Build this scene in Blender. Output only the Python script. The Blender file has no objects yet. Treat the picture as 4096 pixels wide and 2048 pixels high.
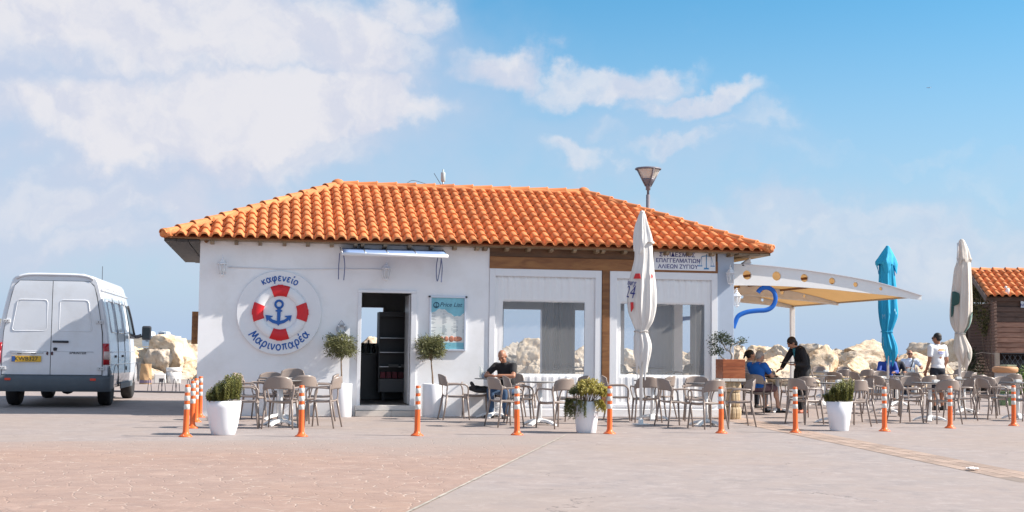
import bpy, bmesh, math, random
import numpy as np
from mathutils import Vector, Matrix, noise, Euler
R = math.radians
random.seed(7); np.random.seed(7)
S = bpy.context.scene
COL = S.collection

# ------------------------------------------------------------------ camera
FPX, PITCH, ROLL, EYE = 5394.4, .0693, .0117, 1.30
fwv = Vector((0, math.cos(PITCH), math.sin(PITCH)))
u0v = Vector((0, -math.sin(PITCH), math.cos(PITCH)))
r0v = Vector((1, 0, 0))
rtv = r0v*math.cos(ROLL) + u0v*math.sin(ROLL)
upv = u0v*math.cos(ROLL) - r0v*math.sin(ROLL)
cam = bpy.data.cameras.new('camera'); camo = bpy.data.objects.new('camera', cam); COL.objects.link(camo)
cam.sensor_width = 36; cam.lens = 36*FPX/4096; cam.clip_start = .1; cam.clip_end = 20000
m = Matrix((rtv, upv, -fwv)).transposed().to_4x4(); m.translation = (0, 0, EYE)
camo.matrix_world = m
S.camera = camo

# ------------------------------------------------------------------ light, sky, exposure
SUN_DIR = Vector((1.02, -.025, .82)).normalized()
SUN_EL = math.asin(SUN_DIR.z); SUN_ROT = math.atan2(SUN_DIR.x, SUN_DIR.y)
sl = bpy.data.lights.new('sun', 'SUN'); sl.energy = 3.8; sl.angle = R(.5); sl.color = (1, .91, .81)
so = bpy.data.objects.new('sun', sl); COL.objects.link(so)
so.rotation_euler = SUN_DIR.to_track_quat('Z', 'Y').to_euler()
S.view_settings.view_transform = 'Standard'; S.view_settings.look = 'None'
S.view_settings.gamma = 1; S.view_settings.use_curve_mapping = False
S.view_settings.exposure = 1.22
S.render.engine = 'CYCLES'
S.cycles.use_denoising = True
S.cycles.max_bounces = 8; S.cycles.transparent_max_bounces = 16

def pxdir(u, v):
    return fwv + rtv*((u-2048)/FPX) - upv*((v-1024)/FPX)

def make_sky():
    w = bpy.data.worlds.new('World'); S.world = w; w.use_nodes = True
    nt = w.node_tree; N = nt.nodes; L = nt.links; N.clear()
    def nd(t, **k):
        n = N.new(t)
        for a, b in k.items(): setattr(n, a, b)
        return n
    def val(sock, v):
        if isinstance(v, (int, float, tuple, list, Vector)): sock.default_value = v
        else: L.new(v, sock)
    def M(op, a, b=0, c=0, clamp=False):
        n = nd('ShaderNodeMath', operation=op, use_clamp=clamp)
        val(n.inputs[0], a); val(n.inputs[1], b); val(n.inputs[2], c)
        return n.outputs[0]
    def VM(op, a, b=(0, 0, 0)):
        n = nd('ShaderNodeVectorMath', operation=op)
        val(n.inputs[0], a); val(n.inputs[1], b)
        return n
    def ramp(x, a, b, lo=0., hi=1.):
        n = nd('ShaderNodeMapRange', interpolation_type='SMOOTHSTEP')
        val(n.inputs[0], x); n.inputs[1].default_value = a; n.inputs[2].default_value = b
        n.inputs[3].default_value = lo; n.inputs[4].default_value = hi
        return n.outputs[0]
    def mix(f, a, b, typ='MIX'):
        n = nd('ShaderNodeMix', data_type='RGBA', blend_type=typ)
        val(n.inputs[0], f); val(n.inputs[6], a); val(n.inputs[7], b)
        return n.outputs[2]
    def noi(vec, scale, det=5, rough=.55, dist=0.):
        n = nd('ShaderNodeTexNoise'); L.new(vec, n.inputs['Vector'])
        n.inputs['Scale'].default_value = scale; n.inputs['Detail'].default_value = det
        n.inputs['Roughness'].default_value = rough; n.inputs['Distortion'].default_value = dist
        return n
    sky = nd('ShaderNodeTexSky', sky_type='NISHITA', sun_disc=False)
    sky.sun_elevation = SUN_EL; sky.sun_rotation = SUN_ROT
    sky.air_density = 1.0; sky.dust_density = 1.2; sky.ozone_density = 1.6
    tc = nd('ShaderNodeTexCoord'); d = tc.outputs['Generated']
    sx = nd('ShaderNodeSeparateXYZ'); L.new(d, sx.inputs[0])
    az = M('ARCTAN2', sx.outputs[0], sx.outputs[1]); el = M('ARCSINE', sx.outputs[2])
    cb = nd('ShaderNodeCombineXYZ'); L.new(az, cb.inputs[0]); L.new(el, cb.inputs[1])
    P0 = cb.outputs[0]
    n1 = noi(P0, 7, 4, .55); n2 = noi(P0, 26, 6, .6)
    def centred(n): return VM('SUBTRACT', n.outputs['Color'], (.5, .5, .5)).outputs[0]
    def scaled(v, s):
        k = nd('ShaderNodeVectorMath', operation='SCALE'); L.new(v, k.inputs[0]); k.inputs[3].default_value = s
        return k.outputs[0]
    P = VM('ADD', P0, scaled(centred(n1), .13)).outputs[0]
    P = VM('ADD', P, scaled(centred(n2), .055)).outputs[0]
    # cloud banks: where they stand in the sky (azimuth, elevation), half sizes, weight
    banks = [(700, 120, 950, 260, 1.0), (1250, 200, 420, 210, .9), (150, 60, 420, 190, .9),
             (1620, 60, 200, 110, .75), (1500, 220, 260, 90, .5),
             (420, 500, 620, 150, 1.0), (1000, 500, 520, 180, 1.05), (1480, 430, 330, 130, 1.0), (1300, 640, 330, 110, .6),
             (2050, 260, 270, 115, .85), (2420, 340, 330, 100, .8), (2750, 420, 260, 70, .75), (1920, 200, 130, 80, .5),
             (300, 800, 560, 110, .55), (800, 800, 190, 110, .75), (980, 740, 120, 60, .3), (480, 960, 330, 70, .45),
             (2330, 650, 190, 70, .62), (2680, 600, 190, 60, .6), (2950, 530, 230, 60, .35), (2470, 540, 110, 60, .35),
             (3300, 900, 900, 120, .42), (3900, 1050, 900, 170, .42), (3600, 640, 500, 50, .24), (4100, 700, 260, 50, .28)]
    tot = None
    for (u, v, ru, rv, wt) in banks:
        q = pxdir(u, v).normalized()
        c = (math.atan2(q.x, q.y), math.asin(q.z), 0)
        df = VM('SUBTRACT', P, c).outputs[0]
        dv = VM('MULTIPLY', df, (FPX/ru, FPX/rv, 0)).outputs[0]
        ln = VM('LENGTH', dv).outputs[1]
        b = ramp(ln, 1.35, .40, 0, wt)
        tot = b if tot is None else M('MAXIMUM', tot, b)
    # rest of the sky, out of view: cloud cover thickened to brighten shaded walls
    front = M('MULTIPLY', ramp(az, -.46, -.40), ramp(az, .46, .40)); front = M('MULTIPLY', front, ramp(el, .36, .28))
    field = noi(P0, 3.2, 6, .55).outputs[0]
    other = M('MULTIPLY', ramp(field, .38, .60), M('SUBTRACT', 1, front))
    tot = M('MAXIMUM', tot, other)
    fine = noi(P, 30, 7, .62).outputs[0]; mid = noi(P, 11, 5, .55).outputs[0]
    dens = M('ADD', tot, M('MULTIPLY', M('SUBTRACT', fine, .5), .45))
    dens = M('ADD', dens, M('MULTIPLY', M('SUBTRACT', mid, .5), .75))
    alpha = ramp(dens, .06, 1.02)
    dens2 = M('ADD', tot, M('MULTIPLY', M('SUBTRACT', noi(VM('ADD', P, (.008, .018, 0)).outputs[0], 11, 5, .55).outputs[0], .5), 1.3))
    lit = ramp(M('SUBTRACT', M('ADD', M('MULTIPLY', M('SUBTRACT', mid, .5), 1.3), tot), dens2), -.14, .10)
    core = ramp(dens, .55, 1.5)
    shade = mix(lit, (.575, .60, .70, 1), (.725, .715, .745, 1))
    shade = mix(M('MULTIPLY', core, .5), shade, (.70, .69, .735, 1))
    # the air: the physical sky, pulled to the photo's softer blue
    hs = nd('ShaderNodeHueSaturation'); L.new(sky.outputs[0], hs.inputs['Color'])
    hs.inputs['Saturation'].default_value = SKY['sat']; hs.inputs['Value'].default_value = SKY['val']
    air = mix(1., hs.outputs[0], SKY['tint'], 'MULTIPLY')
    hz = ramp(el, .30, .015)
    air = mix(M('MULTIPLY', hz, .8), air, tuple(x/SKY['str'] for x in (.258, .290, .365))+(1,))
    lowb = ramp(el, .055, -.01)
    air = mix(M('MULTIPLY', lowb, .75), air, tuple(x/SKY['str'] for x in (.185, .250, .350))+(1,))
    bg = nd('ShaderNodeBackground')
    k = SKY['cloud']/SKY['str']
    cl = mix(1., shade, (k, k, k, 1), 'MULTIPLY')
    fade = ramp(el, -.005, .06)
    # thin grey lilac veil of cloud on the left
    veil = None
    for (u, v, ru, rv, wt) in ((500, 330, 1650, 620, .85), (300, 800, 1100, 330, .7), (3500, 1000, 1300, 260, .35), (2500, 600, 800, 200, .25)):
        q = pxdir(u, v).normalized(); c = (math.atan2(q.x, q.y), math.asin(q.z), 0)
        b = ramp(VM('LENGTH', VM('MULTIPLY', VM('SUBTRACT', P, c).outputs[0], (FPX/ru, FPX/rv, 0)).outputs[0]).outputs[1], 1.2, .45, 0, wt)
        veil = b if veil is None else M('MAXIMUM', veil, b)
    vn = noi(P0, 5.5, 5, .6).outputs[0]
    veil = M('MULTIPLY', veil, ramp(vn, .22, .55, .35, 1.))
    kv = SKY['cloud']/SKY['str']
    air = mix(M('MULTIPLY', veil, fade), air, (.52*kv, .565*kv, .69*kv, 1))
    fin = mix(M('MULTIPLY', M('MULTIPLY', alpha, .90), fade), air, cl)
    L.new(fin, bg.inputs[0]); bg.inputs[1].default_value = SKY['str']
    o = nd('ShaderNodeOutputWorld'); L.new(bg.outputs[0], o.inputs[0])
SKY = dict(str=.12, sat=1.0, val=1.0, tint=(.215, .515, .615, 1), cloud=.50)
make_sky()

# ------------------------------------------------------------------ helpers
def ground_at(u, v, z=0.):
    r = pxdir(u, v); k = (z-EYE)/r.z
    return Vector((r.x*k, r.y*k, z))
def at_depth(u, v, Y):
    r = pxdir(u, v); k = Y/r.y
    return Vector((r.x*k, Y, EYE+r.z*k))
def hz(u): return 1398 + .0117*(u-2048)
YAW = .1776; KB = 1.024; BO = Vector((0, 25.80*KB, 0))
def kz(z): return EYE+(z-EYE)*KB
AX = Vector((math.cos(YAW), math.sin(YAW), 0)); AY = Vector((-math.sin(YAW), math.cos(YAW), 0))
def on_wall(u, v, y=0.):            # facade coordinates (x along the wall, height)
    r = pxdir(u, v); c = Vector((0, 0, EYE)); k = ((BO-c).dot(AY)+y)/r.dot(AY); p = c+r*k-BO
    return p.dot(AX), p.z
def bw(x, y, z): return BO + AX*x + AY*y + Vector((0, 0, z))

def link(name, me, parent=None, mat=None):
    o = bpy.data.objects.new(name, me); COL.objects.link(o)
    if parent: o.parent = parent
    if mat:
        if me.materials: me.materials[0] = mat
        else: me.materials.append(mat)
    return o
def tag(o, label=None, cat=None, group=None, kind=None):
    if label: o['label'] = label
    if cat: o['category'] = cat
    if group: o['group'] = group
    if kind: o['kind'] = kind
    return o
def thing(name, label, cat, loc=(0, 0, 0), rz=0, group=None, scale=1):
    o = bpy.data.objects.new(name, None); COL.objects.link(o); o.empty_display_size = .1
    o.location = loc; o.rotation_euler = (0, 0, rz); o.scale = (scale,)*3
    return tag(o, label, cat, group)
def dup(root, loc, rz, label=None, group=None, scale=None):
    r = root.copy(); COL.objects.link(r); r.location = loc; r.rotation_euler = (0, 0, rz)
    if label: r['label'] = label
    if group: r['group'] = group
    if scale: r.scale = scale if hasattr(scale, '__len__') else (scale,)*3
    for ch in list(root.children):
        c = ch.copy(); COL.objects.link(c); c.parent = r
        for g in ch.children:
            e = g.copy(); COL.objects.link(e); e.parent = c
    return r

class MB:
    def __init__(s): s.v = []; s.f = []; s.sm = []
    def add(s, vs, fs, smooth=False):
        b = len(s.v); s.v += [tuple(p) for p in vs]
        s.f += [tuple(i+b for i in f) for f in fs]; s.sm += [smooth]*len(fs); return s
    def box(s, x0, x1, y0, y1, z0, z1, M=None):
        vs = [(x0, y0, z0), (x1, y0, z0), (x1, y1, z0), (x0, y1, z0), (x0, y0, z1), (x1, y0, z1), (x1, y1, z1), (x0, y1, z1)]
        if M: vs = [M @ Vector(p) for p in vs]
        return s.add(vs, [(3, 2, 1, 0), (4, 5, 6, 7), (0, 1, 5, 4), (1, 2, 6, 5), (2, 3, 7, 6), (3, 0, 4, 7)])
    def tube(s, pts, rad, seg=8, flat=1., caps=True, up=None, smooth=True):
        pts = [Vector(p) for p in pts]; n = len(pts)
        rad = rad if hasattr(rad, '__len__') else [rad]*n
        vs = []; prev = Vector(up) if up else None
        for i, p in enumerate(pts):
            t = (pts[min(i+1, n-1)]-pts[max(i-1, 0)]).normalized()
            if prev is None: prev = Vector((0, 0, 1)) if abs(t.z) < .9 else Vector((0, 1, 0))
            a = (prev - t*prev.dot(t))
            if a.length < 1e-5: a = t.orthogonal()
            a.normalize(); b = t.cross(a)
            if not up: prev = a
            for k in range(seg):
                th = 2*math.pi*k/seg
                vs.append(p + a*(math.cos(th)*rad[i]*flat) + b*(math.sin(th)*rad[i]))
        fs = [(i*seg+k, i*seg+(k+1) % seg, (i+1)*seg+(k+1) % seg, (i+1)*seg+k) for i in range(n-1) for k in range(seg)]
        s.add(vs, fs, smooth)
        if caps:
            b = len(s.v)-len(vs)
            s.f += [tuple(b+k for k in reversed(range(seg))), tuple(b+(n-1)*seg+k for k in range(seg))]; s.sm += [False, False]
        return s
    def lathe(s, prof, seg=24, c=(0, 0, 0), caps=True, smooth=True, fr=None):
        vs = []
        for i, (r, z) in enumerate(prof):
            for k in range(seg):
                th = 2*math.pi*k/seg
                q = r*(fr(i, th) if fr else 1)
                vs.append((c[0]+q*math.cos(th), c[1]+q*math.sin(th), c[2]+z))
        n = len(prof)
        fs = [(i*seg+k, i*seg+(k+1) % seg, (i+1)*seg+(k+1) % seg, (i+1)*seg+k) for i in range(n-1) for k in range(seg)]
        b = len(s.v); s.add(vs, fs, smooth)
        if caps:
            s.f += [tuple(b+k for k in reversed(range(seg))), tuple(b+(n-1)*seg+k for k in range(seg))]; s.sm += [False, False]
        return s
    def grid(s, fn, nu, nv, smooth=True, thick=0., skip=None):
        P = [[Vector(fn(i/nu, j/nv)) for i in range(nu+1)] for j in range(nv+1)]
        vs = [p for r in P for p in r]; w = nu+1
        cells = [(i, j) for j in range(nv) for i in range(nu) if not (skip and skip((i+.5)/nu, (j+.5)/nv))]
        fs = [(j*w+i, j*w+i+1, (j+1)*w+i+1, (j+1)*w+i) for i, j in cells]
        if not thick: return s.add(vs, fs, smooth)
        nr = [Vector((0, 0, 0)) for _ in vs]
        for f in fs:
            q = (vs[f[1]]-vs[f[0]]).cross(vs[f[3]]-vs[f[0]])
            for i in f: nr[i] = nr[i]+q
        n = len(vs); v2 = [vs[i]-(nr[i].normalized()*thick if nr[i].length else Vector()) for i in range(n)]
        ed = {}
        for f in fs:
            for a, b in zip(f, f[1:]+f[:1]): ed[(a, b)] = 1
        side = [(b, a, a+n, b+n) for (a, b) in ed if (b, a) not in ed]
        return s.add(vs+v2, fs+[tuple(i+n for i in reversed(f)) for f in fs]+side, smooth)
    def prism(s, poly, d0, d1, M=None):   # polygon in x,z pushed along y
        n = len(poly)
        vs = [Vector((x, d0, z)) for x, z in poly]+[Vector((x, d1, z)) for x, z in poly]
        if M: vs = [M @ p for p in vs]
        return s.add(vs, [tuple(range(n)), tuple(reversed(range(n, 2*n)))]+[(i, i+n, (i+1) % n+n, (i+1) % n) for i in range(n)])
    def ball(s, c, r, M=None, lv=2):
        t = ico(lv); c = Vector(c); r = r if hasattr(r, '__len__') else (r, r, r)
        vs = [Vector((p[0]*r[0], p[1]*r[1], p[2]*r[2])) for p in t[0]]
        if M: vs = [M @ p for p in vs]
        return s.add([p+c for p in vs], t[1], True)
    def mesh(s, name):
        me = bpy.data.meshes.new(name); me.from_pydata(s.v, [], s.f)
        me.polygons.foreach_set('use_smooth', s.sm); me.update()
        return me
    def build(s, name, mat, parent=None, bevel=0, fix=False):
        me = s.mesh(name)
        if fix:
            b = bmesh.new(); b.from_mesh(me); bmesh.ops.recalc_face_normals(b, faces=b.faces); b.to_mesh(me); b.free()
        o = link(name, me, parent, mat)
        if bevel:
            mo = o.modifiers.new('bevel', 'BEVEL'); mo.width = bevel; mo.segments = 2; mo.limit_method = 'ANGLE'; mo.angle_limit = R(40)
        return o
_ico = {}
def ico(lv):
    if lv not in _ico:
        b = bmesh.new(); bmesh.ops.create_icosphere(b, subdivisions=lv, radius=1)
        _ico[lv] = ([v.co.copy() for v in b.verts], [tuple(v.index for v in f.verts) for f in b.faces]); b.free()
    return _ico[lv]
def box(name, mat, parent, x0, x1, y0, y1, z0, z1, bevel=0):
    return MB().box(x0, x1, y0, y1, z0, z1).build(name, mat, parent, bevel)
def smooth_path(pts, n=6):
    P = [Vector(p) for p in pts]; out = []
    for i in range(len(P)-1):
        a, b, c, d = P[max(i-1, 0)], P[i], P[i+1], P[min(i+2, len(P)-1)]
        for k in range(n):
            t = k/n
            out.append(.5*((2*b)+(c-a)*t+(2*a-5*b+4*c-d)*t*t+(3*b-a-3*c+d)*t**3))
    return out+[P[-1]]

# ------------------------------------------------------------------ materials
MATS = {}
def mat(name, col=(.5, .5, .5), rough=.6, var=0., vscale=8., bump=0., bscale=40., metal=0., spec=.5, obvar=0., island=0., dirt=None, trans=0., stretch=None, alpha=None, coat=0., emit=None):
    if name in MATS: return MATS[name]
    m = bpy.data.materials.new(name); m.use_nodes = True; MATS[name] = m
    N = m.node_tree.nodes; L = m.node_tree.links; b = N['Principled BSDF']
    b.inputs['Roughness'].default_value = rough; b.inputs['Metallic'].default_value = metal
    b.inputs['Specular IOR Level'].default_value = spec; b.inputs['Coat Weight'].default_value = coat
    tc = N.new('ShaderNodeTexCoord'); vec = tc.outputs['Object']
    if stretch:
        mp = N.new('ShaderNodeMapping'); mp.inputs['Scale'].default_value = stretch; L.new(vec, mp.inputs[0]); vec = mp.outputs[0]
    cs = None
    def mixc(f, a, c2, typ='MIX'):
        n = N.new('ShaderNodeMix'); n.data_type = 'RGBA'; n.blend_type = typ
        for sk, v in ((n.inputs[0], f), (n.inputs[6], a), (n.inputs[7], c2)):
            if isinstance(v, (int, float, tuple)): sk.default_value = v
            else: L.new(v, sk)
        return n.outputs[2]
    def nz(sc, det=4, ro=.6):
        n = N.new('ShaderNodeTexNoise'); n.inputs['Scale'].default_value = sc; n.inputs['Detail'].default_value = det; n.inputs['Roughness'].default_value = ro
        L.new(vec, n.inputs[0]); return n.outputs[0]
    def rng(x, a, c2, lo, hi):
        n = N.new('ShaderNodeMapRange'); L.new(x, n.inputs[0])
        for i, v in enumerate((a, c2, lo, hi)): n.inputs[i+1].default_value = v
        return n.outputs[0]
    cs = tuple(col)+(1,)
    if dirt:
        cs = mixc(rng(nz(dirt[1], 6, .65), .48, .72, 0, dirt[2]), cs, tuple(dirt[0])+(1,))
    def scale_by(cs, x, lo, hi):
        v = rng(x, .25 if x is not None else 0, .75, lo, hi)
        cb = N.new('ShaderNodeCombineColor')
        for i in range(3): L.new(v, cb.inputs[i])
        return mixc(1., cs, cb.outputs[0], 'MULTIPLY')
    if var: cs = scale_by(cs, nz(vscale), 1-var, 1+var)
    if obvar:
        oi = N.new('ShaderNodeObjectInfo'); cs = scale_by(cs, oi.outputs['Random'], 1-obvar, 1+obvar)
    if island:
        gi = N.new('ShaderNodeNewGeometry'); cs = scale_by(cs, gi.outputs['Random Per Island'], 1-island, 1+island)
    if isinstance(cs, tuple): b.inputs['Base Color'].default_value = cs
    else: L.new(cs, b.inputs['Base Color'])
    if bump:
        bp = N.new('ShaderNodeBump'); bp.inputs['Strength'].default_value = bump; bp.inputs['Distance'].default_value = .02
        L.new(nz(bscale, 6, .6), bp.inputs['Height']); L.new(bp.outputs[0], b.inputs['Normal'])
    if trans:
        out = N['Material Output']; t = N.new('ShaderNodeBsdfTranslucent'); mx = N.new('ShaderNodeMixShader')
        if isinstance(cs, tuple): t.inputs[0].default_value = cs
        else: L.new(cs, t.inputs[0])
        mx.inputs[0].default_value = trans; L.new(b.outputs[0], mx.inputs[1]); L.new(t.outputs[0], mx.inputs[2]); L.new(mx.outputs[0], out.inputs[0])
    if alpha is not None:
        out = N['Material Output']; t = N.new('ShaderNodeBsdfTransparent'); mx = N.new('ShaderNodeMixShader')
        t.inputs[0].default_value = tuple(alpha[1])+(1,)
        mx.inputs[0].default_value = alpha[0]; L.new(t.outputs[0], mx.inputs[1]); L.new(b.outputs[0], mx.inputs[2]); L.new(mx.outputs[0], out.inputs[0])
    return m
def wood(name, col, dark, scale=(2, 2, 30), rough=.6, obvar=.12):
    if name in MATS: return MATS[name]
    m = bpy.data.materials.new(name); m.use_nodes = True; MATS[name] = m
    N = m.node_tree.nodes; L = m.node_tree.links; b = N['Principled BSDF']; b.inputs['Roughness'].default_value = rough
    tc = N.new('ShaderNodeTexCoord'); mp = N.new('ShaderNodeMapping'); mp.inputs['Scale'].default_value = scale; L.new(tc.outputs['Object'], mp.inputs[0])
    n = N.new('ShaderNodeTexNoise'); n.inputs['Scale'].default_value = 1.6; n.inputs['Detail'].default_value = 6; n.inputs['Distortion'].default_value = 1.2; L.new(mp.outputs[0], n.inputs[0])
    cr = N.new('ShaderNodeValToRGB'); cr.color_ramp.elements[0].position = .35; cr.color_ramp.elements[1].position = .68
    cr.color_ramp.elements[0].color = tuple(dark)+(1,); cr.color_ramp.elements[1].color = tuple(col)+(1,); L.new(n.outputs[0], cr.inputs[0])
    oi = N.new('ShaderNodeObjectInfo'); hs = N.new('ShaderNodeHueSaturation')
    mr = N.new('ShaderNodeMapRange'); mr.inputs[3].default_value = 1-obvar; mr.inputs[4].default_value = 1+obvar
    L.new(oi.outputs['Random'], mr.inputs[0]); L.new(mr.outputs[0], hs.inputs['Value']); L.new(cr.outputs[0], hs.inputs['Color'])
    L.new(hs.outputs[0], b.inputs['Base Color'])
    bp = N.new('ShaderNodeBump'); bp.inputs['Strength'].default_value = .4; bp.inputs['Distance'].default_value = .01; L.new(n.outputs[0], bp.inputs['Height']); L.new(bp.outputs[0], b.inputs['Normal'])
    return m
def text_mesh(body, size, extrude=.004, bold=0., shear=0., align='CENTER', spacing=1.):
    cu = bpy.data.curves.new('txt', 'FONT'); cu.body = body; cu.size = size; cu.extrude = extrude; cu.offset = bold; cu.shear = shear
    cu.align_x = align; cu.align_y = 'CENTER'; cu.space_character = spacing; cu.resolution_u = 3
    o = bpy.data.objects.new('txt', cu); COL.objects.link(o)
    me = bpy.data.meshes.new_from_object(o.evaluated_get(bpy.context.evaluated_depsgraph_get()))
    bpy.data.objects.remove(o); me.name = 'lettering'; return me
def put_text(body, size, mt, parent, loc, rot=(R(90), 0, 0), **k):
    o = link('lettering', text_mesh(body, size, **k), parent, mt); o.location = loc; o.rotation_euler = rot; return o
# ------------------------------------------------------------------ materials in use
WHITE = mat('white plaster', (.86, .865, .885), .85, var=.03, vscale=1.5, bump=.12, bscale=60, dirt=((.62, .60, .57), 1.3, .35))
WPAINT = mat('white paint', (.78, .79, .82), .45, var=.02)
WPLAST = mat('white plastic', (.80, .80, .80), .35, var=.02, vscale=3)
TERRA = mat('terracotta', (.65, .215, .068), .75, var=.10, vscale=14, obvar=.13, bump=.1, bscale=90, dirt=((.36, .14, .06), 4, .38))
TERRA2 = mat('terracotta stuff', (.65, .215, .068), .75, var=.10, vscale=14, island=.13, bump=.1, bscale=90, dirt=((.36, .14, .06), 4, .38))
MORTAR = mat('roof mortar', (.60, .22, .085), .9, var=.12, vscale=7, bump=.5, bscale=25)
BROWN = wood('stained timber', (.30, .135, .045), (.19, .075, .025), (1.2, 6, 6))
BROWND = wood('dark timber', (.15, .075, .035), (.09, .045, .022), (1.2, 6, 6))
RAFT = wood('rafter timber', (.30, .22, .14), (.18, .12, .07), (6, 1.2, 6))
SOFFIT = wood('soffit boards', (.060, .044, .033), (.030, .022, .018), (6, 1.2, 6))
BLUEGREY = mat('grey blue plaster', (.42, .49, .60), .85, var=.03, bump=.1, bscale=50)
DARK = mat('dark grey', (.035, .036, .04), .5)
METAL = mat('brushed metal', (.55, .56, .58), .35, metal=1)
CHROME = mat('galvanised', (.50, .50, .50), .5, var=.1)

# ------------------------------------------------------------------ ground, paving, sea
def ground_mat(name, col, kind):
    m = bpy.data.materials.new(name); m.use_nodes = True
    N = m.node_tree.nodes; L = m.node_tree.links; b = N['Principled BSDF']; b.inputs['Roughness'].default_value = .8
    b.inputs['Specular IOR Level'].default_value = .3
    tc = N.new('ShaderNodeTexCoord')
    def nz(sc, det=5, ro=.6, stretch=None, dist=0):
        n = N.new('ShaderNodeTexNoise'); n.inputs['Scale'].default_value = sc; n.inputs['Detail'].default_value = det; n.inputs['Roughness'].default_value = ro; n.inputs['Distortion'].default_value = dist
        if stretch:
            mp = N.new('ShaderNodeMapping'); mp.inputs['Scale'].default_value = stretch; mp.inputs['Rotation'].default_value = (0, 0, .12); L.new(tc.outputs['Object'], mp.inputs[0]); L.new(mp.outputs[0], n.inputs[0])
        else: L.new(tc.outputs['Object'], n.inputs[0])
        return n
    def rng(x, a, c, lo, hi):
        n = N.new('ShaderNodeMapRange'); L.new(x, n.inputs[0])
        for i, v in enumerate((a, c, lo, hi)): n.inputs[i+1].default_value = v
        return n.outputs[0]
    def mix(f, a, c, typ='MIX'):
        n = N.new('ShaderNodeMix'); n.data_type = 'RGBA'; n.blend_type = typ
        for sk, v in ((n.inputs[0], f), (n.inputs[6], a), (n.inputs[7], c)):
            if isinstance(v, (int, float, tuple)): sk.default_value = v
            else: L.new(v, sk)
        return n.outputs[2]
    def mth(op, a, c):
        n = N.new('ShaderNodeMath'); n.operation = op
        for sk, v in ((n.inputs[0], a), (n.inputs[1], c)):
            if isinstance(v, (int, float)): sk.default_value = v
            else: L.new(v, sk)
        return n.outputs[0]
    c = tuple(col)+(1,)
    big = nz(.35, 4).outputs[0]; mid = nz(2.2, 6, .65).outputs[0]; fine = nz(55, 4, .6).outputs[0]; streak = nz(2.0, 8, .75, (1.0, 1.0, 1), .6).outputs[0]
    cs = mix(rng(big, .35, .65, 0, .5), c, (col[0]*1.08, col[1]*.97, col[2]*.90, 1))
    cs = mix(rng(streak, .48, .68, 0, .75), cs, (col[0]*.74, col[1]*.76, col[2]*.80, 1))
    cs = mix(rng(mid, .5, .7, 0, .35), cs, (col[0]*1.14, col[1]*1.12, col[2]*1.1, 1))
    cs = mix(rng(fine, .35, .7, 0, .25), cs, (col[0]*.78, col[1]*.78, col[2]*.78, 1))
    cs = mix(rng(nz(.9, 8, .75, (.5, 2.4, 1), 1.).outputs[0], .62, .72, 0, .30), cs, (col[0]*.5, col[1]*.5, col[2]*.53, 1))
    marks = nz(2.8, 9, .82, (.9, 1.1, 1), .8).outputs[0]
    cs = mix(rng(marks, .61, .69, 0, .5), cs, (col[0]*.42, col[1]*.43, col[2]*.46, 1))
    pale = nz(3.2, 9, .8, (1.1, 1.0, 1), .6).outputs[0]
    cs = mix(rng(pale, .50, .66, 0, .75), cs, (col[0]*1.28, col[1]*1.27, col[2]*1.26, 1))
    tan = nz(.16, 5, .6).outputs[0]
    cs = mix(rng(tan, .45, .65, 0, .55), cs, (col[0]*1.06, col[1]*.95, col[2]*.82, 1))
    ck = N.new('ShaderNodeTexVoronoi'); ck.feature = 'DISTANCE_TO_EDGE'; ck.inputs['Scale'].default_value = .22; ck.voronoi_dimensions = '2D'
    cw = nz(.9, 5, .65); cm = N.new('ShaderNodeVectorMath'); cm.operation = 'MULTIPLY_ADD'; L.new(cw.outputs['Color'], cm.inputs[0]); cm.inputs[1].default_value = (1.6, 1.6, 0); L.new(tc.outputs['Object'], cm.inputs[2]); L.new(cm.outputs[0], ck.inputs['Vector'])
    cs = mix(mth('MULTIPLY', rng(ck.outputs[0], .0012, .0035, 1, 0), rng(nz(.7, 3, .6).outputs[0], .45, .6, 0, .75)), cs, (col[0]*.4, col[1]*.4, col[2]*.42, 1))
    h = mid
    if kind == 'stamped':
        wp = nz(2.0, 3, .6); mp = N.new('ShaderNodeVectorMath'); mp.operation = 'MULTIPLY_ADD'
        L.new(wp.outputs['Color'], mp.inputs[0]); mp.inputs[1].default_value = (.28, .28, 0); L.new(tc.outputs['Object'], mp.inputs[2])
        vo = N.new('ShaderNodeTexVoronoi'); vo.feature = 'DISTANCE_TO_EDGE'; vo.inputs['Scale'].default_value = 4.3; vo.voronoi_dimensions = '2D'; L.new(mp.outputs[0], vo.inputs['Vector'])
        vc = N.new('ShaderNodeTexVoronoi'); vc.inputs['Scale'].default_value = 4.3; vc.voronoi_dimensions = '2D'; L.new(mp.outputs[0], vc.inputs['Vector'])
        joint = rng(vo.outputs[0], .012, .05, 1, 0)
        gate = rng(nz(3.1, 3, .6).outputs[0], .47, .66, 0, 1)
        sc = N.new('ShaderNodeSeparateColor'); L.new(vc.outputs['Color'], sc.inputs[0])
        cs = mix(rng(sc.outputs[0], 0, 1, 0, .42), cs, (col[0]*.80, col[1]*.77, col[2]*.78, 1))
        cs = mix(mth('MULTIPLY', mth('MULTIPLY', joint, gate), .7), cs, (.56, .475, .41, 1))
        h = mth('SUBTRACT', mth('MULTIPLY', mid, .6), joint)
    if kind == 'stamped':                       # worn and dusted over towards its back edge
        sp_ = N.new('ShaderNodeSeparateXYZ'); L.new(tc.outputs['Object'], sp_.inputs[0])
        edge = rng(mth('ADD', sp_.outputs[1], mth('MULTIPLY', nz(.8, 6, .65).outputs[0], 3.0)), 17.6, 20.4, 0, .9)
        cs = mix(edge, cs, (.305, .258, .238, 1))
    L.new(cs, b.inputs['Base Color'])
    hh = mth('ADD', mth('MULTIPLY', h, 1.), mth('MULTIPLY', fine, .35))
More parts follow.
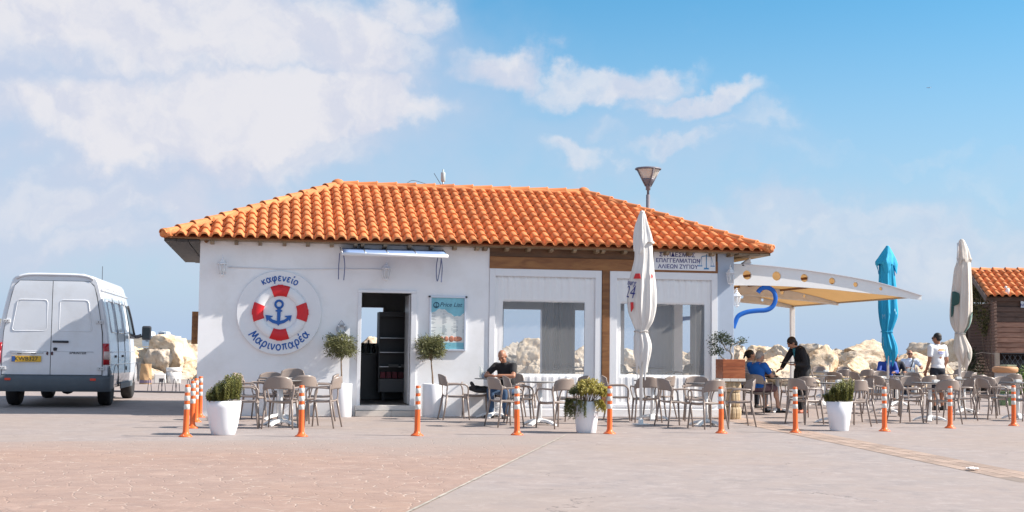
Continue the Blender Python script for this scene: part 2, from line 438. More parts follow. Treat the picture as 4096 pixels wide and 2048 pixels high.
    bp = N.new('ShaderNodeBump'); bp.inputs['Strength'].default_value = .35; bp.inputs['Distance'].default_value = .012; L.new(hh, bp.inputs['Height']); L.new(bp.outputs[0], b.inputs['Normal'])
    return m
CONC = ground_mat('smooth concrete', (.305, .266, .256), 'plain')
STAMP = ground_mat('stamped concrete', (.335, .242, .205), 'stamped')
TERR = ground_mat('terrace concrete', (.385, .32, .285), 'plain')
def flat(name, pts, z, mt, cut=1):
    me = bpy.data.meshes.new(name); me.from_pydata([(p[0], p[1], z) for p in pts], [], [tuple(range(len(pts)))])
    return tag(link(name, me, None, mt), kind='structure')
flat('ground', [(-90, -8), (90, -8), (90, 51.5), (-90, 51.5)], 0, CONC)
A = ground_at(2262, 1742); B = ground_at(1500, 1758); C = ground_at(0, 1768); D = ground_at(1636, 2048)
dv = (D-A).normalized(); E_ = A + dv*14
flat('stamped_paving', [A, B, C, (-16, C.y, 0), (-16, -3, 0), (E_.x, E_.y, 0)], .004, STAMP)
flat('terrace_paving', [B, A, ground_at(2900, 1741), ground_at(4096, 1716), (20, 27, 0), (20, 50.5, 0), (-5.5, 50.5, 0), (-5.0, 27, 0)][::1], .004, TERR) if False else None
# the pale joint strip that parts the two pavings
nrm = Vector((-dv.y, dv.x, 0))*.014
jo = MB()
for i in range(44):
    t0, t1 = i*.32, i*.32+.312
    w0 = 1+random.uniform(-.25, .25)
    p = [A+dv*t0-nrm*w0, A+dv*t1-nrm*w0, A+dv*t1+nrm*w0, A+dv*t0+nrm*w0]
    jo.add([(q.x, q.y, .008) for q in p], [(3, 2, 1, 0)])
tag(jo.build('joint_strip', mat('pale joint', (.385, .35, .305), .9, var=.35, vscale=6)), kind='structure')
sea = mat('sea', (.03, .075, .12), .22, bump=.6, bscale=1.2, spec=.5)
flat('sea', [(-6000, 51.6), (6000, 51.6), (6000, 14000), (-6000, 14000)], -1.6, sea)
sw = MB().box(-90, 90, 51.5, 52.1, -2.5, 0.02).build('quay_edge', mat('quay concrete', (.45, .41, .36), .9, var=.1, bump=.3), None); tag(sw, kind='structure')

# paver strip at the right, each paver a piece
p0, p1, q0, q1 = ground_at(3589, 1791), ground_at(4096, 1889), ground_at(3589, 1826), ground_at(4096, 1932)
sd = (p1-p0).normalized(); sn = Vector((sd.y, -sd.x, 0)); sw_ = abs((q0-p0).dot(sn)); rows = 3; pl = .25; pw = sw_/rows
strip = thing('paver_strip', None, None, p0, 0); strip['kind'] = 'structure'
PAV = mat('brick paver', (.34, .252, .205), .85, var=.16, vscale=9, obvar=.14, bump=.3, bscale=60)
pm = MB().box(-pl/2+.006, pl/2-.006, -pw/2+.006, pw/2-.006, .0006, .0032).mesh('paver'); pm.materials.append(PAV)
ang = math.atan2(sd.y, sd.x)
dd = ground_at(4180, 1905)-p0; iend = int(dd.dot(sd)/pl)+2
for i in range(-42, iend):
    for r in range(rows):
        o = link('paver', pm, strip); q = sd*((i+.5*(r % 2))*pl) + sn*((r+.5)*pw)
        o.location = (q.x, q.y, random.uniform(-.0002, .0004)); o.rotation_euler = (random.uniform(-.002, .002), random.uniform(-.002, .002), ang)
bed = [p0-sd*10.7+sn*-.01, p0+sd*(iend*pl+.4)+sn*-.01, p0+sd*(iend*pl+.4)+sn*(sw_+.01), p0-sd*10.7+sn*(sw_+.01)]
bm_ = bpy.data.meshes.new('paver_bed'); bm_.from_pydata([(q.x-p0.x, q.y-p0.y, .0015) for q in bed], [], [(3, 2, 1, 0)])
link('paver_bed', bm_, strip, mat('sand joint', (.225, .18, .155), .95, var=.2))

# ------------------------------------------------------------------ the cafe building
XL, XR, DEPTH, OV, ZE, ZR, RLX, RRX, WL, WR = -6.472*KB, 5.115*KB, 6.41*KB, .3164*KB, kz(3.294), kz(4.678), -3.203*KB, 2.0745*KB, -5.834*KB, 4.453*KB
cafe = thing('cafe_building', 'low white harbour cafe with hipped orange tile roof and two curtained windows', 'building', BO, YAW)
YB = 5.76*KB                                    # back wall
wx = on_wall(1955, 1300)[0]
dx0, dx1 = -2.889*KB, -1.848*KB; dz1 = kz(2.366); dzs = .20
wall = MB()
TOPZ = kz(3.30)
wall.box(WL, dx0, 0, .22, 0, TOPZ); wall.box(dx1, wx, 0, .22, 0, TOPZ); wall.box(dx0, dx1, 0, .22, dz1, TOPZ)
wall.box(WL, WL+.22, .22, YB, 0, TOPZ)
# back wall with its openings
def back_x(u): return on_wall(u, 1300, YB)[0]
bz = on_wall(1500, 1373, YB)[1]; bt = on_wall(1500, 1230, YB)[1]
bA0, bA1 = -2.95*KB, back_x(1533)
bB0, bB1, bC0, bC1 = back_x(2022)-.05, back_x(2168), back_x(2300), back_x(2440)
low = on_wall(2100, 1530, YB)[1]; bt2 = on_wall(2100, 1237, YB)[1]
wall.box(WL+.22, bA0, YB, YB+.2, 0, TOPZ); wall.box(bA0, bA1, YB, YB+.2, 0, bz); wall.box(bA0, bA1, YB, YB+.2, bt, TOPZ)
wall.box(bA1, bB0, YB, YB+.2, 0, TOPZ); wall.box(bB0, bB1, YB, YB+.2, 0, low); wall.box(bB0, bB1, YB, YB+.2, bt2, TOPZ)
wall.box(bB1, bC0, YB, YB+.2, 0, TOPZ); wall.box(bC0, bC1+.35, YB, YB+.2, 0, low); wall.box(bC0, bC1+.35, YB, YB+.2, bt2, TOPZ)
wall.build('wall', WHITE, cafe)
rs = MB()                                    # side towards the canopy: sill, header, curtain bays
rs.box(WR-.2, WR, .5, YB+.2, 0, .52); rs.box(WR-.2, WR, .5, YB+.2, 2.38, TOPZ)
rs.box(WR-.2, WR, .5, .62, .52, 2.38); rs.box(WR-.2, WR, 2.12, 2.24, .52, 2.38); rs.box(WR-.2, WR, 3.42, 3.54, .52, 2.38); rs.box(WR-.2, WR, YB-.1, YB+.2, .52, 2.38)
rs.build('side_wall', WHITE, cafe)
CURT_IN = mat('grey inner curtain', (.38, .42, .50), .8, var=.06, vscale=1, trans=.25)
def folds(x0, x1, z0, z1, n, amp, axis='x', off=0.):
    mb = MB()
    if axis == 'x': mb.grid(lambda a, b: (x0+(x1-x0)*a, off+amp*math.sin(a*n*6.283+.6*math.sin(b*3))*(.6+.4*b), z0+(z1-z0)*b), n*6, 6, thick=.004)
    else: mb.grid(lambda a, b: (off+amp*math.sin(a*n*6.283)*(.6+.4*b), x0+(x1-x0)*a, z0+(z1-z0)*b), n*6, 6, thick=.004)
    return mb
folds(.63, 2.11, .53, 2.37, 5, .008, 'y', WR-.1).build('side_curtain', CURT_IN, cafe)
folds(3.55, YB-.12, .53, 2.37, 7, .008, 'y', WR-.1).build('side_curtain', CURT_IN, cafe)
for a, b_, mt in ((bB1+.02, bB1+.17, CURT_IN), (bB1+.28, bB1+.42, mat('navy curtain', (.05, .09, .17), .8)), (bB1+.46, bC0-.06, CURT_IN)):
    folds(a, b_, .3, 2.5, 2, .008, 'x', YB-.09).build('inner_curtain', mt, cafe)
box('column', BLUEGREY, cafe, on_wall(2870, 1300)[0], WR+.002, -.004, .5, 0, TOPZ, .006)
# floor and ceiling inside
box('floor', mat('floor tiles', (.22, .20, .19), .4), cafe, WL+.22, WR-.2, .22, YB, .10, .205)
box('ceiling', mat('cafe ceiling', (.30, .24, .19), .8), cafe, WL+.22, WR-.2, .22, YB, 2.86, 2.9)
box('partition', mat('partition', (.30, .30, .31), .8), cafe, wx-.3, wx-.18, .22, YB, .205, 2.86)
# timber beam over the windows: two planks, and posts
zb1 = on_wall(2200, 1078)[1]
col0 = on_wall(2870, 1300)[0]
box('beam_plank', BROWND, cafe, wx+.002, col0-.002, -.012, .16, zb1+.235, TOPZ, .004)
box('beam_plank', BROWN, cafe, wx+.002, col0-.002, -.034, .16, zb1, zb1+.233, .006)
px0, px1 = on_wall(2407, 1300)[0], on_wall(2437, 1300)[0]
box('timber_post', BROWN, cafe, px0+.002, px1-.002, -.03, .14, .16, zb1-.001, .006)
# windows: frame with curtain and clear panel
CURT = mat('white curtain', (.86, .86, .87), .8, trans=.03, var=.02)
CLEAR = mat('clear pvc', (.9, .9, .9), .06, spec=.35, alpha=(.13, (.90, .92, .94)))
def window(u0, u1, ui0, ui1, uc0, uc1):
    x0, x1 = on_wall(u0, 1300)[0], on_wall(u1, 1300)[0]
    i0, i1 = on_wall(ui0, 1300)[0], on_wall(ui1, 1300)[0]
    c0, c1 = on_wall(uc0, 1300)[0], on_wall(uc1, 1300)[0]
    z1 = zb1-.002; zi = on_wall(2180, 1107)[1]; zc1 = on_wall(2180, 1209)[1]; zc0 = on_wall(2180, 1495)[1]
    f = MB(); f.box(x0, i0, -.02, .10, .16, z1); f.box(i1, x1, -.02, .10, .16, z1); f.box(i0, i1, -.02, .10, zi, z1); f.box(i0, i1, -.018, .10, .162, .27)
    w = f.build('window', WPAINT, cafe, .004)
    zlo = .24
    n = 13
    def cw(a, b):
        x = i0+(i1-i0)*a; z = zlo+(zi-zlo)*b
        k = .25+.75*max(0, (z-zc1)/(zi-zc1)) if z > zc1 else (.40 if z < zc0 else .18)
        fold = math.sin(a*n*6.283+.8*math.sin(b*5))+.7*math.sin(a*n*2.3*6.283+b*4)+.8*math.sin(a*n*.37*6.283)
        return (x, .030+.0095*k*fold, z)
    za, zb = (zc0-zlo)/(zi-zlo), (zc1-zlo)/(zi-zlo); xa, xb = (c0-i0)/(i1-i0), (c1-i0)/(i1-i0)
    mb = MB()
    def snap(vals, t): return min(vals, key=lambda q: abs(q-t))
    nu, nv = 96, 34
    us = [i/nu for i in range(nu+1)]; vs = [j/nv for j in range(nv+1)]
    def rs_(vals, a, b):
        ia = min(range(len(vals)), key=lambda i: abs(vals[i]-a)); ib = min(range(len(vals)), key=lambda i: abs(vals[i]-b))
        vals[ia] = a; vals[ib] = b; return ia, ib
    ia, ib = rs_(us, xa, xb); ja, jb = rs_(vs, za, zb)
    mb.grid(lambda a, b: cw(us[round(a*nu)], vs[round(b*nv)]), nu, nv, thick=.003,
            skip=lambda a, b: ia <= int(a*nu) < ib and ja <= int(b*nv) < jb)
    mb.build('curtain', CURT, w)
    MB().grid(lambda a, b: (c0-.01+(c1-c0+.02)*a, .026+.004*math.sin(a*9+b*2), zc0-.01+(zc1-zc0+.02)*b), 16, 6, thick=.002).build('clear_panel', CLEAR, w)
    s = MB(); s.box(x0+.02, x1-.02, -.05, .02, .20, .235); s.build('sill', WPAINT, w)
window(1956, 2405, 1979, 2380, 2012, 2338)
window(2438, 2869, 2466, 2846, 2484, 2818)
box('plinth', WHITE, cafe, wx+.002, col0-.002, -.10, .2, 0, .158, .012)
# door frame, threshold and step
zf1 = on_wall(1548, 1172)[1]
df = MB(); df.box(dx0-.035, dx0+.035, -.03, .12, dzs, dz1-.03); df.box(dx1-.075, dx1+.03, -.03, .12, dzs, dz1-.03); df.box(dx0-.035, dx1+.03, -.03, .12, dz1-.029, dz1+.025)
dfo = df.build('door_frame', WPAINT, cafe, .005)
box('door_leaf', mat('door glass edge', (.62, .64, .68), .3), dfo, dx1-.098, dx1-.079, .14, .96, .225, dz1-.05, .004)
box('threshold', mat('threshold marble', (.62, .60, .58), .4, var=.08), cafe, dx0-.06, dx1+.02, -.14, .22, .112, .207, .008)
stp = MB().box(dx0-.055, dx1+.06, -.20, -.141, 0, .09).box(dx0-.055, dx1+.06, -.141, .0, 0, .11).build('step', mat('step mortar', (.40, .37, .34), .9), cafe)
tl = mat('step tile', (.60, .55, .50), .45, var=.06, obvar=.05)
sx = [dx0-.06, -2.34, -1.94, dx1+.065]
for a, b_ in zip(sx, sx[1:]): box('step_tile', tl, stp, a+.003, b_-.003, -.215, -.201, .003, .108, .003)

# ---------------- roof
pitch = math.atan2(ZR-ZE, DEPTH/2)
cp, sp = math.cos(pitch), math.sin(pitch)
yf, yr, yk = -OV, -OV+DEPTH/2, -OV+DEPTH
u_ = MB(); e = -.035
P = [(XL, yf, ZE+e), (XR, yf, ZE+e), (XR, yk, ZE+e), (XL, yk, ZE+e), (RLX, yr, ZR+e), (RRX, yr, ZR+e)]
u_.add(P, [(0, 1, 5, 4), (1, 2, 5), (2, 3, 4, 5), (3, 0, 4)])
roof = u_.build('roof', MORTAR, cafe)
# underside boards
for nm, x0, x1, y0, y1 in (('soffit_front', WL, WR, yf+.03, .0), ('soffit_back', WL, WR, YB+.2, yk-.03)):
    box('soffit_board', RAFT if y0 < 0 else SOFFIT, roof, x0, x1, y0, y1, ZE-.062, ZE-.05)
ns = 7
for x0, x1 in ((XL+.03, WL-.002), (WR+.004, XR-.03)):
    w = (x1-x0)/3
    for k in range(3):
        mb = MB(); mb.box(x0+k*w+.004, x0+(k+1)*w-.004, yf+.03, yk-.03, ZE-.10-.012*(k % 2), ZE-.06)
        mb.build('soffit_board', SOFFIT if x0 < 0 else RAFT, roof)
box('eave_batten', BROWN, roof, XL+.01, XR-.01, yf+.004, yf+.028, ZE-.052, ZE-.022, .004)
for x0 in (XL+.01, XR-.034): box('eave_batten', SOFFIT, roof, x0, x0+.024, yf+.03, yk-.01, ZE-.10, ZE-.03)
for u in (848, 945, 1040, 1138, 1232, 1328, 1422, 1450, 1540, 1638, 1726, 1820, 1910, 1942, 2028, 2115, 2205, 2298, 2388, 2412, 2500, 2588, 2668, 2760, 2850, 2925):
    x = on_wall(u, 990, -.2)[0]
    mb = MB(); mb.prism([(yf+.05, ZE-.063), (yf+.05, ZE-.10), (yf+.11, ZE-.128), (.02, ZE-.128), (.02, ZE-.063)], -.034, .034, Matrix(((0, 1, 0, x), (1, 0, 0, 0), (0, 0, 1, 0), (0, 0, 0, 1))))
    mb.build('rafter_tail', RAFT, roof, fix=True)
# tiles
TP, TL = .2069*KB, .318*KB
def tile_mesh():
    xs = [-.5, -.40, -.322, -.27, -.17, -.06, .05, .14, .22, .29, .38, .5]
    def zt(x):
        q = x/.31+.04
        return .070*math.sqrt(max(0, 1-q*q))**.9 if abs(q) < 1 else -.008*math.cos((abs(x)-.42)*8)
    mb = MB(); vs = []; n = len(xs)
    rows_ = ((-.02, .026, 1.04), (.5, .012, 1.0), (1.10, -.006, .93))
    for t, dz, k in rows_:
        for x in xs: vs.append((x*TP*1.06, t*TL, zt(x)*k+dz))
    b = n*3
    for x in xs: vs.append((x*TP*1.06, -.02*TL, zt(x)*.80+.026-.017))
    for x in xs: vs.append((x*TP*1.06, .22*TL, zt(x)*.80+.019-.017))
    fs = [(r*n+i, r*n+i+1, (r+1)*n+i+1, (r+1)*n+i) for r in range(2) for i in range(n-1)]
    fs += [(b+i, b+i+1, i+1, i) for i in range(n-1)]
    fs += [(b+n+i, b+n+i+1, b+i+1, b+i) for i in range(n-1)]
    mb.add(vs, fs, True)
    for k in range(2*(n-1), 3*(n-1)): mb.sm[k] = False
    return mb
TM = tile_mesh(); tme = TM.mesh('roof_tile'); tme.materials.append(TERRA)
SL = math.hypot(DEPTH/2, ZR-ZE); nrow = int(SL/TL+.35)
singles = 0; rest = MB()
def slope_tiles(o, ex, ey, length, inset0, inset1, single):
    global singles
    ex = Vector(ex); ey = Vector(ey); ez = ex.cross(ey)
    n = int(length/TP)
    for r in range(nrow):
        t = r*TL
        for i in range(n):
            x = (i+.5)*length/n
            if x < (t+TL*.40)*inset0+.02 or x > length-(t+TL*.40)*inset1-.02: continue
            p = Vector(o)+ex*x+ey*(t-.03)+ez*random.uniform(-.003, .003)
            Mx = Matrix((ex, ey, ez)).transposed().to_4x4() @ Matrix.Rotation(random.uniform(-.012, .012), 4, 'Z') @ Matrix.Rotation(random.uniform(-.01, .01), 4, 'Y'); Mx.translation = p
            if single and singles < 300:
                q = link('roof_tile', tme, roof); q.matrix_local = Mx; singles += 1
            else: rest.add([Mx @ Vector(v) for v in TM.v], TM.f, True)
kx = (RLX-XL)/SL; kx2 = (XR-RRX)/SL
slope_tiles((XL, yf, ZE), (1, 0, 0), (0, cp, sp), XR-XL, kx, kx2, True)
slope_tiles((XR, yk, ZE), (-1, 0, 0), (0, -cp, sp), XR-XL, kx2, kx, False)
for x, s, rx in ((XL, -1, RLX-XL), (XR, 1, XR-RRX)):
    l2 = math.hypot(rx, ZR-ZE); k3 = (DEPTH/2)/l2
    if s < 0: slope_tiles((x, yk, ZE), (0, -1, 0), (rx/l2, 0, (ZR-ZE)/l2), DEPTH, k3, k3, False)
    else: slope_tiles((x, yf, ZE), (0, 1, 0), (-rx/l2, 0, (ZR-ZE)/l2), DEPTH, k3, k3, False)
tag(rest.build('tile_mass', TERRA2, roof), kind='stuff')
def cap_mesh():
    prof = []
    for k in range(9):
        a = math.pi*k/8; prof.append((math.cos(a), math.sin(a)))
    mb = MB(); vs = []
    for t, r, dz in ((-.04, .098, .022), (.0, .100, .022), (.06, .092, .018), (1.04, .080, 0)):
        for c, s_ in prof: vs.append((c*r, t*.40, s_*r*.85-.02+dz))
    for c, s_ in prof: vs.append((c*.078, -.04*.40, s_*.078*.85-.02+.02))
    n = 9
    fs = [(r*n+i+1, r*n+i, (r+1)*n+i, (r+1)*n+i+1) for r in range(3) for i in range(n-1)]
    fs += [(4*n+i+1, 4*n+i, i, i+1) for i in range(n-1)]
    mb.add(vs, fs, True); return mb
CM = cap_mesh(); cme = CM.mesh('ridge_tile'); cme.materials.append(TERRA)
def caps(a, b, lift, n):
    a, b = Vector(a), Vector(b); d = (b-a); L_ = d.length; d.normalize()
    x = d.cross(Vector((0, 0, 1))).normalized(); z = x.cross(d)
    for i in range(n):
        p = a+d*(L_*i/n)+z*lift
        Mx = Matrix((x, d, z)).transposed().to_4x4() @ Matrix.Diagonal((1.0, L_/n/.40, 1, 1)) @ Matrix.Rotation(random.uniform(-.02, .02), 4, 'Y'); Mx.translation = p
        q = link('ridge_tile', cme, roof); q.matrix_local = Mx
FLc, FRc, BRc, BLc, RLp, RRp = [Vector(p)-Vector((0, 0, e)) for p in P]
caps(FLc, RLp, .045, 13); caps(FRc, RRp, .045, 13); caps(BLc, RLp, .045, 13); caps(BRc, RRp, .045, 13); caps(RRp, RLp, .045, 13)
for a, b_ in ((FLc, RLp), (FRc, RRp), (RLp, RRp), (BLc, RLp), (BRc, RRp)):   # mortar bedding under the caps
    d = (b_-a).normalized(); x = d.cross(Vector((0, 0, 1))).normalized()
    n = 24
    mb = MB()
    for i in range(n):
        t0, t1 = i/n, (i+1)/n
    mb.tube([a.lerp(b_, i/n)+Vector((0, 0, .012+.008*math.sin(i*2.3))) for i in range(n+1)], [.115+.012*math.sin(i*1.7) for i in range(n+1)], 10, flat=.55, up=(0, 0, 1))
    mb.build('mortar_bed', MORTAR, roof)
for c, d in ((FLc, (-1, -1)), (FRc, (1, -1)), (BLc, (-1, 1)), (BRc, (1, 1))):   # scalloped end pieces
    mb = MB(); mb.lathe([(.02, .11), (.07, .105), (.105, .06), (.115, 0), (.105, -.05)], 24, tuple(c+Vector((-d[0]*.05, -d[1]*.05, .03))), fr=lambda i, th: 1+.07*math.cos(8*th))
    mb.build('hip_end', TERRA, roof)
for c in (RLp, RRp): MB().ball(c+Vector((0, 0, .035)), (.15, .14, .12)).build('ridge_knob', TERRA, roof)
# downpipe stub under the left corner
MB().tube([(WL+.11, -.14, ZE-.06), (WL+.11, .0, ZE-.06)], .04, 12).build('drain_pipe', BROWN, cafe)
# conduit along the facade
ca = on_wall(915, 1069); cb = on_wall(1560, 1078)
MB().tube([(ca[0], -.012, ca[1]), (-4.2, -.012, ca[1]-.012), (cb[0]-.6, -.012, cb[1]-.005), (cb[0], -.012, cb[1])], .011, 6).build('conduit', WPAINT, cafe)
# timber shutter standing off the left side wall
s0 = on_wall(767, 1300, .6); sh0 = on_wall(780, 1246, .6)[1]; sh1 = on_wall(780, 1376, .6)[1]
shu = MB(); shu.box(s0[0], WL-.002, .6, .66, sh1, sh0); sh_ = shu.build('shutter', BROWN, cafe, .004)
box('shutter_batten', BROWN, sh_, s0[0]+.045, s0[0]+.075, .585, .599, sh1+.01, sh0-.01)
# ------------------------------------------------------------------ things on the facade
BLUE = mat('sign blue', (.012, .105, .40), .45)
RED = mat('sign red', (.62, .012, .02), .45, var=.04)
NAVY = mat('navy print', (.03, .035, .20), .6)
def on_facade(name, label, cat, u, v, y=0., group=None):
    x, z = on_wall(u, v, y); return thing(name, label, cat, bw(x, y, z), YAW, group)
PXM = lambda u, v: (lambda a, b: abs(a-b)/100)(on_wall(u, v)[0], on_wall(u+100, v)[0])
k = PXM(1116, 1251)
# round sign
sg = on_facade('round_sign', 'large round white sign with red lifebuoy ring and blue anchor on the wall', 'sign', 1117, 1251)
rb = 169*k
MB().lathe([(rb, 0), (rb, .05), (rb-.006, .056)], 72).build('board', WPAINT, sg).rotation_euler = (R(90), 0, 0)
sg.children[0].location = (0, 0, 0)
def wallpt(r, a, y=0): return Vector((r*math.cos(a), y, r*math.sin(a)))
rm = (111+70)/2*k-.005; rt_ = 20*k
def ringsec(a0, a1, n, rt, h, y, squash=1.):
    mb = MB()
    def fn(s, t):
        a = a0+(a1-a0)*s; q = math.pi*t
        return wallpt(rm+rt*math.cos(q), a, y-h*math.sin(q)**.75)
    mb.grid(fn, n, 12); return mb
cx = wallpt(4*k, 0)
rg = ringsec(0, 2*math.pi, 64, rt_, .055, -.057).build('lifebuoy_ring', WPAINT, sg, fix=False); rg.location = cx
MB().tube([wallpt(111*k, 2*math.pi*i/48, -.056) for i in range(49)], .011, 8, caps=False).build('ring_outline', WPAINT, sg).location = cx
for a in (91, 2, 269, 179):
    a = R(a)
    mb = ringsec(a-R(21), a+R(21), 12, rt_*1.12, .066, -.056)
    w0 = R(6.5)
    q = [wallpt(rm+rt_*.9, a-w0), wallpt(rm+rt_*.9, a+w0), wallpt(rm+rt_*1.2, a+w0*.86), wallpt(rm+rt_*1.2, a-w0*.86)]
    vs = [p+Vector((0, -.060, 0)) for p in q]+[p+Vector((0, -.095, 0)) for p in q]
    mb.add(vs, [(7, 6, 5, 4), (0, 1, 5, 4), (1, 2, 6, 5), (2, 3, 7, 6), (3, 0, 4, 7)])
    mb.build('red_band', RED, sg).location = cx
# anchor
am = MB(); yy = -.058
def plate(mb, pts, d=.016, y0=-.057):
    mb.prism(pts, y0, y0-d)
an0 = (621-627)/1.84*k
def ap(x, z): return (an0+(x-621)/1.84*k, (372-z)/1.84*k)
mb = MB()
ring = []
for i in range(33):
    a = 2*math.pi*i/32; ring.append(Vector((ap(624, 310)[0]+27/1.84*k*math.cos(a), -.066, ap(624, 310)[1]+27/1.84*k*math.sin(a))))
mb.tube(ring, 8.5/1.84*k, 8, caps=False)
plate(mb, [ap(611, 340), ap(639, 340), ap(634, 450), ap(612, 450)], .0155)
plate(mb, [ap(600, 353), ap(648, 353), ap(648, 364), ap(600, 364)], .0175)
arc_o = [ap(536, 408), ap(552, 432), ap(580, 450), ap(612, 458), ap(622, 470), ap(632, 458), ap(664, 449), ap(692, 430), ap(710, 406)]
arc_i = [ap(686, 410), ap(662, 425), ap(636, 432), ap(622, 432), ap(606, 432), ap(582, 425), ap(560, 410)]
plate(mb, arc_o+arc_i, .0165)
plate(mb, [ap(526, 390), ap(582, 398), ap(560, 414), ap(537, 438)], .0185); plate(mb, [ap(719, 390), ap(664, 396), ap(688, 412), ap(709, 438)], .0185)
mb.build('anchor', BLUE, sg, fix=True)
# hand-drawn Greek letters: strokes in a box 0..1 wide, x-height 1
GL = {'κ': (.8, [[(.1, 1.05), (.1, .5), (.12, 0)], [(.75, 1.0), (.15, .5), (.3, .42), (.75, 0)]]),
 'α': (1.05, [[(.95, 1.0), (.78, .5), (.55, .05), (.3, 0), (.08, .3), (.12, .75), (.38, 1.0), (.62, .8), (.78, .3), (1.0, 0)]]),
 'φ': (1.05, [[(.3, .95), (.08, .6), (.12, .2), (.45, 0), (.8, .2), (.92, .65), (.72, 1.0), (.52, .75), (.48, 0), (.42, -.55)]]),
 'ε': (.75, [[(.68, .88), (.4, 1.02), (.14, .8), (.28, .55), (.5, .52), (.22, .48), (.08, .22), (.3, 0), (.7, .12)]]),
 'ν': (.8, [[(.05, 1.0), (.18, .5), (.35, 0), (.58, .45), (.72, 1.0)]]),
 'ι': (.4, [[(.2, 1.0), (.17, .3), (.25, 0), (.4, .1)]]),
 'ί': (.4, [[(.2, 1.0), (.17, .3), (.25, 0), (.4, .1)], [(.25, 1.3), (.42, 1.65)]]),
 'ο': (.9, [[(.45, 1.0), (.15, .8), (.08, .4), (.25, .05), (.55, 0), (.8, .35), (.75, .8), (.45, 1.0)]]),
 'Μ': (1.35, [[(.05, -.05), (.22, .8), (.35, 1.45), (.52, .8), (.66, .35), (.88, .85), (1.08, 1.45), (1.12, .7), (1.25, -.05)]]),
 'ρ': (.9, [[(.1, -.6), (.12, .1), (.2, .75), (.48, 1.0), (.78, .75), (.72, .25), (.45, .02), (.15, .2)]]),
 'π': (1.0, [[(.02, .9), (.4, .98), (.95, 1.0)], [(.3, .95), (.27, .4), (.2, 0)], [(.68, .97), (.68, .4), (.8, 0)]]),
 'έ': (.75, [[(.68, .88), (.4, 1.02), (.14, .8), (.28, .55), (.5, .52), (.22, .48), (.08, .22), (.3, 0), (.7, .12)], [(.38, 1.3), (.58, 1.65)]])}
def arc_text(word, rad, mid, xh, bottom, sp, w):
    tot = sum(GL[c][0] for c in word)+sp*(len(word)-1)
    x = -tot/2; mb = MB()
    for c in word:
        adv, st = GL[c]
        for s in st:
            pts = []
            for px, py in smooth_path([(p[0], p[1], 0) for p in s], 5) and [(q[0], q[1]) for q in smooth_path([(p[0], p[1], 0) for p in s], 5)]:
                X = (x+px)*xh
                if bottom: a = mid+X/rad; r = rad-(py-.5)*xh
                else: a = mid-X/rad; r = rad+(py-.5)*xh
                pts.append(wallpt(r, a, -.058))
            mb.tube(pts, w, 6, flat=.5 if False else 1.)
        x += adv+sp
    mb.build('lettering', BLUE, sg)
arc_text('καφενείο', 138*k, R(90), .088, False, .20, .0115)
arc_text('Μαρινοπαρέα', 139*k, R(271), .106, True, .15, .0125)

# small lifebuoy ornament
lo = on_facade('wall_lifebuoy', 'small grey rope lifebuoy ornament hung on the wall beside the door', 'ornament', 1366, 1316)
GREYR = mat('grey ornament', (.42, .43, .46), .7, var=.2, vscale=20)
rr = 17*k
MB().tube([wallpt(rr, 2*math.pi*i/24, -.03) for i in range(25)], .024, 8, caps=False).build('ring', GREYR, lo)
for a in (45, 135, 225, 315):
    MB().tube([wallpt(rr, R(a-9), -.03), wallpt(rr, R(a+9), -.03)], .0275, 8).build('rope_band', WPAINT, lo)
MB().tube([wallpt(rr+.02, R(140), -.03), wallpt(35*k, R(92), -.02), wallpt(rr+.02, R(42), -.03)], .006, 6).build('rope', GREYR, lo)

# price list board
PB = on_facade('price_board', 'framed turquoise and white price list poster on the wall right of the door', 'sign', 1790, 1294)
bwid, bh = 76*k, 113*k
fr = MB()
FRM = mat('aluminium frame', (.62, .66, .74), .35, metal=.6)
for x0, x1, z0, z1 in ((-bwid, bwid, bh-.035, bh), (-bwid, bwid, -bh, -bh+.035), (-bwid, -bwid+.035, -bh+.0355, bh-.0355), (bwid-.035, bwid, -bh+.0355, bh-.0355)):
    box('frame_rail', FRM, PB, x0, x1, -.045, -.002, z0, z1, .006)
for s in (-1, 1):
    box('corner_cap', DARK, PB, s*bwid-.022, s*bwid+.022, -.048, -.004, bh-.03, bh+.004, .008)
PAPER = mat('poster paper', (.72, .74, .73), .35, coat=.3, dirt=((.55, .70, .70), 3, .5))
TURQ = mat('poster turquoise', (.20, .50, .60), .35, var=.22, vscale=5, coat=.3)
FOAM = mat('poster foam', (.78, .84, .86), .4)
ix, iz = bwid-.033, bh-.033
box('poster', PAPER, PB, -ix, ix, -.012, -.003, -iz, iz)
wav = [(-ix+2*ix*i/20, iz-.29+.07*math.sin(i*.33-.4)+.012*math.sin(i*1.7)) for i in range(21)]
pm_ = MB(); pm_.prism([(ix, iz), (-ix, iz)]+wav, -.013, -.0145); pm_.build('printed_sea', TURQ, PB, fix=True)
MB().tube([(x, -.0145, z) for x, z in wav], .008, 5, flat=.4).build('printed_wave', FOAM, PB)
box('printed_sea', TURQ, PB, -ix, ix, -.0145, -.013, -iz, -iz+.13)
PG = mat('print grey', (.30, .34, .37), .6)
ln = MB(); random.seed(3)
for cxp, wcol in ((-.22, .10), (.0, .10), (.215, .10)):
    z = .235-(.0 if cxp else .0)
    while z > -.22:
        w_ = random.uniform(.35, 1)*wcol
        if random.random() < .86:
            ln.box(cxp-wcol, cxp-wcol+w_, -.0138, -.0125, z, z+.006)
            if random.random() < .5: ln.box(cxp+wcol-.02, cxp+wcol-.002, -.0138, -.0125, z, z+.006)
        z -= .0185 if random.random() < .85 else .038
ln.build('menu_lines', PG, PB)
for x, w_, h_ in ((-.12, .045, .05), (-.02, .045, .05), (.08, .055, .06), (.20, .095, .05)):
    MB().ball((x, -.0132, -iz+.20), (w_, .003, h_), lv=2).build('food_picture', mat('food print', (.55, .22, .14), .6, var=.5, vscale=30), PB)
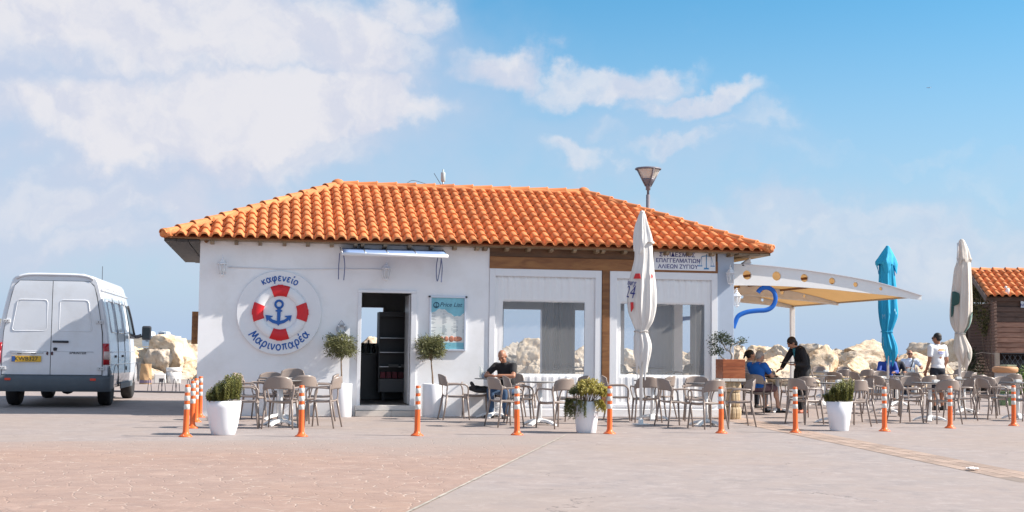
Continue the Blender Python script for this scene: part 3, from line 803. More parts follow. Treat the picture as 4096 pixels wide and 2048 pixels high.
put_text('Price List', .115, mat('print dark blue', (.03, .10, .17), .6), PB, (.055, -.0155, iz-.135), shear=.3, extrude=.001, bold=.0015)
eb = MB(); eb.tube([Vector((-.225, -.0155, iz-.145))+wallpt(.052, 2*math.pi*i/20) for i in range(21)], .010, 5, caps=False, flat=1); eb.tube([(-.225, -.0155, iz-.10), (-.225, -.0155, iz-.18)], .007, 5); eb.tube([(-.255, -.0155, iz-.165), (-.225, -.0155, iz-.183), (-.195, -.0155, iz-.165)], .006, 5)
eb.build('printed_anchor', mat('print dark blue', ()), PB)

# association signboard
x0, z0 = on_wall(2614, 1079, -.036); x1, z1 = on_wall(2861, 1009, -.036)
SB = thing('sign_board', 'white signboard with blue Greek lettering and a blue scales emblem under the eaves', 'sign', bw((x0+x1)/2, -.036, (z0+z1)/2), YAW)
hw, hh = (x1-x0)/2, (z1-z0)/2
box('board', WPAINT, SB, -hw, hw, -.02, 0, -hh, hh, .004)
for i, (t, sz) in enumerate((('ΣΥΝΔΕΣΜΟΣ', .116), ('ΕΠΑΓΓΕΛΜΑΤΙΩΝ', .108), ('ΑΛΙΕΩΝ ΖΥΓΙΟΥ', .108))):
    put_text(t, sz, NAVY, SB, ((-.16, -.14, -.14)[i], -.0215, hh*(.60-.62*i)), extrude=.001, bold=.0022, spacing=1.02)
LBL = mat('emblem blue', (.06, .25, .50), .5)
em = MB(); ex_ = hw*.70
em.tube([(ex_, -.022, -hh*.75), (ex_, -.022, hh*.75)], .010, 6, flat=.5); em.tube([(ex_-.10, -.022, hh*.50), (ex_, -.022, hh*.58), (ex_+.10, -.022, hh*.50)], .008, 6)
for s in (-1, 1):
    em.box(ex_+s*.13-.045, ex_+s*.13+.045, -.024, -.0205, -hh*.5-.008, -hh*.5+.012)
    em.tube([(ex_+s*.10, -.022, hh*.5), (ex_+s*.13-.03, -.022, -hh*.5)], .003, 4); em.tube([(ex_+s*.10, -.022, hh*.5), (ex_+s*.13+.03, -.022, -hh*.5)], .003, 4)
em.box(ex_-.05, ex_+.05, -.0245, -.0205, -hh*.85, -hh*.68)
em.build('scales_emblem', LBL, SB)

# awning over the door
xa, za = on_wall(1360, 1000); xb = on_wall(1774, 1000)[0]
aw = thing('awning', 'narrow pale blue awning on a white rail over the cafe door', 'awning', bw(0, 0, 0), YAW)
AWN = mat('awning sheet', (.28, .40, .66), .35, trans=.15, var=.05)
zt, zf, ap_ = kz(3.165), kz(3.035), .70
mb = MB(); mb.grid(lambda a, b: (xa+.03+(xb-xa-.06)*a, -ap_*(1-b)+.0, zf+(zt-zf)*b+.012*math.sin(b*3.1)), 16, 6, thick=.006); mb.build('sheet', AWN, aw)
MB().tube([(xa, -ap_-.02, zf-.03), (xb, -ap_-.02, zf-.03)], .032, 10).build('front_rail', WPAINT, aw)
for x in (xa, xa+(xb-xa)*.22, xa+(xb-xa)*.43, xa+(xb-xa)*.7, xb-.02):
    MB().tube([(x, -.03, zt+.01), (x, -ap_, zf-.005)], .014, 6).build('rib', METAL, aw)
STR = mat('blue strap', (.10, .13, .28), .6)
for s, x in ((-1, xa+.012), (1, xb-.12)):
    MB().tube(smooth_path([(x, -.10, 3.08), (x-.03, -.12, 2.85), (x-.01, -.14, 2.60), (x+.04, -.14, 2.85), (x+.06, -.16, 3.06)] if s > 0 else [(x-.02, -.10, 3.10), (x-.035, -.1, 2.85), (x-.035, -.1, 2.60)], 5), .009, 5).build('strap', STR, aw)
    MB().tube(smooth_path([(x+.05, -.2, 3.06), (x+.075, -.2, 2.85), (x+.06, -.2, 2.58)], 5), .009, 5).build('strap', STR, aw)

# wall lanterns
LG = mat('lantern glass', (.75, .77, .80), .1, alpha=(.35, (1, 1, 1)))
def lantern(name_label, u, v, y=0., h=.42, turn=0., loc=None):
    t = thing('wall_lantern', name_label, 'lantern', loc if loc else bw(on_wall(u, v, y)[0], y, on_wall(u, v, y)[1]), YAW+turn, 'white wall lanterns on the cafe')
    q = h/.42; f = lambda *p: tuple(a*q for a in p)
    yo = -.14
    MB().lathe([(.0, .0), (.045*q, 0), (.045*q, .012), (0, .012)], 12, caps=False).build('wall_plate', WPAINT, t).rotation_euler = (R(90), 0, 0)
    MB().tube(smooth_path([f(0, 0, .02), f(0, -.05, .05), f(0, -.10, .14), f(0, yo, .185), f(0, yo, .15)], 5), .009*q, 8).build('arm', WPAINT, t)
    c = (0, yo*q, 0)
    MB().lathe([(.006*q, .15*q), (.022*q, .135*q), (.03*q, .10*q), (.055*q, .085*q), (.062*q, .06*q), (.10*q, .03*q), (.103*q, .018*q), (.09*q, .014*q)], 6, c, smooth=False).build('hood', WPAINT, t)
    MB().lathe([(.082*q, .012*q), (.052*q, -.175*q)], 6, c, smooth=False).build('glass', LG, t)
    mb = MB()
    for i in range(6):
        a = 2*math.pi*i/6
        mb.tube([(c[0]+.084*q*math.cos(a), c[1]+.084*q*math.sin(a), .014*q), (c[0]+.054*q*math.cos(a), c[1]+.054*q*math.sin(a), -.18*q)], .007*q, 5)
    mb.build('cage_bars', WPAINT, t)
    MB().lathe([(.058*q, -.175*q), (.055*q, -.195*q), (.02*q, -.205*q), (.012*q, -.23*q), (.002*q, -.24*q)], 6, c, smooth=False).build('base', WPAINT, t)
    MB().lathe([(.014*q, -.17*q), (.016*q, -.08*q), (.004*q, -.06*q)], 8, c).build('bulb', mat('bulb', (.85, .85, .82), .3), t)
    return t
lantern('white wall lantern above the round sign, nearest the left corner', 890, 1062)
lantern('white wall lantern under the awning above the door', 1543, 1080)
lantern('white wall lantern high on the front of the grey blue corner column', 2913, 1098)
# the fourth hangs from the side of the column
lantern('white lantern hanging from the right side of the grey blue corner column', 0, 0, turn=R(82), h=.40, loc=bw(WR+.004, .22, on_wall(2960, 1188, .2)[1]))
# floodlight under the right eave
fl = thing('floodlight', 'small white floodlight with dark glass under the right eave corner', 'lamp', bw(on_wall(2990, 1018, .3)[0], .3, kz(3.185)), YAW)
box('arm', WPAINT, fl, .03, .06, -.02, .02, -.06, .02)
MB().box(-.11, .05, -.06, .06, -.05, .05, Matrix.Translation((0, 0, -.09)) @ Matrix.Rotation(R(-32), 4, 'Y')).build('housing', WPAINT, fl, .006)
MB().ball((-.11, -.01, -.15), (.055, .05, .035)).build('lens', DARK, fl)
MB().tube(smooth_path([(-.11, 0, -.17), (-.16, .02, -.30), (-.30, .02, -.33), (-.42, .0, -.24), (-.46, -.3, -.18), (-.455, -.305, -.5)], 5), .006, 5).build('cable', DARK, fl)

# aerial on the ridge
ant = thing('aerial', 'small grey antenna stub with a cable on the roof ridge', 'antenna', bw(.0, yr, ZR+.06) + AX*0, YAW)
ax_, _ = on_wall(1772, 738, yr); ant.location = bw(ax_, yr, ZR+.045)
AG = mat('aerial grey', (.40, .47, .48), .5)
MB().box(-.09, .05, -.03, .03, .0, .05).build('clamp', DARK, ant, .006)
MB().tube([(0, 0, .03), (0, 0, .13)], .018, 8).build('mast', METAL, ant)
MB().lathe([(.035, .12), (.05, .14), (.05, .31), (.04, .33), (.018, .335), (.018, .39), (.0, .395)], 12).build('radome', AG, ant)
MB().tube([(-.03, 0, .03), (-.20, 0, .30)], .006, 5).build('whip', DARK, ant)
MB().tube(smooth_path([(-.09, 0, .03), (-.35, .02, .06), (-.65, .02, .13), (-.80, .02, .05)], 5), .005, 5).build('cable', DARK, ant)

# blue hooks on the canopy side
BH = mat('hook blue', (.0, .115, .50), .45)
def hook(label, pts, depth, r, y0):
    t = thing('blue_hook', label, 'ornament', bw(WR, y0, 0), YAW, 'blue curved hooks on the side of the cafe')
    P_ = []
    for u, v in pts:
        x, z = on_wall(u, v, y0); P_.append((x-WR, 0, z))
    P_ = smooth_path(P_, 6)
    MB().tube(P_, r, 12, flat=.45, up=(0, 1, 0)).build('bar', BH, t)
    return t
hook('thick blue curved hook sticking out beside the corner column under the canopy', [(2933, 1312), (2943, 1284), (2955, 1263), (2985, 1249), (3025, 1243), (3065, 1240), (3090, 1226), (3102, 1198), (3096, 1168), (3076, 1152), (3054, 1151), (3039, 1160), (3032, 1170)], .05, .048, .30)
hook('blue curved hook seen through the right window, far end of the side wall', [(2694, 1318), (2699, 1295), (2712, 1281), (2740, 1274), (2775, 1273), (2830, 1270), (2862, 1255), (2868, 1225), (2845, 1200), (2815, 1205)], .05, .05, YB+.1)

# inside the cafe: display fridge, counter
fg = thing('display_fridge', 'dim display fridge with red packets seen through the open door', 'fridge', bw(on_wall(1590, 1300, 2.2)[0], 2.2, .205), YAW)
DKG = mat('fridge dark', (.05, .052, .06), .35)
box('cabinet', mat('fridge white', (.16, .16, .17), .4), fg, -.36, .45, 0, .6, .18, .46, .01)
box('back', DKG, fg, -.36, .45, .5, .6, .461, 1.75); box('side_panel', DKG, fg, -.38, -.361, 0, .6, .18, 1.75)
for z in (.70, 1.0, 1.3): box('shelf', METAL, fg, -.355, .445, .06, .49, z, z+.014)
box('top', DKG, fg, -.38, .45, 0, .6, 1.751, 1.85)
for i in range(6): box('packet', mat('red packet', (.24, .03, .05), .5, obvar=.4), fg, -.33+i*.125, -.23+i*.125, .1, .3, .47, .60)
for i in range(2): box('card', mat('card', (.2, .2, .2), .6), fg, -.17+i*.26, .04+i*.26, .03, .05, .70, .76)
for s in (-.3, .38): box('leg', DARK, fg, s, s+.06, .05, .5, 0, .179)
ct = thing('counter', 'dark counter seen through the open door under the back window', 'counter', bw(-2.75, 3.2, .205), YAW)
box('front', DKG, ct, 0, .95, 0, .05, 0, .95); box('top', mat('counter top', (.12, .11, .10), .4), ct, -.02, .97, -.03, .6, .951, .99, .006); box('side', DKG, ct, .9, .95, .051, .6, 0, .95)
for i, (x, h) in enumerate(((.1, .22), (.22, .28), (.33, .2), (.5, .26), (.66, .18))):
    t = thing('bottle', ['short', 'tall', 'squat', 'slim', 'small'][i]+' dark bottle on the counter inside the cafe', 'bottle', bw(-2.75+x, 3.35, 1.195), YAW, 'bottles on the counter')
    MB().lathe([(.035, 0), (.037, .02), (.037, h*.6), (.014, h*.75), (.014, h)], 10).build('glass_body', mat('bottle dark', (.05, .06, .05), .15), t)
# ------------------------------------------------------------------ chairs and tables
CH = mat('taupe plastic', (.265, .215, .19), .32, var=.04, vscale=6, spec=.45)
def chair_parts(root):
    m_ = MB()
    def seat(a, b):
        x = (a-.5)*2; y = -.20+.42*b
        w = .215-.012*abs(b-.5); z = .452-.016*(1-x*x)-.012*math.sin(b*3.14)+(.012*(b < .05))-(.035*max(0, (b-.86)/.14)**2)
        return (x*w, y, z)
    m_.grid(seat, 14, 12, thick=.022).build('seat', CH, root)
    m_ = MB()
    def back(a, b):
        s = (a-.5)*2; zt = .835-.05*abs(s)**3.2; zb = .635-.025*abs(s)**4
        z = zb+(zt-zb)*b
        y = -.235-.045*(1-s*s)-.055*((z-.45)/.4)
        w = .222+.014*(1-b)-.012*(b > .85)*abs(s)
        return (s*w, y+.055*s*s, z)
    m_.grid(back, 18, 8, thick=.016)
    for s in (-1, 1):
        m_.tube(smooth_path([(s*.222, -.205, .70), (s*.236, -.200, .62), (s*.225, -.205, .53), (s*.208, -.20, .455)], 5), [.026]*5+[.022]*5+[.019]*6, 8, flat=.6, up=(0, 1, 0))
    m_.build('backrest', CH, root)
    for s in (-1, 1):
        pts = smooth_path([(s*.232, -.195, .645), (s*.262, -.10, .652), (s*.275, .03, .655), (s*.274, .125, .648), (s*.265, .178, .60), (s*.248, .190, .52), (s*.222, .185, .435)], 5)
        MB().tube(pts, [.0165-.003*i/len(pts) for i in range(len(pts))], 8, flat=.8, up=(1, 0, 0)).build('armrest', CH, root)
    for s in (-1, 1):
        MB().tube([(s*.208, -.195, .46), (s*.226, -.228, .25), (s*.248, -.275, 0)], [.022, .018, .0125], 8).build('leg', CH, root)
        MB().tube([(s*.212, .178, .445), (s*.226, .200, .22), (s*.240, .222, 0)], [.021, .017, .0125], 8).build('leg', CH, root)
TT = mat('table top', (.30, .285, .28), .3, var=.05, coat=.2); TE = mat('table edge', (.05, .048, .05), .5)
TW = mat('white coated metal', (.76, .76, .76), .35)
def table_parts(root):
    tp = MB().lathe([(.352, .735), (.356, .74), (.356, .748)], 40, caps=True).build('tabletop', TE, root)
    MB().lathe([(0, .7485), (.353, .7485), (.353, .7505), (0, .7505)], 40, caps=False).build('laminate', TT, tp)
    MB().tube([(0, 0, .06), (0, 0, .72)], .036, 14).build('column', TW, root)
    MB().lathe([(.05, .715), (.14, .725), (.14, .734)], 16).build('top_plate', TW, root)
    MB().lathe([(.062, .045), (.062, .10), (.045, .115)], 16).build('hub', TW, root)
    for q in range(4):
        a = R(45+90*q); d = Vector((math.cos(a), math.sin(a), 0)); n = Vector((-d.y, d.x, 0))
        mb = MB()
        def ft(s, t):
            r = .05+.27*s; z = .095-.075*s**2.2
            w = .040+.010*s; prof = [(-w, -.035), (-w, 0), (-w*.6, .010), (w*.6, .010), (w, 0), (w, -.035)][round(t*5)]
            zb = max(0.002, z+prof[1]*(1.0 if s < .8 else .8))
            return d*r+n*prof[0]+Vector((0, 0, zb))
        mb.grid(ft, 8, 5)
        e0 = len(mb.v)-54
        mb.f.append((e0+8, e0+17, e0+26, e0+35, e0+44, e0+53)); mb.sm.append(False)
        mb.build('foot', TW, root)
chair0 = None; table0 = None
def place_chair(u, v, face, label, group, z=0.):
    global chair0
    p = ground_at(u, v); p.z = z; rz = R(face-90)
    if chair0 is None:
        chair0 = thing('chair', label, 'chair', p, rz, group); chair_parts(chair0); return chair0
    return dup(chair0, p, rz, label, group)
def place_table(u, v, label, group='round cafe tables on the terrace', turn=0):
    global table0
    p = ground_at(u, v)
    if table0 is None:
        table0 = thing('table', label, 'table', p, R(turn), group); table_parts(table0); return table0
    return dup(table0, p, R(turn), label, group)
CG = 'taupe plastic armchairs on the terrace'
tables = [
 (1121, 1703, 'round cafe table nearest the left planter, front one of a close pair', 20),
 (1113, 1679, 'round cafe table by the wall, rear one of the close pair below the round sign', 5),
 (1971, 1672, 'round table with bottle and napkin box before the man in black', 28),
 (2159, 1700, 'empty round table left of the yellow green bush', 12),
 (2609, 1680, 'round table directly behind the white parasol pole', 40),
 (2824, 1703, 'round table left of the stave stand with the wooden planter', 10),
 (3110, 1650, 'round table with coffee glass where the waitress serves', 15),
 (3330, 1692, 'round table behind the planter right of the waitress', 30),
 (3288, 1622, 'round table with napkin box, second back behind the right hand planter', 45),
 (3302, 1589, 'round table close to the rocks behind the waitress', 5),
 (3537, 1652, 'round table under the blue parasol', 20),
 (3587, 1622, 'round table with pale top just right of the blue parasol pole', 0),
 (3663, 1586, 'round table with drinks before the man in sunglasses', 30),
 (3720, 1684, 'front round table left of the white and green parasol', 25),
 (3856, 1652, 'round table beside the white and green parasol pole', 0),
 (4072, 1676, 'front round table at the right edge by the last bollard', 35)]
for u, v, l, t in tables: place_table(u, v, l, turn=t)
chairs = [
 (1000, 1682, -8, 'taupe armchair by the left wall with its back to the left planter'),
 (978, 1712, 8, 'taupe armchair half hidden behind the left planter bush'),
 (1069, 1674, 268, 'sunlit taupe armchair against the wall below the round sign'),
 (1152, 1676, 262, 'lower of two stacked armchairs against the wall below the round sign'),
 (1196, 1700, 115, 'shaded taupe armchair with dark back behind the second bollard'),
 (1278, 1682, 188, 'rear of two armchairs with backs to the left olive pot'),
 (1285, 1710, 172, 'front of two armchairs with backs to the left olive pot'),
 (1122, 1713, 88, 'front taupe armchair seen from behind beside the second bollard'),
 (1820, 1678, 14, 'taupe armchair just right of the right olive pot, back to it'),
 (1905, 1666, 262, 'taupe armchair against the wall holding the dark jacket'),
 (2022, 1706, 28, 'taupe armchair in front of the man in black, before the fourth bollard'),
 (2082, 1692, 6, 'taupe armchair behind the fourth bollard, turned to the empty table'),
 (2100, 1664, 262, 'taupe armchair against the first window curtain behind the empty table'),
 (2222, 1712, 128, 'taupe armchair seen from behind left of the yellow green bush'),
 (2285, 1684, 200, 'taupe armchair mostly hidden behind the yellow green bush'),
 (2472, 1680, -4, 'taupe armchair in profile by the brown post, back to the left'),
 (2585, 1688, 93, 'taupe armchair seen from behind through the white parasol pole'),
 (2634, 1676, 150, 'dark shaded armchair tucked just behind the white parasol pole'),
 (2700, 1706, 22, 'taupe armchair with its back to the white parasol, facing right'),
 (2789, 1684, 265, 'sunlit armchair facing forward under the second window'),
 (2828, 1714, 118, 'taupe armchair seen from behind beside the sixth bollard'),
 (2948, 1706, 186, 'taupe armchair in front of the stave stand, facing left'),
 (3032, 1652, 58, 'armchair in which the man in the bright blue shirt sits'),
 (2990, 1634, 50, 'armchair in which the woman with the ponytail sits'),
 (3170, 1640, 188, 'armchair across the table from the man in bright blue'),
 (3222, 1696, 34, 'front armchair seen from behind beside the seventh bollard'),
 (3205, 1672, 100, 'armchair directly in front of the waitress'),
 (3278, 1562, 262, 'farthest armchair right behind the waitress, against the rocks'),
 (3366, 1590, 100, 'far armchair above the right planter bush, seen from behind'),
 (3350, 1620, 55, 'armchair just behind the right planter bush, turned right'),
 (3380, 1563, 270, 'distant armchair against the big round boulder, facing forward'),
 (3402, 1704, 112, 'front armchair peeping out right of the right planter bush'),
 (3428, 1692, 198, 'shaded armchair behind the chair right of the right planter'),
 (3463, 1588, 92, 'far armchair left of the blue parasol, seen from behind'),
 (3446, 1616, 20, 'narrow side view armchair left of the blue parasol'),
 (3514, 1572, 90, 'farthest armchair under the left edge of the blue parasol'),
 (3508, 1655, 62, 'front armchair seen from behind left of the eighth bollard'),
 (3531, 1606, 268, 'sunlit armchair facing forward just below the blue parasol'),
 (3625, 1690, 14, 'armchair right of the eighth bollard with its back to it'),
 (3644, 1666, 256, 'sunlit armchair facing forward behind the chair right of the eighth bollard'),
 (3642, 1620, 245, 'armchair right in front of the man in sunglasses'),
 (3690, 1648, 118, 'round backed armchair between the sunglasses man and the front table'),
 (3716, 1620, 196, 'armchair with sunlit curve just left of the man in the white shirt'),
 (3757, 1640, 92, 'brown shaded armchair at the feet of the man in the white shirt'),
 (3774, 1694, 96, 'front armchair seen from behind beside the ninth bollard'),
 (3800, 1578, 180, 'dark far armchair right of the man in the white shirt'),
 (3836, 1680, 188, 'armchair with its back to the white and green parasol pole, facing left'),
 (3858, 1614, 150, 'dark armchair behind the pole of the white and green parasol'),
 (3880, 1600, 268, 'far sunlit armchair at the foot of the wire fence'),
 (3900, 1640, 100, 'armchair seen from behind right of the white and green parasol pole'),
 (3948, 1660, 64, 'armchair seen from behind left of the tenth bollard, further row'),
 (3972, 1676, 12, 'front armchair left of the tenth bollard, facing the last table'),
 (4024, 1660, 262, 'sunlit armchair facing forward behind the tenth bollard'),
 (4040, 1626, 98, 'armchair in front of the waste bin, seen from behind'),
 (4112, 1684, 184, 'armchair cut by the right edge of the view')]
for u, v, f, l in chairs: place_chair(u, v, f, l, CG)
st_ = place_chair(1153, 1677, 264, 'upper of two stacked armchairs against the wall below the round sign', CG, .075)

# seen dimly inside the cafe
for x, y, f, l in ((1.15, 1.6, 170, 'dark chair inside the cafe left in the first window'), (1.95, 2.3, 10, 'dark chair inside the cafe at the right edge of the first window'), (2.62, 1.5, 60, 'dark chair inside the cafe at the left of the second window'), (4.0, 2.0, 190, 'dark chair inside the cafe at the right of the second window')):
    o = dup(chair0, bw(x, y, .205), R(f-90), l, 'chairs inside the cafe')
for x, y, l in ((1.6, 1.75, 'table inside the cafe behind the first window'), (3.3, 1.8, 'table inside the cafe behind the second window')): dup(table0, bw(x, y, .205), 0, l, 'tables inside the cafe')
# ------------------------------------------------------------------ bollards
ORG = mat('bollard orange', (.80, .135, .022), .45, var=.06, vscale=9, obvar=.05, dirt=((.45, .12, .05), 7, .5))
REFL = mat('reflective band', (.62, .61, .58), .4, var=.08, vscale=20, dirt=((.40, .37, .34), 9, .6))
def bollard_parts(root):
    h = .745; r0, r1 = .043, .037
    rz_ = lambda z: r0+(r1-r0)*z/h
    MB().lathe([(.098, 0), (.098, .008), (.080, .022), (.055, .040), (rz_(.07), .075), (rz_(.3), .3), (rz_(.5), .5), (rz_(.74), .735), (r1-.008, h), (0.001, h)], 24).build('post', ORG, root)
    for f0, f1 in ((.052, .152), (.215, .310), (.378, .475)):
        z1, z0 = h*(1-f0), h*(1-f1)
        MB().lathe([(rz_(z0)+.0005, z0), (rz_(z0)+.0022, z0+.002), (rz_(z1)+.0022, z1-.002), (rz_(z1)+.0005, z1)], 24, caps=False).build('white_band', REFL, root)
    for k_ in range(3):
        a = R(20+120*k_); MB().lathe([(.009, 0), (.009, .010), (.004, .012)], 6, (.075*math.cos(a), .075*math.sin(a), .018), smooth=False).build('bolt', CHROME, root)
b0 = None
bl = [(742, 1747, 'front corner orange bollard left of the leftmost planter'), (769, 1713, 'second bollard back in the short row beside the left wall corner'),
 (783, 1688, 'third bollard back in the short row beside the left wall corner'), (799, 1669, 'rearmost bollard, standing against the left wall corner'),
 (1205, 1746, 'orange bollard before the stacked chairs and round sign'), (1668, 1743, 'orange bollard in front of the right olive pot'),
 (2068, 1740, 'orange bollard in front of the man in black'), (2438, 1735, 'orange bollard touching the yellow green bush'),
 (2885, 1733, 'orange bollard in front of the stave stand'), (3182, 1731, 'orange bollard in front of the waitress'),
 (3538, 1725, 'orange bollard below the blue parasol'), (3800, 1713, 'orange bollard left of the white and green parasol pole'),
 (4055, 1703, 'last orange bollard, at the right edge')]
for i, (u, v, l) in enumerate(bl):
    p = ground_at(u, v)
    if b0 is None: b0 = thing('bollard', l, 'bollard', p, 0, 'orange bollards with white bands'); bollard_parts(b0); q = b0
    else: q = dup(b0, p, random.uniform(0, 6), l)
    q.rotation_euler = (random.uniform(-.012, .012), .012+random.uniform(-.008, .012), q.rotation_euler.z)

# ------------------------------------------------------------------ plants
def leaf_cloud(mb, pts, size, width, droop=.2, spread=1.):
    for p, d in pts:
        d = (Vector(d)*spread+Vector((random.gauss(0, .6), random.gauss(0, .6), random.gauss(0, .6)-droop))).normalized()
        s = d.cross(Vector((random.gauss(0, 1), random.gauss(0, 1), random.gauss(0, 1)))).normalized()
        L_ = size*random.uniform(.65, 1.3); w = width*random.uniform(.7, 1.2); p = Vector(p); n = s.cross(d)
        mb.add([p, p+d*L_*.45+s*w+n*w*.3, p+d*L_, p+d*L_*.45-s*w+n*w*.3], [(0, 1, 2), (0, 2, 3)])
OLIVE = mat('olive leaf', (.17, .175, .075), .55, island=.45, trans=.25)
CONIF = mat('shrub leaf', (.20, .20, .06), .55, island=.45, trans=.25)
CONIF2 = mat('dark shrub leaf', (.11, .125, .035), .55, island=.45, trans=.2)
YELL = mat('golden leaf', (.36, .31, .07), .55, island=.35, trans=.3)
BARK = mat('bark', (.23, .16, .11), .9, var=.3, vscale=30, bump=.6, bscale=60)
SOIL = mat('soil', (.06, .045, .032), .95, var=.3, bump=.8, bscale=40)
POT = mat('white planter', (.78, .79, .83), .38, var=.015, vscale=4)
def olive(u, label, potlabel, seed, lean):
    random.seed(seed)
    x = on_wall(u, 1600, -.30)[0]; p = bw(x, -.30, 0)
    pt = thing('planter', potlabel, 'planter', p, 0, 'white planters')
    MB().lathe([(.190, 0), (.196, .01), (.200, .62), (.195, .632), (.182, .632), (.18, .58)], 40, caps=False).build('pot', POT, pt)
    MB().lathe([(.0, .585), (.182, .58)], 24, caps=False).build('soil', SOIL, pt)
    t = thing('olive_tree', label, 'olive tree', p+Vector((0, 0, .58)), 0)
    top = Vector((lean, 0, .62))
    MB().tube(smooth_path([(0, 0, 0), (lean*.3, .01, .22), (lean*.7, -.01, .42), top], 5), [.017]*5+[.014]*5+[.012]*6, 8).build('trunk', BARK, t)
    br = MB(); tips = []
    for i in range(26):
        a = random.uniform(0, 6.28); e_ = random.uniform(-.15, 1.3)
        d = Vector((math.cos(a)*math.cos(e_), math.sin(a)*math.cos(e_), math.sin(e_)))
        L_ = random.uniform(.20, .30); s = top-Vector((0, 0, random.uniform(0, .12)))
        pts = smooth_path([s, s+d*L_*.5+Vector((0, 0, .05)), s+Vector((d.x*L_*1.0, d.y*L_*1.0, d.z*L_*.85+.05))], 4)
        br.tube(pts, [.006, .0055, .005, .0045, .004, .0035, .003, .0025, .002], 5); tips.append((pts, d))
    br.build('branches', BARK, t)
    mb = MB(); c = top+Vector((0, 0, .12))
    L = []
    clumps = [c+Vector((max(-.2, min(.2, random.gauss(0, .112))), max(-.2, min(.2, random.gauss(0, .112))), max(-.13, min(.16, random.gauss(0.01, .075))))) for _ in range(34)]
    for cl in clumps:
        for _ in range(120):
            q = cl+Vector((random.gauss(0, .050), random.gauss(0, .050), random.gauss(0, .042)))
            d = (q-c); L.append((q, d.normalized()*.8))
    for pts, d in tips:
        for q in pts[3:]:
            for _ in range(3): L.append((q, d))
    leaf_cloud(mb, L, .062, .0075, .12); mb.build('crown', OLIVE, t)
olive(1365, 'small round headed olive tree left of the door', 'white cylinder planter left of the door', 11, -.02)
olive(1731, 'small round headed olive tree right of the door below the price list', 'white cylinder planter right of the door', 12, -.05)
def shrub_leaves(mb, sprigs, per, leaf, w, core):
    for (a, b) in sprigs:
        a, b = Vector(a), Vector(b)
        for i in range(per):
            t = .12+.88*i/per; p = a.lerp(b, t)
            th = i*2.4; ax1 = (b-a).normalized(); o = ax1.orthogonal().normalized(); o = Matrix.Rotation(th, 3, ax1) @ o
            d = (o*.8+ax1*.65).normalized(); s = d.cross(ax1).normalized()*w*random.uniform(.8, 1.2); L_ = leaf*random.uniform(.7, 1.2)
            mb.add([p, p+d*L_*.5+s, p+d*L_, p+d*L_*.5-s], [(0, 1, 2), (0, 2, 3)])
def planter(u, v, label, prof, plantlabel, kind, seed, lean=0.):
    random.seed(seed); p = ground_at(u, v)
    pt = thing('planter', label, 'planter', p, 0, 'white planters')
    MB().lathe(prof+[(prof[-1][0]-.014, prof[-1][1]), (prof[-1][0]-.02, prof[-1][1]-.05)], 48, caps=True).build('pot', POT, pt)
    h = prof[-1][1]; r = prof[-1][0]
    MB().lathe([(0, h-.045), (r-.018, h-.05)], 24, caps=False).build('soil', SOIL, pt)
    t = thing('shrub', plantlabel, 'shrub', p+Vector((0, 0, h-.05)), 0)
    st = MB(); sp = []; sp2 = []
    if kind == 'upright':
        for i in range(270):
            a = random.uniform(0, 6.28); q = random.random()**.55; rr_ = r*q*.93
            side = math.cos(a)*q
            hgt = (.30+.15*math.cos(a-lean)*q)*(1.15-.30*q*q)*random.uniform(.55, 1.08)
            b = Vector((rr_*math.cos(a), rr_*math.sin(a), hgt*.12)); e = Vector((rr_*1.14*math.cos(a)+random.gauss(0, .02), rr_*1.14*math.sin(a)+random.gauss(0, .02), hgt+.03))
            (sp if random.random() < .62 else sp2).append((b, e))
            if i % 3 == 0: st.tube([(rr_*.4*math.cos(a), rr_*.4*math.sin(a), 0), b], [.006, .003], 5)
        m1 = MB(); shrub_leaves(m1, sp, 38, .036, .0075, 0); m2 = MB(); shrub_leaves(m2, sp2, 38, .036, .0075, 0)
        st.build('stems', BARK, t); m1.build('foliage', CONIF, t); m2.build('dark_foliage', CONIF2, t)
    else:
        for i in range(260):
            a = random.uniform(0, 6.28); q = random.random()**.5
            b = Vector((r*q*.9*math.cos(a), r*q*.9*math.sin(a), .12*random.random()))
            e = Vector((r*q*1.5*math.cos(a)+.04, r*q*1.45*math.sin(a), (.36-.17*q*q)*random.uniform(.75, 1.1)+.03))
            (sp if math.cos(a)*q > -.55 else sp2).append((b.lerp(e, .45), e))
            if i % 4 == 0: st.tube([(0, 0, 0), b, e], [.006, .004, .002], 5)
        for i in range(95):
            a = R(random.uniform(150, 265)); z1 = -random.random()**1.3*.29; x = r*1.05+.09*random.random()
            b = Vector((x*math.cos(a), x*math.sin(a), .10+z1*.5)); e = Vector(((x+.05)*math.cos(a), (x+.05)*math.sin(a), .03+z1+random.uniform(-.02, .05)))
            sp2.append((b, e)); 
            if i % 4 == 0: st.tube(smooth_path([(r*.6*math.cos(a), r*.6*math.sin(a), .05), (x*math.cos(a), x*math.sin(a), .09), b, e], 4), .003, 5)
        for i in range(40):
            a = R(random.uniform(-60, 30)); x = r*1.0
            b = Vector((x*math.cos(a), x*math.sin(a), .10)); e = Vector(((x+.09)*math.cos(a), (x+.09)*math.sin(a), -.02-.10*random.random()))
            sp.append((b, e))
        m1 = MB(); shrub_leaves(m1, sp, 22, .040, .010, 0); m2 = MB(); shrub_leaves(m2, sp2, 20, .036, .007, 0)
        st.build('stems', BARK, t); m1.build('golden_foliage', YELL, t); m2.build('trailing_foliage', CONIF2, t)
planter(893, 1739, 'round bellied white planter right of the front corner bollard', [(.165, 0), (.172, .01), (.205, .12), (.232, .27), (.246, .40), (.250, .50)], 'bushy green shrub in the round bellied planter, tallest at its right', 'upright', 21, R(15))
planter(2345, 1731, 'tapered white planter under the yellow green bush', [(.150, 0), (.156, .01), (.185, .25), (.215, .50)], 'yellow green bush trailing dark sprays down the left of its planter', 'trail', 22)
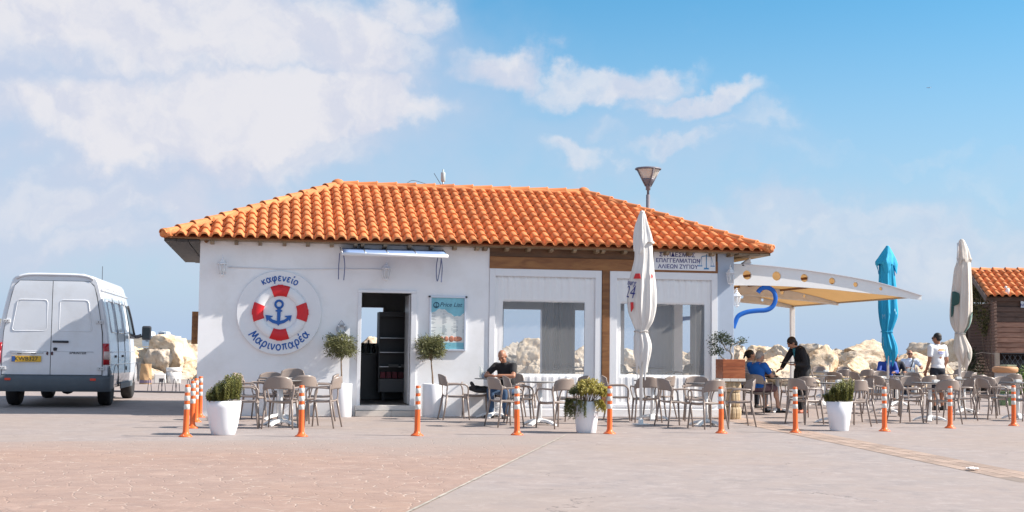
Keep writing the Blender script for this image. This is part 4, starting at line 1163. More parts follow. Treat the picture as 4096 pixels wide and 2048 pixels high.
planter(3357, 1723, 'tapered white planter right of the waitress', [(.150, 0), (.155, .01), (.19, .25), (.222, .49)], 'feathery dark green shrub in the right hand planter, taller at right', 'upright', 23, R(-20))
# ------------------------------------------------------------------ closed parasols
def cloth(rows, n=10, amp=.10, seed=0, depth=.85, seg=72, twist=0., bottom=None, tuck=None):
    """rows: (z, centre x, half width) from the top down"""
    random.seed(seed); ph = random.uniform(0, 6); ph2 = random.uniform(0, 6); mb = MB()
    zs = [r[0] for r in rows]; N_ = 70
    P_ = smooth_path([(r[0], r[1], r[2]) for r in rows], 5); N_ = len(P_)-1
    def fn(a, b):
        th = 2*math.pi*a; i = round(b*N_); z, cx_, hw_ = P_[i]; t = b
        w_ = n*th+ph+twist*t*3+.8*math.sin(2*th+ph2+2*t); f = 1-2*abs(math.sin(w_/2))**.8+.30*math.sin(2.0*w_+5*t)
        f2 = math.sin(3*th+ph2+t*4)
        A = amp*min(1, .12+1.8*t) * min(1, (hw_/.10))
        q = hw_*(.93+A*f+.06*f2*min(1, t*2))
        x, y = cx_+q*math.cos(th), q*math.sin(th)*depth
        zz = z+(bottom(th)*max(0, (t-.82)/.18) if bottom else 0) + .012*math.sin(5*th+9*t)*t
        return (x, y, zz)
    mb.grid(fn, seg, N_)
    return mb
CLW = mat('white canvas', (.76, .74, .72), .85, var=.04, vscale=3, trans=.12, bump=.9, bscale=2.2, stretch=(6, 6, 1.1), dirt=((.58, .55, .52), 1.2, .4))
CLC = mat('cream canvas', (.72, .66, .60), .85, var=.05, vscale=3, trans=.12, bump=.9, bscale=2.2, stretch=(6, 6, 1.1), dirt=((.52, .46, .40), 1.2, .4))
CLB = mat('blue canvas', (.02, .41, .68), .75, var=.10, vscale=2, trans=.15, bump=.9, bscale=2.2, stretch=(6, 6, 1.1))
GREEN = mat('parasol green', (.025, .085, .075), .7)
PRED = mat('parasol red', (.58, .03, .035), .7)
def parasol(u, v, label, rows_px, hood_px, mt, px, v0, cx0, zoomk, pole_r=.026, lean=0., hood_bottom=None, seed=1):
    """rows in pixels of the photo: (y, left, right) around the pole line"""
    p = ground_at(u, v); s = (v-hz(u))/EYE
    t = thing('parasol', label, 'parasol', p, 0, 'closed parasols')
    cvt = lambda y, l, r: ((v-(v0+y/zoomk))/s, ((l+r)/2-cx0)/zoomk/s, (r-l)/2/zoomk/s)
    rows = [cvt(*q) for q in rows_px]; hood = [cvt(*q) for q in hood_px]
    top = rows[0][0]
    MB().tube([(0, 0, .01), (0, 0, top-.05)], pole_r, 14).build('pole', TW, t)
    bs = MB(); bs.lathe([(.16, 0), (.16, .008), (.045, .012), (.045, .09), (.03, .10)], 20)
    bs.build('base', TW, t)
    cn = cloth(rows, 8, .17, seed, bottom=lambda th: .13*math.sin(3*th+1)+.08*math.sin(7*th)).build('canopy', mt, t)
    hd = cloth(hood, 5, .13, seed+5, bottom=hood_bottom).build('hood', mt, t)
    MB().lathe([(.035, -.03), (.05, .0), (.04, .03), (.0, .045)], 16, (rows[0][1], 0, top)).build('finial', mt, t)
    tie = min(rows[2:], key=lambda r: abs(r[2]-min(q[2] for q in rows[3:-1])))
    ti = min(range(3, len(rows)-1), key=lambda i: rows[i][2])
    z, cx_, hw_ = rows[ti]
    MB().tube([(cx_+(hw_+.012)*math.cos(2*math.pi*i/24), (hw_+.012)*.85*math.sin(2*math.pi*i/24), z+.01*math.sin(i)) for i in range(25)], .012, 6, caps=False).build('tie_strap', mat('tie strap', (.45, .43, .42), .8) if mt is not CLB else mt, t)
    return t, rows, s
def patch(t, rows, parts_fn, name, mt, a0, a1, z0, z1, shape=None, off=.012):
    """a printed area lying on the folded cloth"""
    mb = MB()
    def at(th, z):
        for q, r in zip(rows, rows[1:]):
            if r[0] <= z <= q[0]:
                f = (q[0]-z)/max(1e-6, q[0]-r[0]); c = q[1]+(r[1]-q[1])*f; h = q[2]+(r[2]-q[2])*f
                return Vector((c+(h*1.02+off)*math.cos(th), (h*1.02+off)*.87*math.sin(th), z))
        return Vector((0, 0, z))
    def fn(a, b):
        th = a0+(a1-a0)*a; z = z0+(z1-z0)*b
        if shape: th, z = shape(a, b, th, z)
        return at(th, z)
    mb.grid(fn, 8, 8, thick=.003); mb.build(name, mt, t); return at
r1 = [(45, 245, 285), (120, 222, 308), (220, 208, 330), (300, 205, 345), (400, 204, 350), (500, 182, 355), (600, 165, 362), (700, 158, 364), (800, 164, 358), (880, 190, 342), (930, 208, 316), (955, 214, 308), (1000, 204, 326), (1060, 206, 342), (1130, 204, 336), (1200, 222, 318), (1250, 226, 312)]
h1 = [(42, 247, 283), (70, 234, 298), (140, 216, 318), (220, 203, 345), (275, 196, 366), (310, 194, 372)]
t1, rw1, s1 = parasol(2563, 1697, 'closed white parasol with red and navy print in front of the second window', r1, h1, CLW, 1, 820, 262, 1.893, hood_bottom=lambda th: .12*math.cos(th)-.10*math.cos(3*th+.3)*.6, seed=4)
def zpx(y): return (1697-(820+y/1.893))/s1
at1 = patch(t1, rw1, None, 'red_print', PRED, R(-128), R(-106), zpx(556), zpx(516), lambda a, b, th, z: (th+.25*(a-.5)*(1-b)*1.0, z))
patch(t1, rw1, None, 'red_print', PRED, R(-50), R(-38), zpx(548), zpx(524), lambda a, b, th, z: (th, z+(b-.5)*.04*(1-2*a)))
patch(t1, rw1, None, 'red_print', PRED, R(-14), R(2), zpx(562), zpx(522))
patch(t1, rw1, None, 'red_print', PRED, R(-158), R(-128), zpx(795), zpx(735), lambda a, b, th, z: (th, z+.07*(1-b)*(abs(a-.5)*2-.5)))
def wrap_text(t, at, body, size, th, z, mt, tilt=0., bold=0., shear=0., squeeze=.8):
    me = text_mesh(body, size, extrude=.002, bold=bold, shear=shear); rr_ = .26
    for vx in me.vertices:
        x, y, d = vx.co; x *= squeeze
        a = th+x/rr_; q = at(a, z+y+x*tilt); n = Vector((math.cos(a), math.sin(a), 0))
        vx.co = q+n*(d+.008)
    return link('lettering', me, t, mt)
wrap_text(t1, at1, 'bourg', .15, R(-150), zpx(585), NAVY, tilt=-.10, shear=.2)
wrap_text(t1, at1, '24', .32, R(-150), zpx(660), NAVY, shear=.25, bold=-.002, tilt=-.12)
r2 = [(55, 250, 280), (100, 225, 300), (160, 208, 306), (240, 208, 312), (330, 206, 318), (420, 206, 318), (500, 208, 320), (560, 212, 304), (605, 222, 290), (640, 222, 300), (700, 222, 320), (750, 240, 322), (782, 256, 300)]
h2 = [(55, 249, 282), (90, 222, 300), (125, 196, 316), (150, 178, 324), (170, 180, 326), (190, 192, 322)]
parasol(3553, 1632, 'closed bright blue parasol rising behind the canopy tip', r2, h2, CLB, 1, 950, 262, 1.611, hood_bottom=lambda th: -.16*math.cos(4*th+.6), seed=8)
t2 = [o for o in bpy.data.objects if o.name.startswith('parasol')][-1]
r3 = [(12, 712, 748), (70, 702, 770), (150, 696, 784), (200, 682, 788), (300, 672, 790), (400, 662, 790), (500, 659, 786), (560, 664, 774), (600, 678, 750), (617, 682, 740), (660, 676, 756), (720, 672, 782), (780, 690, 778), (822, 712, 756)]
h3 = [(10, 711, 748), (40, 703, 762), (90, 698, 780), (130, 694, 790), (150, 692, 792)]
t3, rw3, s3 = parasol(3840, 1640, 'closed cream white parasol with green print beside the wooden hut', r3, h3, CLC, 1, 950, 706, 1.611, hood_bottom=lambda th: -.10*math.cos(5*th), seed=12)
def zp3(y): return (1640-(950+y/1.611))/s3
at3 = patch(t3, rw3, None, 'green_print', GREEN, R(-180), R(-118), zp3(440), zp3(345), lambda a, b, th, z: (th+.35*(1-a)*0+R(31)*(1-math.sqrt(max(0, 1-(2*b-1)**4)))*(-a), z))
patch(t3, rw3, None, 'green_print', GREEN, R(-185), R(-152), zp3(515), zp3(438), lambda a, b, th, z: (th-R(33)*a*(1-math.sqrt(max(0, 1-(1-b)**4))), z))
patch(t3, rw3, None, 'green_print', mat('faded green', (.12, .22, .20), .7), R(-48), R(-8), zp3(600), zp3(485), lambda a, b, th, z: (th, z+.12*b*(a-.5)))
patch(t3, rw3, None, 'green_print', GREEN, R(-60), R(-38), zp3(622), zp3(588))
patch(t3, rw3, None, 'dark_print', mat('faded print', (.22, .23, .22), .7), R(-75), R(-45), zp3(790), zp3(745), lambda a, b, th, z: (th, z-.14*(a-.5)))
t2rows = [((1632-(950+y/1.611))/((1632-hz(3553))/EYE), ((l+r)/2-262)/1.611/((1632-hz(3553))/EYE), (r-l)/2/1.611/((1632-hz(3553))/EYE)) for y, l, r in r2]
LTB = mat('pale blue print', (.20, .50, .66), .7)
zb_ = lambda y: (1632-(950+y/1.611))/((1632-hz(3553))/EYE)
at2 = patch(t2, t2rows, None, 'pale_print', LTB, R(-150), R(-143), zb_(700), zb_(640))
wrap_text(t2, at2, 'M', .16, R(-128), zb_(510), LTB)
patch(t2, t2rows, None, 'pale_print', LTB, R(-62), R(-35), zb_(482), zb_(470), lambda a, b, th, z: (th, z+.05*math.sin(a*6)))

# ------------------------------------------------------------------ arched canopy
cy0 = .25
Zx = lambda u, v: on_wall(u, v, cy0)
topc = [Zx(*q) for q in ((2934, 1058), (3025, 1061), (3141, 1072), (3258, 1087), (3374, 1105), (3491, 1127), (3590, 1154), (3686, 1184))]
botc = [Zx(*q) for q in ((2934, 1141), (3025, 1142), (3141, 1145), (3316, 1157), (3432, 1169), (3550, 1181), (3630, 1192), (3686, 1200))]
tipx = topc[-1][0]
cn = thing('canopy', 'white arched canopy with round holes in its beam and tan fabric beside the cafe', 'canopy', bw(0, cy0, 0), YAW)
STEEL = mat('white steel', (.80, .80, .80), .45, var=.02)
def interp(c, x):
    for (x0, z0), (x1, z1) in zip(c, c[1:]):
        if x0 <= x <= x1: return z0+(z1-z0)*(x-x0)/(x1-x0)
    return c[0][1] if x < c[0][0] else c[-1][1]
topS = [(p.x, p.y) for p in smooth_path([(a, b, 0) for a, b in topc], 8)]; botS = [(p.x, p.y) for p in smooth_path([(a, b, 0) for a, b in botc], 8)]
holes = [(2989, 1100, 33), (3107, 1104, 33), (3218, 1112, 29), (3329, 1124, 24), (3423, 1138, 18), (3524, 1155, 13)]
hs_ = []
for u, v, r in holes:
    x, z = Zx(u, v); hs_.append((x, z, r/5394*28*.62 if False else r*.5*PXM(u, v)*1.07))
def beam(x0, x1, y, hl, name, th=.05):
    """plate with round holes, by triangulating its outline"""
    b = bmesh.new(); n = 60
    xs = [x0+(x1-x0)*i/n for i in range(n+1)]
    out = [(x, interp(botS, x)) for x in xs]+[(x, interp(topS, x)) for x in reversed(xs)]
    loops = [out]+[[(hx+hr*math.cos(2*math.pi*i/28), hz_+hr*math.sin(2*math.pi*i/28)) for i in range(28)] for hx, hz_, hr in hl]
    ed = []
    for lp in loops:
        vs = [b.verts.new((x, 0, z)) for x, z in lp]
        ed += [b.edges.new((vs[i], vs[(i+1) % len(vs)])) for i in range(len(vs))]
    bmesh.ops.triangle_fill(b, edges=ed, use_beauty=True)
    ff = bmesh.ops.extrude_face_region(b, geom=b.faces[:])
    bmesh.ops.translate(b, verts=[g for g in ff['geom'] if isinstance(g, bmesh.types.BMVert)], vec=(0, th, 0))
    bmesh.ops.recalc_face_normals(b, faces=b.faces)
    me = bpy.data.meshes.new(name); b.to_mesh(me); b.free()
    o = link(name, me, cn, STEEL); o.location = (0, y, 0)
    fl_ = MB(); k_ = [x0+(x1-x0)*i/30 for i in range(31)]
    for x_, z_ in zip(k_, k_[1:]):
        pass
    fl_.grid(lambda a, c: (x0+(x1-x0)*a, y-.05+.15*c, interp(topS, x0+(x1-x0)*a)+.012), 40, 1, thick=.012, smooth=False)
    fl_.build('flange', mat('steel flange', (.62, .64, .70), .5), o); fl_o = o.children[0]; fl_o.location = (0, -y, 0)
    return o
beam(WR+.004, tipx, 0, hs_, 'arched_beam')
depths = [4.07, 6.85]
for y in depths: beam(WR+.004 if y < 5 else WR-.6, tipx-.05, y, hs_, 'arched_beam')
FAB = mat('tan fabric', (.68, .52, .32), .85, trans=.6, var=.04, vscale=1.5)
fb = MB(); fb.grid(lambda a, c: (WR-.1+(tipx-WR+.1)*a, .06+6.85*c, interp(botS, WR-.1+(tipx-WR+.1)*a)+(interp(topS, WR-.1+(tipx-WR+.1)*a)-interp(botS, WR-.1+(tipx-WR+.1)*a))*.80), 24, 10, thick=.005)
fb.build('fabric', FAB, cn)
for x in (WR+.9, WR+1.9, WR+2.7, tipx-.08):
    z = interp(botS, x)+(interp(topS, x)-interp(botS, x))*.70
    MB().tube([(x, .06, z), (x, 6.85, z)], .028, 6).build('purlin', mat('tan steel', (.50, .40, .27), .6) if x > WR+2.75 else BROWN, cn)
for y0, y1 in zip([0]+depths, depths):            # cross bracing under the fabric
    for x0, x1 in ((WR+.4, WR+1.5), (WR+1.6, tipx-.2)):
        mb = MB()
        for i in range(4):
            xa_ = x0+(x1-x0)*i/4; xb_ = x0+(x1-x0)*(i+1)/4
            mb.tube([(xa_, y1-.25, interp(botS, xa_)+.02), (xb_, y1-.02, interp(botS, xb_)+.03)], .010, 5)
        mb.build('brace', STEEL, cn)
pz = interp(botS, tipx-.1)
box('post', STEEL, cn, tipx-.15, tipx-.04, 6.80, 6.91, 0, pz+.02, .006)
box('post', STEEL, cn, WR-.5, WR-.39, 6.80, 6.91, 0, 2.8, .006)

# ------------------------------------------------------------------ stand and wooden box with bonsai
STAVE = wood('pale stave', (.50, .38, .24), (.33, .23, .13), (8, 8, 1.2), obvar=.18)
ps = ground_at(2921, 1676)
stand = thing('plinth_stand', 'round stand of pale wooden staves under a white tiled slab by the corner column', 'stand', ps, YAW)
for nm, z0, z1, r in (('lower', 0, .235, .205), ('middle', .245, .52, .185), ('upper', .53, .73, .20)):
    for i in range(16):
        a = 2*math.pi*i/16; w = r*math.tan(math.pi/16)*.93
        Mx = Matrix.Rotation(a, 4, 'Z')
        mb = MB()
        prof = [(-w, r-.03), (-w, r-.004), (-w*.55, r+.006), (w*.55, r+.006), (w, r-.004), (w, r-.03)]
        n = len(prof)
        rows_ = [(z0, .93), (z0+.04, .99), ((z0+z1)/2, 1.03), (z1-.04, .99), (z1, .93)]
        vs = [Mx @ Vector((x*kk, y*kk, z)) for z, kk in rows_ for x, y in prof]
        fs = [(q*n+j, q*n+j+1, (q+1)*n+j+1, (q+1)*n+j) for q in range(4) for j in range(n-1)]+[tuple(range(n)), tuple(reversed(range(4*n, 5*n)))]
        mb.add(vs, fs, False); mb.build('stave', STAVE, stand, fix=True)
MB().lathe([(.15, .004), (.15, .73)], 16).build('core', DARK, stand)
for i in range(3):
    for j in range(3): box('slab_tile', mat('slab tile', (.66, .64, .60), .5, obvar=.06), stand, -.235+i*.157+.003, -.235+(i+1)*.157-.003, -.235+j*.157+.003, -.235+(j+1)*.157-.003, .735, .79, .004)
CRATE = wood('red cedar', (.40, .125, .045), (.25, .065, .022), (1.5, 5, 7), .5)
cb_ = thing('wooden_planter', 'reddish wooden planter box on the stave stand', 'planter', ps+Vector((0, 0, .79)), YAW)
for z0, z1 in ((.0, .175), (.178, .235), (.238, .37)):
    box('board', CRATE, cb_, -.225, .225, -.222, -.205, z0, z1, .004); box('board', CRATE, cb_, -.225, .225, .205, .222, z0, z1, .004)
    for s in (-1, 1): box('board', CRATE, cb_, s*.2135-.0085 if s > 0 else -.225, .225 if s > 0 else -.208, -.204, .204, z0, z1, .004)
box('soil', SOIL, cb_, -.2, .2, -.2, .2, .02, .33)
random.seed(31)
bz_ = thing('bonsai', 'twisted bonsai with flat leaf pads growing in the wooden planter box', 'bonsai tree', ps+Vector((0, 0, 1.11)), YAW)
PALEB = mat('pale bark', (.52, .47, .42), .8, var=.2, vscale=20, bump=.5, bscale=40)
q_ = 1/209
def bp_(u, v, y=0): return Vector(((u-2921)*q_, y, (1438-v)*q_+.02))
MB().tube(smooth_path([bp_(2926, 1438), bp_(2929, 1415), bp_(2921, 1400), bp_(2925, 1378), bp_(2931, 1366)], 5), [.030-.0009*i for i in range(21)], 8).build('trunk', PALEB, bz_)
for pts, r in (([(2920, 1400), (2906, 1392), (2897, 1374), (2888, 1360)], .015), ([(2931, 1368), (2945, 1370), (2960, 1362), (2978, 1356)], .012), ([(2904, 1434), (2886, 1424), (2876, 1408)], .014), ([(2918, 1402), (2912, 1390), (2919, 1384)], .008)):
    MB().tube(smooth_path([bp_(u, v, .03*i) for i, (u, v) in enumerate(pts)], 5), r, 7).build('branch', PALEB, bz_)
L = []
for u, v, ru, rv, n in ((2848, 1358, 16, 13, 110), (2868, 1342, 20, 16, 170), (2890, 1345, 22, 20, 240), (2912, 1356, 18, 14, 170), (2858, 1394, 20, 14, 150), (2876, 1402, 14, 10, 90), (2844, 1406, 10, 8, 40), (2975, 1354, 14, 10, 90), (2958, 1366, 10, 5, 40), (2926, 1366, 10, 8, 50), (2852, 1380, 6, 8, 30)):
    for _ in range(n):
        d = Vector((random.gauss(0, .5), random.gauss(0, .5), random.gauss(0, .5))); c = bp_(u, v)
        L.append((c+Vector((d.x*ru*q_*1.1, d.y*.10, d.z*rv*q_*1.1)), d.normalized()))
mb = MB(); leaf_cloud(mb, L, .040, .011, -.2); mb.build('leaf_pads', mat('bonsai leaf', (.062, .085, .042), .45, island=.4, trans=.15), bz_)

# ------------------------------------------------------------------ street lamp behind the cafe
pl_ = at_depth(2592, 829, 36); sl_ = thing('street_lamp', 'grey street lamp with an inverted cone head behind the roof', 'street lamp', (pl_.x, 36, 0))
q = 36/FPX; ztop = at_depth(2588, 675, 36).z
LMP = mat('lamp grey', (.17, .16, .19), .45)
MB().tube([(0, 0, 0), (0, 0, ztop-105*q)], 8*q, 14).build('pole', LMP, sl_)
MB().lathe([(5*q, -110*q), (5*q, -88*q), (9.5*q, -86*q), (9.5*q, -70*q), (13*q, -62*q)], 16, (0, 0, ztop)).build('neck', LMP, sl_)
MB().lathe([(12*q, -66*q), (24*q, -46*q), (26*q, -40*q)], 20, (0, 0, ztop)).build('gear_housing', LMP, sl_)
MB().lathe([(25*q, -40*q), (46*q, -5*q)], 24, (0, 0, ztop), caps=False).build('diffuser', mat('lamp diffuser', (.90, .86, .80), .3, trans=.45), sl_)
MB().lathe([(52*q, -4*q), (54*q, -1*q), (50*q, 3*q), (25*q, 7*q), (0, 8*q)], 28, (0, 0, ztop), caps=False).build('lid', LMP, sl_)
for i in range(4):
    a = R(20+90*i); MB().tube([(11*q*math.cos(a), 11*q*math.sin(a), ztop-72*q), (51*q*math.cos(a), 51*q*math.sin(a), ztop-3*q)], 3.0*q, 6).build('strut', LMP, sl_)
for i in range(1): MB().lathe([((27+5*i)*q, (-36+7*i)*q), ((28+5*i)*q, (-35+7*i)*q), ((28+5*i)*q, (-36+7*i)*q)], 20, (0, 0, ztop), caps=False).build('louvre', CHROME, sl_)
# ------------------------------------------------------------------ breakwater rocks
def rock_material():
    m = bpy.data.materials.new('limestone'); m.use_nodes = True
    N = m.node_tree.nodes; L = m.node_tree.links; b = N['Principled BSDF']; b.inputs['Roughness'].default_value = .9; b.inputs['Specular IOR Level'].default_value = .2
    tc = N.new('ShaderNodeTexCoord')
    def nz(sc, det, ro=.62, d=0):
        n = N.new('ShaderNodeTexNoise'); n.inputs['Scale'].default_value = sc; n.inputs['Detail'].default_value = det; n.inputs['Roughness'].default_value = ro; n.inputs['Distortion'].default_value = d; L.new(tc.outputs['Object'], n.inputs[0]); return n.outputs[0]
    cr = N.new('ShaderNodeValToRGB'); e = cr.color_ramp.elements
    e[0].position = .30; e[0].color = (.34, .215, .12, 1); e[1].position = .62; e[1].color = (.72, .60, .465, 1)
    k_ = e.new(.46); k_.color = (.61, .475, .335, 1); L.new(nz(1.6, 8, .7, .6), cr.inputs[0])
    oi = N.new('ShaderNodeObjectInfo'); mr = N.new('ShaderNodeMapRange'); mr.inputs[3].default_value = .84; mr.inputs[4].default_value = 1.14; L.new(oi.outputs['Random'], mr.inputs[0])
    hs = N.new('ShaderNodeHueSaturation'); L.new(cr.outputs[0], hs.inputs['Color']); L.new(mr.outputs[0], hs.inputs['Value'])
    mr2 = N.new('ShaderNodeMapRange'); mr2.inputs[3].default_value = .7; mr2.inputs[4].default_value = 1.1; L.new(oi.outputs['Random'], mr2.inputs[0]); L.new(mr2.outputs[0], hs.inputs['Saturation'])
    L.new(hs.outputs[0], b.inputs['Base Color'])
    ad = N.new('ShaderNodeMath'); ad.operation = 'ADD'; L.new(nz(3.5, 8, .7, .8), ad.inputs[0]); L.new(nz(16, 6, .7), ad.inputs[1])
    bp = N.new('ShaderNodeBump'); bp.inputs['Strength'].default_value = .75; bp.inputs['Distance'].default_value = .06; L.new(ad.outputs[0], bp.inputs['Height']); L.new(bp.outputs[0], b.inputs['Normal'])
    return m
ROCK = rock_material(); random.seed(5); rmesh = []
for sdn in range(9):
    mb = MB(); V, Fc = ico(5 if sdn < 5 else 4); out = []
    off = Vector((sdn*7.3, sdn*3.1, 1.7)); pls = []
    for _ in range(16):
        n = Vector((random.gauss(0, 1), random.gauss(0, 1), random.gauss(0, 1))).normalized(); pls.append((n, random.uniform(.52, .86)))
    for v in V:
        p = v*(1+.22*noise.noise(v*1.1+off)); 
        for n, d in pls:
            q = p.dot(n)-d
            if q > 0: p = p-n*q*.97
        p = p*(1+.13*noise.noise(v*2.6+off)+.07*noise.noise(v*5.5+off)+.045*noise.noise(v*12+off)+.02*noise.noise(v*22+off)-.05*abs(noise.noise(v*4.2-off)))
        out.append(p)
    mb.add(out, Fc, True); me = mb.mesh('boulder'); me.materials.append(ROCK); rmesh.append(me)
def rock(u, vt, w, h, Y, label, i=None, group='limestone boulders of the breakwater'):
    s = FPX/Y; c = at_depth(u, vt+h*.5, Y)
    me = rmesh[(i if i is not None else random.randrange(9)) % 9]
    o = link('boulder', me); tag(o, label, 'boulder', group)
    o.location = c; o.rotation_euler = (random.uniform(-.5, .5), random.uniform(-.4, .4), random.uniform(0, 6.28))
    a, b_ = w/s/2/.86, h/s/2/.82
    o.rotation_euler = (0, 0, 0)
    o.scale = (a, max(a, b_)*random.uniform(.8, 1.1), b_)
    o.rotation_euler = (random.choice((0, math.pi)) if False else 0, random.uniform(-.12, .12), random.choice((0, math.pi))+random.uniform(-.25, .25))
    return o
big = [
 (2950, 1372, 100, 130, 54, 'tall pale boulder right against the grey blue corner column'),
 (3003, 1396, 70, 70, 55, 'small boulder top just right of the bonsai branch'),
 (3052, 1387, 130, 90, 56, 'angular boulder on the skyline above the seated couple'),
 (3068, 1430, 190, 120, 53, 'long slanting boulder behind the grey haired man'),
 (3122, 1372, 150, 170, 54.5, 'big brown veined boulder left of the waitress'),
 (3150, 1480, 130, 90, 52.8, 'low boulder just behind the coffee glass'),
 (3238, 1366, 130, 100, 56, 'peaked boulder on the skyline right of the waitress head'),
 (3300, 1384, 120, 110, 55.5, 'rough boulder with dark hollow right of the waitress'),
 (3268, 1418, 175, 150, 53.5, 'large white faced boulder at the shoulder of the waitress'),
 (3348, 1388, 120, 130, 56, 'boulder filling the gap left of the big round one'),
 (3460, 1362, 190, 110, 56, 'big rounded top boulder left of the blue parasol'),
 (3462, 1403, 200, 120, 54, 'wide smooth boulder under the big rounded one'),
 (3402, 1436, 150, 100, 53, 'low pointed boulder in front of the wide smooth one'),
 (3560, 1440, 120, 90, 54, 'boulder low behind the blue parasol'),
 (3625, 1414, 100, 120, 54.5, 'boulder left of the head of the man in sunglasses'),
 (3690, 1360, 180, 130, 56, 'large crumbly boulder on the skyline between the two standing parasols'),
 (3668, 1415, 170, 130, 54, 'ochre boulder right behind the man in sunglasses'),
 (3790, 1366, 150, 150, 56, 'boulder right of the shoulder of the man in the white shirt'),
 (3830, 1440, 150, 110, 53.5, 'low crumbly boulder behind the white and green parasol pole'),
 (2045, 1370, 120, 130, 55, 'ochre boulder seen at the left inside the first window'),
 (2130, 1357, 150, 160, 53.5, 'white pitted boulder seen in the middle of the first window'),
 (2330, 1385, 130, 120, 54, 'boulder seen at the right edge of the first window'),
 (2520, 1388, 120, 120, 54, 'boulder seen through the second window left of the parasol'),
 (2720, 1392, 110, 120, 54, 'boulder seen through the second window below the blue hook'),
 (2780, 1400, 90, 110, 53.5, 'low boulder seen at the right of the second window'),
 (1490, 1352, 170, 110, 54, 'sunlit boulder seen through the back window of the doorway'),
 (700, 1350, 230, 160, 53.5, 'huge cracked boulder above the white bucket'),
 (775, 1346, 130, 170, 54.5, 'boulder cut by the left wall of the cafe'),
 (600, 1378, 130, 140, 54, 'brown stained boulder behind the van mirror'),
 (650, 1395, 130, 130, 53, 'ochre boulder left of the huge cracked one'),
 (760, 1440, 120, 110, 52.8, 'low boulder right of the white bucket'),
 (12, 1385, 130, 100, 54, 'boulder at the far left edge beyond the van')]
for i, (u, vt, w, h, Y, l) in enumerate(big): rock(u, vt, w, h, Y, l, i)
fill = 'smaller limestone boulder wedged low among the larger ones of the breakwater'
FG = 'smaller boulders packed low in the breakwater'
random.seed(9)
for u in range(-60, 4200, 78):
    uu = u+random.uniform(-25, 25)
    if 900 < uu < 1380 or 1620 < uu < 1950: continue
    rock(uu, random.uniform(1425, 1455)+.0117*(uu-2048), random.uniform(85, 140), random.uniform(90, 120), random.uniform(52.9, 53.6), fill, group=FG)
for u in range(-60, 4200, 120):
    uu = u+random.uniform(-30, 30)
    if 900 < uu < 1380 or 1620 < uu < 1950: continue
    if 2940 < uu < 3900 and random.random() < .5: continue
    rock(uu, random.uniform(1388, 1410)+.0117*(uu-2048), random.uniform(110, 170), random.uniform(100, 140), random.uniform(55.5, 57.5), fill, group=FG)
for u in range(-60, 4200, 110):
    uu = u+random.uniform(-30, 30)
    if 900 < uu < 1380 or 1620 < uu < 1950: continue
    rock(uu, random.uniform(1478, 1500)+.0117*(uu-2048), random.uniform(70, 120), random.uniform(55, 80), 52.4, fill, group=FG)

# ------------------------------------------------------------------ far left: hill, house, boats, quay clutter
hm = MB()
def hill_pt(a, c):
    x, y = -330+245*a, 196+260*c
    h = (-2.2+4.2*min(1, max(0, (-70-x)/22))*min(1, c*8+.4)
         + 9.5*math.exp(-((x+205)/62)**2)*math.sin(min(1, c*1.5)*1.57)
         + 3.2*noise.noise(Vector((x*.035, y*.02, 0)))*min(1, max(0, (-85-x)/30))*min(1, c*3))
    return (x, y, h)
hm.grid(hill_pt, 80, 24)
tag(hm.build('hill', mat('dry hill', (.16, .145, .12), .95, var=.4, vscale=.4)), kind='structure')
fh = thing('far_house', 'far pale house with an orange roof and an arched blue door beyond the van', 'house', at_depth(6, 1412, 210), 0)
s = 210/FPX; z0 = 0
HW = mat('far wall', (.62, .56, .52), .9)
box('wall', HW, fh, -60*s, 19*s, 0, 6, z0-1, 78*s); rfm = MB(); rfm.prism([(-64*s, 78*s), (23*s, 78*s), (4*s, 90*s), (-40*s, 92*s)], -.3, 6.3); rfm.build('roof', TERRA, fh, fix=True)
arch = [(-6*s, 28*s), (12*s, 28*s), (12*s, 52*s), (9*s, 60*s), (3*s, 64*s), (-3*s, 60*s), (-6*s, 52*s)]
ab = MB(); ab.prism(arch, -.06, .03); ab.build('door', mat('far blue door', (.16, .20, .32), .6), fh, fix=True)
bush = MB(); random.seed(2)
for _ in range(60):
    bush.ball((random.uniform(-60, 22)*s, -1-random.random()*2, random.uniform(-12, 6)*s), random.uniform(.25, .6), lv=1)
bo_ = bush.build('scrub', mat('far scrub', (.10, .105, .06), .95, var=.4, vscale=2)); bo_.location = at_depth(6, 1415, 205); tag(bo_, kind='stuff')
def boat(u, v, w, label, Y=130, cabin=True):
    p = at_depth(u, v, Y); s = Y/FPX; t = thing('boat', label, 'boat', p, 0, 'boats beyond the rocks')
    BWm = mat('boat white', (.80, .80, .82), .4)
    hb = MB(); hb.prism([(-w*.5*s, 8*s), (w*.5*s, 8*s), (w*.42*s, -14*s), (-w*.4*s, -14*s)], -1, 1); hb.build('hull', BWm, t, fix=True)
    if cabin:
        cbm = MB(); cbm.prism([(-w*.4*s, 8.2*s), (w*.05*s, 8.2*s), (0, 24*s), (-w*.30*s, 27*s), (-w*.40*s, 20*s)], -.7, .7); cbm.build('cabin', BWm, t, fix=True)
        box('window', mat('boat glass', (.12, .15, .2), .2), t, -w*.34*s, -w*.1*s, -.74, -.701, 13*s, 20*s)
boat(672, 1352, 86, 'white boat with a cabin showing above the huge cracked boulder')
boat(612, 1352, 44, 'small white boat roof just right of the van mirror')
boat(592, 1370, 26, 'tiny white boat below the van mirror')
WB = mat('bucket white', (.74, .73, .71), .5, var=.05, vscale=4)
pb = ground_at(695, 1534); bk = thing('bucket', 'tall white plastic drum with a lid before the left rocks', 'drum', pb)
MB().lathe([(.22, 0), (.235, .02), (.25, .46)], 28).build('body', WB, bk); MB().lathe([(.262, .42), (.268, .455), (.268, .52), (.25, .545), (.0, .55)], 28).build('lid', WB, bk)
